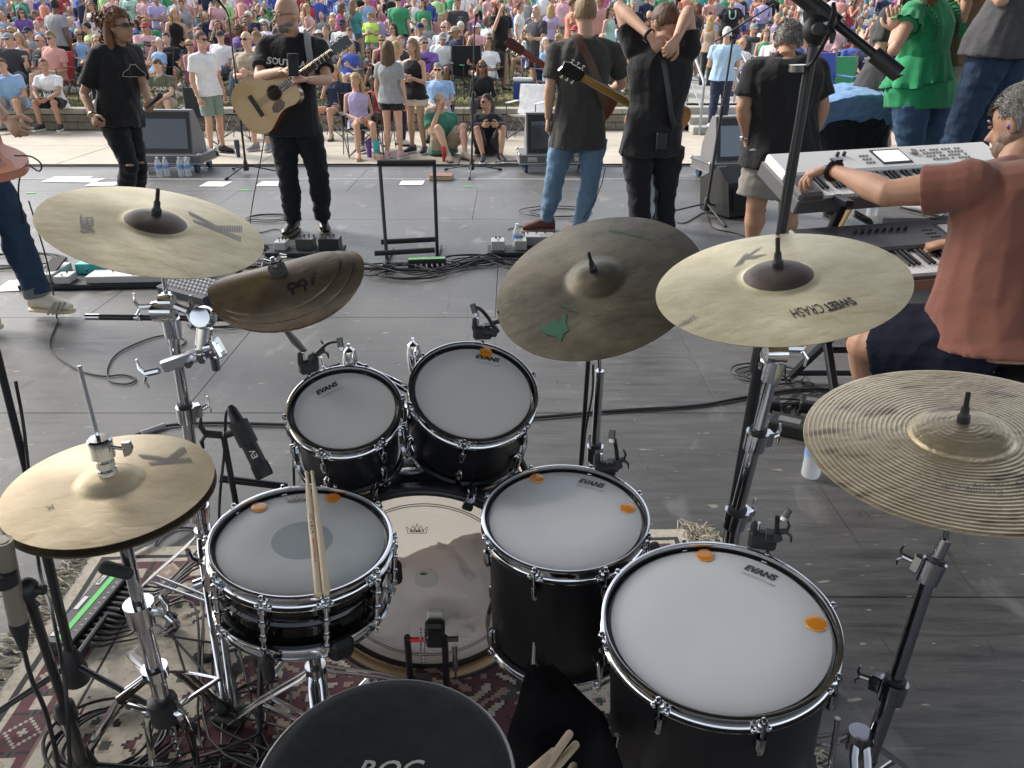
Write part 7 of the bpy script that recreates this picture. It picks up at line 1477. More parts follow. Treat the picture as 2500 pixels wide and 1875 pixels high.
# ---- riser, keyboards and stand
t = thing('choir_riser', 'low grey stage riser under the people standing at the right', 'riser', (4.9, 6.0, 0)); b = MB(); b.box((0, 0, .39), (4.9, 1.9, .05), bev=.004); b.build('deck', world_noise_mat('riser_carpet', (.07, .07, .075), (.13, .13, .135), 12, (1, 1, 1), .9, .3), t)
for x in (-2.4, -.8, .8, 2.4):
    for y in (-.9, .9): b = MB(); b.box((x, y, .18), (.05, .05, .36)); b.build('leg', BKM, t, smooth=0)
KW = mat('keyboard_silver', (.78, .77, .74), .38, .15); KD = mat('keyboard_dark', (.03, .03, .033), .45); IVO = mat('white_keys', (.80, .80, .78), .25); EBO = mat('black_keys', (.012, .012, .012), .25)
def keyboard(label, C, rot, L, dep, thick, body, dark_end, tilt, screen_x, group=None, upper=True):
    q = Matrix.Rotation(rot, 3, 'Z') @ Matrix.Rotation(tilt, 3, 'X'); t = thing('keyboard', label, 'keyboard', C, q, group); kd = dep*.46
    b = MB(); b.box((0, 0, thick*.30), (L, dep, thick*.6), bev=.006); b.build('case', dark_end, t)
    b = MB(); b.box((0, kd/2, thick*.72), (L-.02, dep-kd, thick*.40), bev=.010); pn = b.build('panel', body, t); zt = thick*.92+.001
    for x in (-1, 1): b = MB(); b.box((x*(L/2-.06), -dep/2+kd/2, thick*.70), (.12, kd, thick*.38), bev=.012); b.build('end_block', dark_end, t)
    n = 44; x0, x1 = -L/2+.125, L/2-.125; w = (x1-x0)/n
    b = MB(); b.box((0, 0, 0), (w-.0012, kd-.012, .016), bev=.0012); wk = b.mesh('white_key', [IVO], 0); b = MB(); b.box((0, 0, 0), (w*.52, kd*.62, .012), bev=.002); bk = b.mesh('black_key', [EBO], 0)
    for i in range(n):
        obj('white_key', wk, t, Matrix.Translation((x0+(i+.5)*w, -dep/2+kd/2, thick*.66)))
        if i % 7 not in (2, 6) and i < n-1: obj('black_key', bk, t, Matrix.Translation((x0+(i+1)*w, -dep/2+kd*.66, thick*.66+.013)))
    yc = kd/2
    b = MB(); b.box((screen_x, yc, zt), (.165, .118, .004), bev=.001); b.build('screen_frame', BKP, t); b = MB(); b.box((screen_x, yc, zt+.003), (.14, .088, .003)); b.build('screen', mat('lit_screen', (.75, .78, .78), .2, emit=((.85, .92, .95), .35)) if upper else mat('lit_screen_dim', (.35, .38, .36), .12), t, smooth=0)
    b = MB(); b.lathe([(.0005, .010), (.018, .010), (.021, .004), (.022, 0), (.0005, 0)], 24, Matrix.Translation((screen_x+.14, yc+.02, zt))); b.build('jog_wheel', mat('dial_grey', (.22, .22, .22), .4), t)
    bt_ = MB(); bt_.box((0, 0, 0), (.012, .008, .005), bev=.001); bm_ = bt_.mesh('button', [mat('button_grey', (.20, .20, .20), .5) if upper else mat('button_dark', (.10, .10, .10), .5)], 0)
    for i in range(12):
        for k in range(4):
            if (i*3+k*5) % 7 == 0: continue
            obj('button', bm_, t, Matrix.Translation((screen_x+.19+i*.019+(.012 if i > 5 else 0), yc-.045+k*.026, zt+.002)))
    for i in range(3):
        for k in range(3): obj('button', bm_, t, Matrix.Translation((screen_x-.16+i*.018, yc-.04+k*.028, zt+.002)))
    for k in range(8 if not upper else 2): b = MB(); b.lathe([(.0005, .018), (.007, .018), (.0085, .004), (.009, 0), (.0005, 0)], 14, Matrix.Translation((screen_x-.24-k*.035, yc+.03, zt))); b.build('knob', BKP, t)
    if upper: b = MB(); b.lathe([(.0005, .002), (.022, .002), (.023, 0), (.0005, 0)], 20, Matrix.Translation((-L/2+.06, -dep/2+kd*.35, thick*.89))); b.cyl((-L/2+.06, -dep/2+kd*.35, thick*.89), (-L/2+.064, -dep/2+kd*.35, thick*.89+.025), .005); b.build('joystick', mat('gloss_black', (.01, .01, .01), .08), t)
    return t
uA, uB = G(1868, 395, 1.0), G(2345, 378, .98)
k1 = keyboard('upper silver-white synthesizer with bright touch screen and grey buttons', V((1.735, 3.58, .915)), .31, 1.24, .32, .115, KW, mat('keyboard_grey_side', (.10, .10, .105), .45), .38, .0, 'synthesizers on the stand')
k2 = keyboard('lower dark synthesizer with a phone lying on its panel', V((1.82, 3.20, .665)), .24, 1.30, .38, .11, mat('keyboard_graphite', (.10, .10, .105), .45, .2), KD, .26, .12, 'synthesizers on the stand', False)
b = MB(); b.box((0, -.19, .03), (1.30, .012, .05), bev=.002); b.build('wood_trim', mat('pinkish_wood', (.42, .22, .16), .5), k2)
ph = thing('phone', 'black smartphone lying on the panel of the lower synthesizer', 'phone'); ph.matrix_world = k2.matrix_world @ Matrix.Translation((.47, .10, .106)) @ Matrix.Rotation(-.7, 4, 'Z'); b = MB(); b.box((0, 0, .005), (.078, .155, .010), bev=.004); b.build('case', BKP, ph); b = MB(); b.box((0, 0, .0105), (.070, .146, .001)); b.build('glass', mat('phone_glass', (.03, .04, .045), .06), ph, smooth=0)
ks = thing('keyboard_stand', 'black folding double-tier keyboard stand under the synthesizers', 'keyboard stand', (1.8, 3.1, 0)); SQ = mat('stand_black', (.016, .018, .024), .4, .3)
for x in (-.42, .42):
    for a, c in (((x, -.30, .02), (x, .32, .62)), ((x, .34, .02), (x, -.28, .62)), ((x, .30, .60), (x, .10, .93))):
        d = V(c)-V(a); q_ = frame(d); b = MB(); b.box(lerp(V(a), V(c), .5), (.032, .032, d.length), Matrix((q_[0], q_[1], d.normalized())).transposed(), .004); b.build('strut', SQ, ks)
    b = MB(); b.caps((x, -.34, .02), (x, -.26, .02), .022); b.build('rubber_foot', RUB, ks); b = MB(); b.box((x, -.17, .63), (.04, .30, .03), bev=.004); b.build('bracket', SQ, ks); b = MB(); b.box((x, .18, .925), (.04, .26, .025), bev=.004); b.build('bracket', SQ, ks)
b = MB(); b.cyl((-.42, .0, .30), (.42, .0, .30), .014); b.cyl((-.42, .30, .05), (.42, .30, .05), .014); b.build('cross_tube', SQ, ks)
t = thing('keyboard_bench', 'black padded bench under the seated keyboard player', 'bench', (2.02, 2.36, 0)); b = MB(); b.box((0, 0, .50), (.80, .40, .10), bev=.035); b.build('cushion', mat('vinyl_black', (.015, .017, .02), .4), t); 
for x in (-.28, .28):
    for a, c in (((x, -.16, .02), (x, .16, .45)), ((x, .16, .02), (x, -.16, .45))): b = MB(); b.cyl(a, c, .014); b.build('leg', BKM, t)
# pedal boxes and DI boxes on the floor right
for (px, w, d, h, r_, lb) in (((1935, 1055), .20, .12, .055, -.5, 'black direct box with pale print beside the keyboard stand foot'), ((1990, 1000), .14, .10, .05, -.35, 'dark sustain pedal behind the direct box'), ((1870, 995), .11, .08, .05, -.3, 'small black box left of the keyboard stand foot')):
    t = thing('direct_box', lb, 'direct box', G(*px), r_); b = MB(); b.box((0, 0, h/2), (w, d, h), bev=.006); b.build('case', BKP, t); b = MB(); b.box((-w*.1, 0, h+.0006), (w*.45, d*.4, .0008)); b.build('print', INKG, t, smooth=0); b = MB(); b.lathe([(.0005, .008), (.005, .008), (.005, 0), (.0005, 0)], 8, Matrix.Translation((w*.3, 0, h))); b.build('switch', CH, t)
for k in range(5):
    g = random.Random(70+k); tag(cable('keyboard_cable', None, [D(1885+8*k, 880, 3.2), (1900+g.uniform(-30, 30), 930+g.uniform(-10, 20)), (1980+g.uniform(-20, 40), 950+g.uniform(-20, 40)), (1920+g.uniform(-30, 30), 1000), (1960, 1040+g.uniform(-10, 20)), (2060, 1060)], .0036), 'one of the thin black cables hanging under the synthesizers', 'cable', 'cables under the synthesizers')
t = thing('electric_guitar', 'maple guitar neck leaning on the riser, seen between the two synthesizers', 'guitar', D(2050, 550, 4.3)); o_ = t.location.copy(); a, c = D(2040, 560, 4.3)-o_, D(2075, 500, 4.45)-o_; b = MB(); d = (c-a); q_ = frame(d); b.box(lerp(a, c, .5), (.055, .022, d.length*2.4), Matrix((q_[0], q_[1], d.normalized())).transposed(), .008); b.build('neck', mat('maple_neck', (.50, .30, .10), .35), t); b = MB(); b.extrude([c+q_[0]*x+d.normalized()*y for x, y in ((-.03, .0), (-.035, .10), (-.02, .17), (.03, .18), (.045, .12), (.035, .02))], (0, .016, 0)); b.build('headstock', mat('maple_neck', (.50, .30, .10), .35), t)
bottle('clear water bottle seen just under the keyboardist\'s forearm', D(2127, 525, 4.6))
# ---- stick bag with spare sticks
sbg = thing('stick_bag', 'black fabric stick bag hanging between the floor toms with stick ends showing', 'stick bag', D(1400, 1760, 1.0)); o_ = sbg.location.copy()
A_, B_, C_, D_, E_ = D(1290, 1612, 1.17), D(1345, 1618, 1.20), D(1478, 1745, 1.06), D(1560, 1990, .80), D(1190, 1990, .86)
b = MB(); n = 26; vs = []
for k in range(n+1):
    for i in range(n+1):
        u, v = i/n, k/n; L_, R__ = lerp(A_, E_, v), lerp(B_, lerp(C_, D_, max(0, (v-.4)/.6)) if v > .4 else C_, min(1, v/.4)) if v <= .4 else lerp(C_, D_, (v-.4)/.6)
        p = lerp(L_, R__, u); pf = math.sin(u*PI)**.6*.035; p = p+V((0, -pf*.8, pf*.5))+V((0, 1, 1))*.012*noise.noise(V((u*4, v*5, 1))); 
        if .25 < u < .9 and v > .42: p += V((0, .03, -.035))*min(1, (v-.42)*6)*math.sin((u-.25)/.65*PI)
        vs.append(p-o_)
b.add(vs+[p+V((.0, .03, -.05)) for p in vs], [(k*(n+1)+i, k*(n+1)+i+1, (k+1)*(n+1)+i+1, (k+1)*(n+1)+i) for k in range(n) for i in range(n)]+[((n+1)**2+k*(n+1)+i, (n+1)**2+(k+1)*(n+1)+i, (n+1)**2+(k+1)*(n+1)+i+1, (n+1)**2+k*(n+1)+i+1) for k in range(n) for i in range(n)]); b.build('bag', mat('bag_cloth', (.006, .006, .008), .95, bump=(120, .4, .003), spec=.15), sbg, smooth=80)
for k, (a, c) in enumerate((((1393, 1788), (1345, 1855)), ((1408, 1815), (1362, 1868)), ((1352, 1835), (1335, 1850)), ((1402, 1868), (1380, 1900)))):
    P, Q = D(*a, .955-.004*k), D(*c, .90); d = (Q-P).normalized(); stick('drumstick', ['thick stick end pointing up in the stick bag, uppermost', 'second stick end just right of the uppermost in the stick bag', 'short stick end at the left in the stick bag', 'stick end cut by the bottom of the frame in the stick bag'][k], P+d*.40, P, group='spare sticks in the bag', L=.400)
# ================================================================ THE BAND AND THE PEOPLE ON STAGE
def hero(label, J, o, s=1., face=(0, -1, 0), toes=None, extra=None):
    P = {k: (D(*v) if isinstance(v, tuple) and len(v) == 3 else V(v)) for k, v in J.items()}
    root = V((P['hip'].x, P['hip'].y, 0)); j = {k: v-root for k, v in P.items()}
    j['face'] = V(face).normalized(); j['s'] = s
    for sd in 'RL': j['toe'+sd] = V((toes or {}).get(sd, (0, -1, 0))).normalized()
    t = thing('person', label, 'person', root, 0, None); P_ = dress(t, j, dict(o, vx=.009 if 0 else .0095)) if False else dress(t, j, {**{'vox': .0095}, **o})
    return t, j, P_, root
TEE = mat('black_tee', (.020, .020, .022), .92, bump=(6, .9, .04), sheen=.12, spec=.2); TEE2 = mat('charcoal_tee', (.058, .056, .053), .92, bump=(6, .9, .04), sheen=.12, spec=.2); BJ = mat('black_jeans', (.013, .014, .018), .85, bump=(9, .8, .03), sheen=.1, spec=.2)
def denim(name, c): return mat('denim_'+name, c, .85, bump=(10, .8, .03), var=(4, .28), spec=.2, stretch=(1, 1, .45))
LJ, DJ, MJ, PJ = denim('light', (.125, .205, .30)), denim('dark', (.022, .04, .075)), denim('mid', (.045, .085, .15)), denim('pale', (.36, .44, .50))
# left bassist, cut by the edge
t, j, P, r0 = hero('person in dark cuffed jeans and cream sneakers playing bass at the left edge', dict(hip=(-95, 330, 4.35), neck=(-110, 60, 4.35), head=(-90, -20, 4.3), shR=(-150, 85, 4.2), shL=(-60, 95, 4.5), elR=(-50, 225, 4.05), wrR=(18, 292, 3.98), elL=(-220, 200, 4.5), wrL=(-300, 130, 4.4), hpR=(-110, 350, 4.25), hpL=(-70, 350, 4.45), knR=(-60, 560, 4.2), knL=(22, 530, 4.35), anR=(-60, 760, 4.1), anL=(98, 730, 4.30)), dict(topm=TEE, botm=DJ, hair='short', hairc='brown', skin='light', shoe=mat('cream_leather', (.62, .56, .44), .5), sole=mat('cream_sole', (.60, .52, .33), .6), cuff=.93, loose=.022, curl=.7), 1.02, (1, -.3, -.3), {'R': (.9, -.5, 0), 'L': (1, -.16, 0)})
# guitars -----------------------------------------------------------
def outline(kind):
    if kind == 'acoustic': P = [(-.245, 0), (-.235, .10), (-.19, .165), (-.11, .198), (-.03, .170), (.04, .138), (.10, .130), (.18, .143), (.235, .115), (.255, .05), (.255, 0)]
    elif kind == 'single': P = [(-.22, 0), (-.205, .10), (-.14, .158), (-.06, .150), (.02, .115), (.09, .118), (.16, .130), (.20, .09), (.19, .03), (.19, 0)]
    else: P = [(-.20, 0), (-.185, .10), (-.11, .160), (-.03, .145), (.03, .112), (.09, .125), (.17, .145), (.225, .12), (.20, .07), (.16, .04), (.16, 0)]
    s_ = spline([V((x, y, 0)) for x, y in P], 4); return s_+[V((p.x, -p.y, 0)) for p in reversed(s_[1:-1])]
def guitar(label, Mx, kind, topm, sidem, neckm, headm, depth, neckL=.36, scale=1., name='guitar', bass=False):
    t = thing(name, label, 'guitar'); t.matrix_world = Mx @ Matrix.Scale(scale, 4); o = outline(kind)
    b = MB(); b.cur = 0; n = len(o); b.add([p+V((0, 0, -depth)) for p in o]+o, [(i, (i+1) % n, n+(i+1) % n, n+i) for i in range(n)]+[tuple(range(n-1, -1, -1))]); b.build('sides_and_back', sidem, t)
    b = MB(); b.extrude([p*.995+V((0, 0, .0005)) for p in o], (0, 0, .003)); b.build('top', topm, t, smooth=0)
    if kind == 'acoustic':
        b = MB(); b.lathe([(.0005, .0045), (.050, .0045), (.050, .0036), (.0005, .0036)], 32, Matrix.Translation((.085, 0, 0))); b.build('sound_hole', mat('hole_shade', (.012, .008, .006), .9), t); b = MB(); b.lathe([(.050, .0042), (.0585, .0048), (.0585, .0036), (.050, .0036)], 36, Matrix.Translation((.085, 0, 0)), True); b.build('rosette', mat('rosette', (.16, .09, .04), .4), t)
        b = MB(); b.extrude([V(p) for p in ((.10, -.058, .004), (.04, -.052, .004), (.005, -.075, .004), (-.005, -.105, .004), (.03, -.125, .004), (.085, -.118, .004), (.115, -.095, .004))], (0, 0, .0015)); b.build('pickguard', mat('tortoiseshell', (.10, .03, .012), .15, var=(40, .6)), t, smooth=0)
        b = MB(); b.box((-.085, 0, .008), (.032, .165, .010), bev=.003); b.build('bridge', mat('ebony', (.02, .014, .012), .5), t)
    else:
        for x in (-.03, .06): b = MB(); b.box((x, 0, .008), (.034, .075, .010), bev=.004); b.build('pickup', CHD, t)
        b = MB(); b.box((-.10, 0, .010), (.02, .08, .012), bev=.003); b.build('bridge', CH, t)
    x0, x1 = (.135 if kind == 'acoustic' else .10), .25+neckL
    b = MB(); b.tube([(x0, 0, -.004), (.24, 0, -.006), (x1, 0, -.004)], [.028, .028, .0225], 12, flat=.75, up=V((0, 0, 1))); b.build('neck', neckm, t); b = MB(); b.box(((x0+x1)/2, 0, .011), (x1-x0, .050, .006), bev=.002); fb_ = b.build('fretboard', mat('ebony', (.02, .014, .012), .5), t)
    b = MB(); 
    for k in range(1, 20): xx = x1-(x1+.085)*(1-2**(-k/12)); b.box((xx, 0, .0145), (.0022, .049, .0014))
    fr_ = b.build('frets', CH, fb_, smooth=0); fr_['kind'] = 'stuff'
    b = MB()
    for k in range(4 if bass else 6): y = (k-2.5)*.0075 if not bass else (k-1.5)*.011; b.cyl((-.085, y*1.25, .016), (x1+.01, y, .017), .0009 if not bass else .0015, n=4)
    st_ = b.build('strings', mat('string', (.35, .30, .22), .3, .9), t); st_['kind'] = 'stuff'
    b = MB(); b.extrude([V((x1+x, y, -.002)) for x, y in ((0, -.022), (.02, -.036), (.13, -.040), (.165, -.030), (.158, 0), (.165, .030), (.13, .040), (.02, .036), (0, .022))], (0, 0, .013)); b.build('headstock', headm, t, smooth=0)
    for k in range(3):
        for s_ in (-1, 1): b = MB(); p = V((x1+.035+k*.042, s_*.032, .004)); b.cyl(p+V((0, 0, .008)), p+V((0, 0, .022)), .003, n=8); b.cyl(p, p+V((0, s_*.020, 0)), .003, n=6); b.ell(p+V((0, s_*.026, 0)), .010, .006, .007, None, 8, 6); b.build('tuner', mat('tuner_chrome', (.55, .50, .38), .25, 1.), t)
    return t
def axes(a, b_, nrm, c=None):      # matrix: x from a to b, z near nrm, origin a
    a, b_ = V(a), V(b_); x = (b_-a).normalized(); z = V(nrm); z = (z-x*z.dot(x)).normalized(); y = z.cross(x); M = Matrix((x, y, z)).transposed().to_4x4(); M.translation = c or a; return M
SPR = mat('spruce', (.56, .37, .16), .28, var=(30, .1), stretch=(.4, 6, 1), coat=.4); MAH = mat('mahogany', (.14, .04, .02), .25, coat=.5, var=(20, .2)); GBL = mat('gloss_black', (.01, .01, .01), .08); BURST = mat('sunburst', (.36, .15, .02), .15, coat=.6, var=(7, .6)); GOLDN = mat('gold_neck', (.30, .17, .03), .15, coat=.8); SALM = mat('salmon_lacquer', (.62, .25, .16), .25, coat=.5)
# straps and small held things are children only of what they are worn with
def strap(label, pts, w, mt, up=None):
    p0 = V(pts[0]); t = thing('guitar_strap', label, 'guitar strap', p0); b = MB(); b.tube(spline([V(p)-p0 for p in pts], 8), w, 8, flat=.10, up=up or V((0, -1, .2))); b.build('strap', mt, t, smooth=60)
guitar('salmon bass guitar body held at hip height at the left edge', axes(D(-40, 372, 4.0), D(-220, 175, 4.45), (.8, -.7, .1)), 'double', SALM, SALM, mat('maple_neck', (.50, .30, .10), .35), GBL, .045, .55, 1., 'bass_guitar', True)
cable('guitar_cable', 'short black cable looping out of the salmon bass guitar', [D(35, 380, 3.95), D(75, 382, 3.95), D(100, 400, 3.95), D(95, 418, 3.98), D(60, 405, 4.0), D(45, 470, 4.2), D(62, 560, 4.35), D(70, 600, 4.4)], .004)
# sneaker stripes and rolled cuff
for q in range(3):
    b = MB(); x0 = 116+q*12; b.tube([D(x0, 768, 4.215)-r0, D(x0+10, 752, 4.222)-r0, D(x0+20, 738, 4.245)-r0], .007, 6, flat=.5, up=V((0, -1, 0))); b.build('shoe_stripe', mat('stripe_grey', (.30, .27, .23), .6), t)
b = MB(); c_ = j['anL']; b.tube([c_+V((-.012, 0, .02)), c_+V((-.016, 0, .06)), c_+V((-.02, 0, .075))], [.069, .068, .066], 18); b.build('cuff', denim('cuff', (.14, .15, .15)), t)
# singer in black
jw = dict(hip=(290, 268, 6.5), neck=(287, 112, 6.5), head=(291, 66, 6.47), shR=(240, 132, 6.36), shL=(325, 124, 6.64), elR=(205, 228, 6.35), wrR=(228, 284, 6.22), elL=(352, 212, 6.5), wrL=(365, 252, 6.30), hpR=(272, 290, 6.42), hpL=(306, 290, 6.58), knR=(316, 404, 6.35), knL=(338, 398, 6.5), anR=(300, 508, 6.55), anL=(334, 502, 6.7))
t, j, P, r0 = hero('singer in black outline T-shirt and ripped black jeans holding a microphone', jw, dict(female=True, topm=TEE, botm=BJ, hair='curly', hairc='auburn', skin='tan', glasses='dark', shoe=BKP, sole=BKP, loose=.006, hem=.12, sleeve=.78, curl=.9, g=1.10), .99, (.96, -.28, 0), {'R': (.5, -1, 0), 'L': (.6, -1, 0)})
KY = [(-.075, -.035), (-.070, -.010), (-.055, .008), (-.040, .016), (-.028, .030), (-.015, .045), (.0, .040), (.018, .048), (.030, .030), (.050, .016), (.070, .0), (.078, -.018), (.060, -.032), (.03, -.034), (-.02, -.035)]
line_print(P, [(x*-1 if 0 else x, y) for x, y in KY], j, lerp(j['hip'], j['neck'], .66)+V((.03, 0, 0)), mat('gold_ink', (.55, .50, .38), .6), .0022, 1.15)
for kx, ky, Y in ((318, 403, 6.28), (344, 397, 6.44)): c = D(kx, ky, Y)-r0; b = MB(); b.ell(c+V((0, -.008, .0)), .034, .02, .010); b.build('knee_rip', skin('tan'), t)
mc = thing('microphone', 'black handheld microphone in the singer\'s hand', 'microphone', D(358, 262, 6.2)); straight_mic(mc, (0, 0, 0), D(392, 232, 6.1)-D(358, 262, 6.2), .22, .018, .055)
b = MB(); b.tube([V((math.cos(a)*.031, math.sin(a)*.031, 0)) for a in [2*PI*i/20 for i in range(20)]], .006, 8, closed=True); br = b.build('bracelet', mat('silver', (.6, .58, .52), .2, 1.), t); dq = (j['wrR']-j['elR']).normalized().to_track_quat('Z', 'Y').to_matrix().to_4x4(); dq.translation = lerp(j['elR'], j['wrR'], .93); br.matrix_local = dq
# acoustic guitarist
jc = dict(hip=(716, 285, 6.32), neck=(716, 92, 6.32), head=(700, 36, 6.26), shR=(650, 112, 6.30), shL=(778, 112, 6.34), elR=(632, 188, 6.10), wrR=(692, 172, 5.86), elL=(800, 196, 6.12), wrL=(752, 196, 5.86), hpR=(690, 305, 6.32), hpL=(748, 305, 6.34), knR=(703, 430, 6.25), knL=(778, 428, 6.28), anR=(716, 545, 6.28), anL=(788, 540, 6.36))
t, j, P, r0 = hero('bald bearded man in glasses holding a phone over his acoustic guitar', jc, dict(topm=TEE, botm=BJ, hair='bald', skin='light', glasses='clear', shoe=mat('black_boot', (.02, .018, .017), .22), sole=mat('boot_sole', (.16, .13, .09), .7), loose=.022, hem=.13, sleeve=.72, curl=.75, hand={'R': dict(d=V((.9, -.2, .25)), pn=V((.1, .2, -1)), side=-1), 'L': dict(d=V((-.9, -.2, .3)), pn=V((0, .1, -1)), side=1)}), 1.02, (-.62, -.78, -.12), {'R': (-.15, -1, 0), 'L': (.35, -1, 0)})
rf, ff, uf = hframe(j); hc = j['head']; b = MB(); q_ = Matrix((rf, ff, uf)).transposed(); b.ell(hc-uf*.078+ff*.052, .046, .046, .040, q_); b.ell(hc-uf*.052+ff*.020, .064, .062, .040, q_, 14, 8); b.build('beard', hairm('grey'), t)
chest_print(P, j, 1., [('SOUTHLAND', 1.), ('MUSIC', 1.05)], .062, WINK, .70, right=.02)
phn = thing('phone', 'black smartphone held in both hands by the acoustic guitarist', 'phone', D(716, 158, 5.78)); b = MB(); b.box((0, 0, 0), (.076, .010, .155), Matrix.Rotation(-.35, 3, 'X'), .004); b.box((-.018, -.014, .05), (.03, .006, .035), Matrix.Rotation(-.35, 3, 'X'), .002); b.build('case', BKP, phn)
guitar('natural-top acoustic guitar with dark neck slung on the bald man', axes(D(648, 243, 6.0), D(835, 110, 6.02), (.05, -1, .18)), 'acoustic', SPR, MAH, MAH, GBL, .10, .36, 1.0, 'acoustic_guitar')
strap('wide grey strap over the acoustic guitarist\'s left shoulder', [D(752, 96, 6.40), D(752, 80, 6.30), D(750, 84, 6.20), D(752, 110, 6.13), D(758, 150, 6.10), D(762, 200, 6.12)], .034, mat('grey_webbing', (.22, .22, .22), .8, bump=(90, .4, .003)))
# man with back turned, brown strap
jd = dict(hip=(1412, 318, 6.3), neck=(1430, 92, 6.3), head=(1428, 32, 6.32), shL=(1358, 128, 6.3), shR=(1500, 128, 6.32), elL=(1342, 218, 6.26), wrL=(1338, 292, 6.30), elR=(1518, 204, 6.42), wrR=(1478, 232, 6.62), hpL=(1376, 338, 6.3), hpR=(1448, 338, 6.3), knL=(1352, 446, 6.28), knR=(1440, 446, 6.28), anL=(1332, 542, 6.35), anR=(1412, 560, 6.3))
t, j, P, r0 = hero('man seen from behind in charcoal T-shirt, blue jeans and brown shoes', jd, dict(topm=TEE2, botm=LJ, hair='buzz', hairc='sandy', skin='light', shoe=mat('brown_suede', (.11, .045, .035), .8), sole=mat('tan_sole', (.30, .20, .12), .7), loose=.010, hem=.13, sleeve=.72, curl=.45, g=1.05, belly=.0), 1.05, (-.25, 1, 0), {'L': (-1, -.1, 0), 'R': (-.5, .8, 0)})
strap('brown leather guitar strap crossing the back of the charcoal T-shirt', [D(1398, 88, 6.40), D(1404, 84, 6.22), D(1420, 110, 6.14), D(1440, 150, 6.11), D(1458, 195, 6.11), D(1470, 235, 6.14), D(1478, 262, 6.2)], .032, mat('brown_leather', (.10, .045, .03), .5))
guitar('electric guitar with reddish neck poking out left of the man in blue jeans', axes(D(1440, 235, 6.62), D(1262, 116, 6.62), (0, 1, .1)), 'single', MAH, MAH, mat('red_neck', (.20, .05, .03), .3), mat('red_head', (.10, .02, .02), .3), .05, .38, 1.0, 'electric_guitar')
# man with arms behind his head
je = dict(hip=(1592, 335, 4.9), neck=(1618, 118, 4.9), head=(1622, 60, 4.98), shL=(1548, 118, 4.95), shR=(1682, 122, 4.88), elL=(1512, 18, 5.02), wrL=(1592, 92, 4.76), elR=(1680, 30, 4.86), wrR=(1650, 98, 4.72), hpL=(1556, 358, 4.9), hpR=(1632, 358, 4.92), knL=(1560, 490, 4.85), knR=(1622, 490, 4.9), anL=(1568, 640, 4.9), anR=(1622, 640, 4.95))
t, j, P, r0 = hero('man in black T-shirt clasping both hands behind his neck', je, dict(topm=TEE, botm=BJ, hair='buzz', hairc='brown', skin='light', shoe=BKP, sole=BKP, loose=.010, hem=.10, sleeve=.55, g=1.0, glasses='clear', fold=.008, hand={'L': dict(d=V((.75, -.1, -.75)), pn=V((.3, .9, .2)), curl=.8), 'R': dict(d=V((-.55, -.1, -.8)), pn=V((-.3, .9, .1)), curl=.8)}), .98, (-.55, .8, -.42), {'L': (-.2, 1, 0), 'R': (.2, 1, 0)})
b = MB(); b.tube([V((math.cos(a)*.029, math.sin(a)*.029, 0)) for a in [2*PI*i/20 for i in range(20)]], .009, 8, closed=True); b.box((0, -.034, 0), (.036, .012, .040), bev=.004); br = b.build('watch', BKP, t); dq = (j['wrL']-j['elL']).normalized().to_track_quat('Z', 'Y').to_matrix().to_4x4(); dq.translation = lerp(j['elL'], j['wrL'], .92); br.matrix_local = dq
guitar('sunburst electric guitar slung in front, its gold-edged neck pointing up left', axes(D(1600, 285, 5.22), D(1408, 182, 4.86), (.35, 1, .05)), 'single', GBL, BURST, GOLDN, GBL, .05, .40, 1.02, 'electric_guitar')
strap('black guitar strap down the back of the man clasping his neck', [D(1612, 118, 5.0), D(1614, 122, 4.80), D(1622, 160, 4.74), D(1632, 220, 4.73), D(1640, 280, 4.76), D(1650, 320, 4.84)], .026, BKP)
b = MB(); b.box((0, 0, 0), (.065, .03, .10), bev=.006); bp_ = b.build('wireless_pack', BKP, t); bp_.location = D(1615, 345, 4.74)-r0
# pale flared jeans behind him
hero('person in pale flared jeans mostly hidden behind the man clasping his neck', dict(hip=(1590, 300, 6.5), neck=(1592, 130, 6.5), head=(1592, 85, 6.5), shL=(1555, 150, 6.5), shR=(1630, 150, 6.5), elL=(1552, 220, 6.5), wrL=(1560, 285, 6.4), elR=(1632, 220, 6.5), wrR=(1625, 285, 6.4), hpL=(1575, 315, 6.5), hpR=(1606, 315, 6.5), knL=(1578, 420, 6.45), knR=(1604, 420, 6.45), anL=(1582, 520, 6.45), anR=(1608, 522, 6.42)), dict(female=True, topm=CM('white'), botm=PJ, hair='long', hairc='brown', skin='light', shoe=CM('white'), flare=.035, loose=.008, cuff=1.0), .95, (-.3, 1, 0), {'L': (0, 1, 0), 'R': (0, 1, 0)})
# man in grey shorts
jg = dict(hip=(1908, 352, 5.2), neck=(1918, 138, 5.2), head=(1922, 104, 5.28), shL=(1846, 172, 5.2), shR=(1988, 172, 5.22), elL=(1815, 262, 5.18), wrL=(1822, 340, 5.20), elR=(2008, 262, 5.22), wrR=(1982, 345, 5.25), hpL=(1872, 382, 5.2), hpR=(1946, 382, 5.2), knL=(1846, 500, 5.18), knR=(1925, 505, 5.22), anL=(1830, 622, 5.25), anR=(1918, 628, 5.25))
t, j, P, r0 = hero('heavy grey-haired man from behind in black T-shirt and grey shorts', jg, dict(topm=TEE, botm=cloth('grey_short', (.25, .235, .21)), bottom='shorts', hair='short', hairc='grey', skin='tan', shoe=WHT, sole=WHT, g=1.22, belly=.03, hem=.14, sleeve=.72, loose=.028, curl=.6), 1.03, (.1, 1, -.35), {'L': (-.2, 1, 0), 'R': (.2, 1, 0)})
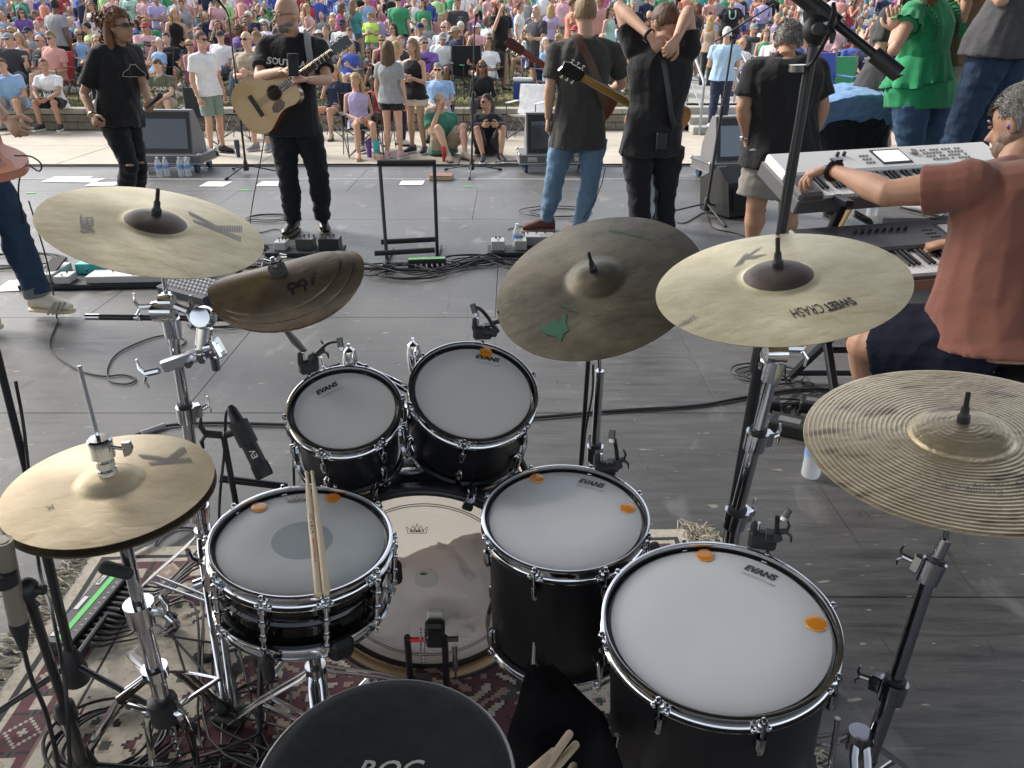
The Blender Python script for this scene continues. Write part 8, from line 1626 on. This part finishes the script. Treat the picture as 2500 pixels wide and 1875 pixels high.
b = MB(); b.tube([V((math.cos(a)*.031, math.sin(a)*.031, 0)) for a in [2*PI*i/20 for i in range(20)]], .007, 8, closed=True); b.box((0, -.034, 0), (.032, .010, .032), bev=.004); br = b.build('watch', CHD, t); dq = (j['wrL']-j['elL']).normalized().to_track_quat('Z', 'Y').to_matrix().to_4x4(); dq.translation = lerp(j['elL'], j['wrL'], .93); br.matrix_local = dq
# bent person in blue shirt
jh = dict(hip=(2080, 288, 6.1), neck=(2066, 268, 6.62), head=(2060, 268, 6.8), shL=(2010, 262, 6.55), shR=(2135, 262, 6.55), elL=(2002, 335, 6.5), wrL=(2020, 400, 6.4), elR=(2142, 335, 6.5), wrR=(2125, 400, 6.4), hpL=(2045, 285, 6.1), hpR=(2112, 285, 6.1), knL=(2040, 400, 6.1), knR=(2118, 400, 6.1), anL=(2040, 520, 6.2), anR=(2118, 520, 6.2))
hero('person bending forward in loose light blue shirt and black trousers', jh, dict(topm=cloth('chambray', (.13, .25, .44)), botm=BJ, hair='short', hairc='dark', skin='tan', shoe=BKP, g=1.35, top='long', hem=.16, ex=.06, fold=.012, loose=.05), 1., (0, .6, -.8), {'L': (0, 1, 0), 'R': (0, 1, 0)})
# woman in green top
ji = dict(hip=(2250, 225, 5.6), neck=(2262, 2, 5.6), head=(2255, -55, 5.6), shL=(2228, 32, 5.46), shR=(2300, 28, 5.78), elL=(2182, 122, 5.30), wrL=(2186, 74, 5.42), elR=(2240, 118, 5.95), wrR=(2198, 70, 5.58), hpL=(2224, 252, 5.52), hpR=(2286, 250, 5.68), knL=(2222, 372, 5.50), knR=(2268, 362, 5.70))
for sd, x, yy in (('L', 2.79, 5.6), ('R', 3.0, 5.75)): ji['an'+sd] = V((x, yy, .50))
t, j, P, r0 = hero('clapping woman in ruffled bright green top and blue jeans', ji, dict(female=True, topm=mat('green_gauze', (.012, .25, .095), .9, bump=(14, .35, .02), sheen=.2), botm=MJ, hair='long', hairc='auburn', skin='light', shoe=WHT, g=1.2, sleeve=.35, hem=.10, loose=.006, hand={'L': dict(d=V((-.25, .1, .95)), pn=V((.3, 1, 0)), curl=.15), 'R': dict(d=V((-.3, -.1, .95)), pn=V((-.3, -1, 0)), curl=.15)}), 1.03, (-.85, .5, 0), {'L': (-.8, .5, 0), 'R': (-.7, .6, 0)})
b = MB(); rr, f_, u_ = tframe(j); vs = []; N = 96; K = 14; c0 = lerp(j['hip'], j['neck'], .50)
for k in range(K+1):
    v = k/K
    for i in range(N):
        a = 2*PI*i/N; am = .010*v+(.010*max(0, (v-.86)/.14)); w = 1+.0*v; R1, R2 = .170+.075*v**.8, .140+.065*v**.8; fl_ = am*math.sin(a*13+1.3*math.sin(a*3))+(.006*math.sin(a*41+math.sin(a*5)) if v > .86 else 0); vs.append(c0+rr*((R1+fl_)*math.cos(a))+f_*((R2+fl_)*math.sin(a))-V((0, 0, .21*v-.01*math.sin(a*5)*v)))
b.add(vs, [(k*N+i, k*N+(i+1) % N, (k+1)*N+(i+1) % N, (k+1)*N+i) for k in range(K) for i in range(N)]); b.build('peplum', mat('green_gauze', ()), t, smooth=80)
for sd in 'LR':
    b = MB(); vs = []; c = j['sh'+sd]; d = (j['el'+sd]-c).normalized(); a1, a2 = frame(d); N = 48
    for k in range(5):
        for i in range(N): a = 2*PI*i/N; rd = .072+.030*k/4+(.010*k/4)*math.sin(a*11); vs.append(c+d*(.02+.10*k/4)+a1*rd*math.cos(a)+a2*rd*math.sin(a))
    b.add(vs, [(k*N+i, k*N+(i+1) % N, (k+1)*N+(i+1) % N, (k+1)*N+i) for k in range(4) for i in range(N)]); b.build('ruffled_sleeve', mat('green_gauze', ()), t, smooth=80)
    b = MB(); vs = []; N = 40; s0 = lerp(c, j['neck'], .22)
    for k in range(2):
        for i in range(N+1): q = i/N; p = lerp(s0+u_*.07-f_*.02, s0-u_*.20-f_*.125, q)+(-f_*.05*math.sin(q*PI)); vs.append(p+(-rr if sd == 'L' else rr)*(.045*k)+(-f_)*(.02*k*(1+math.sin(i*1.9)))+u_*.012*k*math.cos(i*1.9))
    b.add(vs, [(i, i+1, N+2+i, N+1+i) for i in range(N)]); b.build('ruffle', mat('green_gauze', ()), t, smooth=80)
# others standing on the riser
def riser_person(label, px, Y, hy, o, s=1., dx=0, face=(-.4, 1, 0), kx=0, ly=None):
    hip = D(px, hy, Y); hz = hip.z; f = V(face).normalized(); r = f.cross(V((0, 0, 1))); T = .50*s; P0 = {}
    P0['hip'] = hip; P0['neck'] = hip+V((dx, 0, T)); P0['head'] = P0['neck']+V((0, 0, .20*s))
    for sd, x in (('R', 1), ('L', -1)):
        P0['sh'+sd] = P0['neck']+r*x*.165*s-V((0, 0, .05)); P0['el'+sd] = P0['sh'+sd]+r*x*.06+V((0, 0, -.27*s))-f*.02; P0['wr'+sd] = P0['el'+sd]+f*.18-r*x*.06+V((0, 0, .10)); P0['hp'+sd] = hip+r*x*.088*s; leg_ = hz-.47
        P0['kn'+sd] = hip+r*x*.09+V((kx*.5, 0, -leg_*.5))+f*.02; P0['an'+sd] = V((hip.x+r.x*x*.10+kx, hip.y+r.y*x*.10, .49))
    return hero(label, P0, o, s, face, {'L': face, 'R': face})
riser_person('person in grey T-shirt and tight blue jeans at the upper right corner', 2462, 5.15, 92, dict(female=True, topm=cloth('grey_knit', (.065, .065, .07)), botm=DJ, hair='long', hairc='brown', skin='light', shoe=WHT, g=1.22, loose=.004, hem=.10), 1.12, .05, (-.45, 1, 0), -.16)
riser_person('person in tan top and cream trousers behind the green top', 2358, 5.80, 125, dict(female=True, topm=cloth('tan_rib', (.30, .21, .14)), botm=cloth('cream_trousers', (.50, .44, .35)), hair='long', hairc='sandy', skin='light', shoe=WHT, g=1.05, loose=.03), 1.08, .06, (-.5, 1, 0), -.14)
riser_person('person in denim shorts whose bare tan leg shows beside the grey T-shirt', 2352, 6.3, 175, dict(female=True, topm=cloth('striped_shirt', (.25, .25, .25)), botm=MJ, bottom='hot', hair='long', hairc='dark', skin='tan', shoe=WHT, g=1.1), 1.0, .02, (-.3, 1, 0), 0)
riser_person('person in black shorts with pale legs left of the green top', 2165, 6.2, 205, dict(female=True, topm=CM('charcoal'), botm=BJ, bottom='shorts', hair='long', hairc='dark', skin='fair', shoe=BKP, g=1.25), 1.0, .02, (-.6, 1, 0), 0)
# keyboard player
RUST = mat('rust_tee', (.20, .083, .060), .9, bump=(5, .5, .03), sheen=.15, spec=.2)
jn = dict(hip=(2470, 812, 2.48), neck=(2478, 408, 2.72), head=(2494, 302, 2.78), shL=(2372, 452, 2.60), shR=(2490, 416, 2.92), elL=(2166, 472, 2.74), wrL=(2026, 412, 3.06), elR=(2420, 560, 3.12), wrR=(2318, 592, 3.10), hpL=(2440, 842, 2.42), hpR=(2520, 812, 2.58), knL=(2112, 842, 2.76), knR=(2258, 842, 2.94))
jn['anL'] = G(2118, 1010, .085); jn['anR'] = G(2262, 985, .085)
t, j, P, r0 = hero('grey-haired keyboard player in rust T-shirt reaching along the synthesizer', jn, dict(topm=RUST, botm=mat('navy_shorts', (.010, .012, .022), .9, bump=(7, .7, .03), spec=.15), bottom='shorts', hair='short', hairc='grey', skin='tan', shoe=BKP, sole=BKP, g=1.24, belly=.075, hem=.04, sleeve=.56, ex=.026, loose=.035, fold=.0055, vox=.0075, hand={'L': dict(d=V((-.93, .12, -.30)), pn=V((-.25, -.1, -1)), curl=.55, k=1.0, side=-1), 'R': dict(d=V((-.8, .3, -.3)), pn=V((0, 0, -1)), curl=.4)}), 1.02, (-.52, .78, -.40), {'L': (-.9, .4, 0), 'R': (-.8, .5, 0)})
rf, ff, uf = hframe(j); hc = j['head']; q_ = Matrix((rf, ff, uf)).transposed(); b = MB(); b.ell(hc-uf*.070+ff*.040, .060, .060, .052, q_, 20, 14); b.ell(hc-uf*.040+ff*.010, .073, .066, .048, q_, 20, 14); me = b.mesh('beard', [hairm('stubble')], 80); ruffle(me, .003, 60); obj('beard', me, t)
b = MB(); b.ell(hc-rf*.081+ff*.002-uf*.012, .006, .007, .010, q_); b.build('earpiece', mat('blue_gloss', (.01, .02, .30), .15), t)
b = MB(); b.tube([V((math.cos(a)*.0335, math.sin(a)*.0335, 0)) for a in [2*PI*i/24 for i in range(24)]], .010, 8, closed=True, flat=.5); b.box((0, .040, 0), (.036, .011, .042), bev=.004); br = b.build('watch', mat('watch_black', (.012, .012, .014), .3), t); dq = (j['wrL']-j['elL']).normalized().to_track_quat('Z', 'Y').to_matrix().to_4x4(); dq.translation = lerp(j['elL'], j['wrL'], .92); br.matrix_local = dq
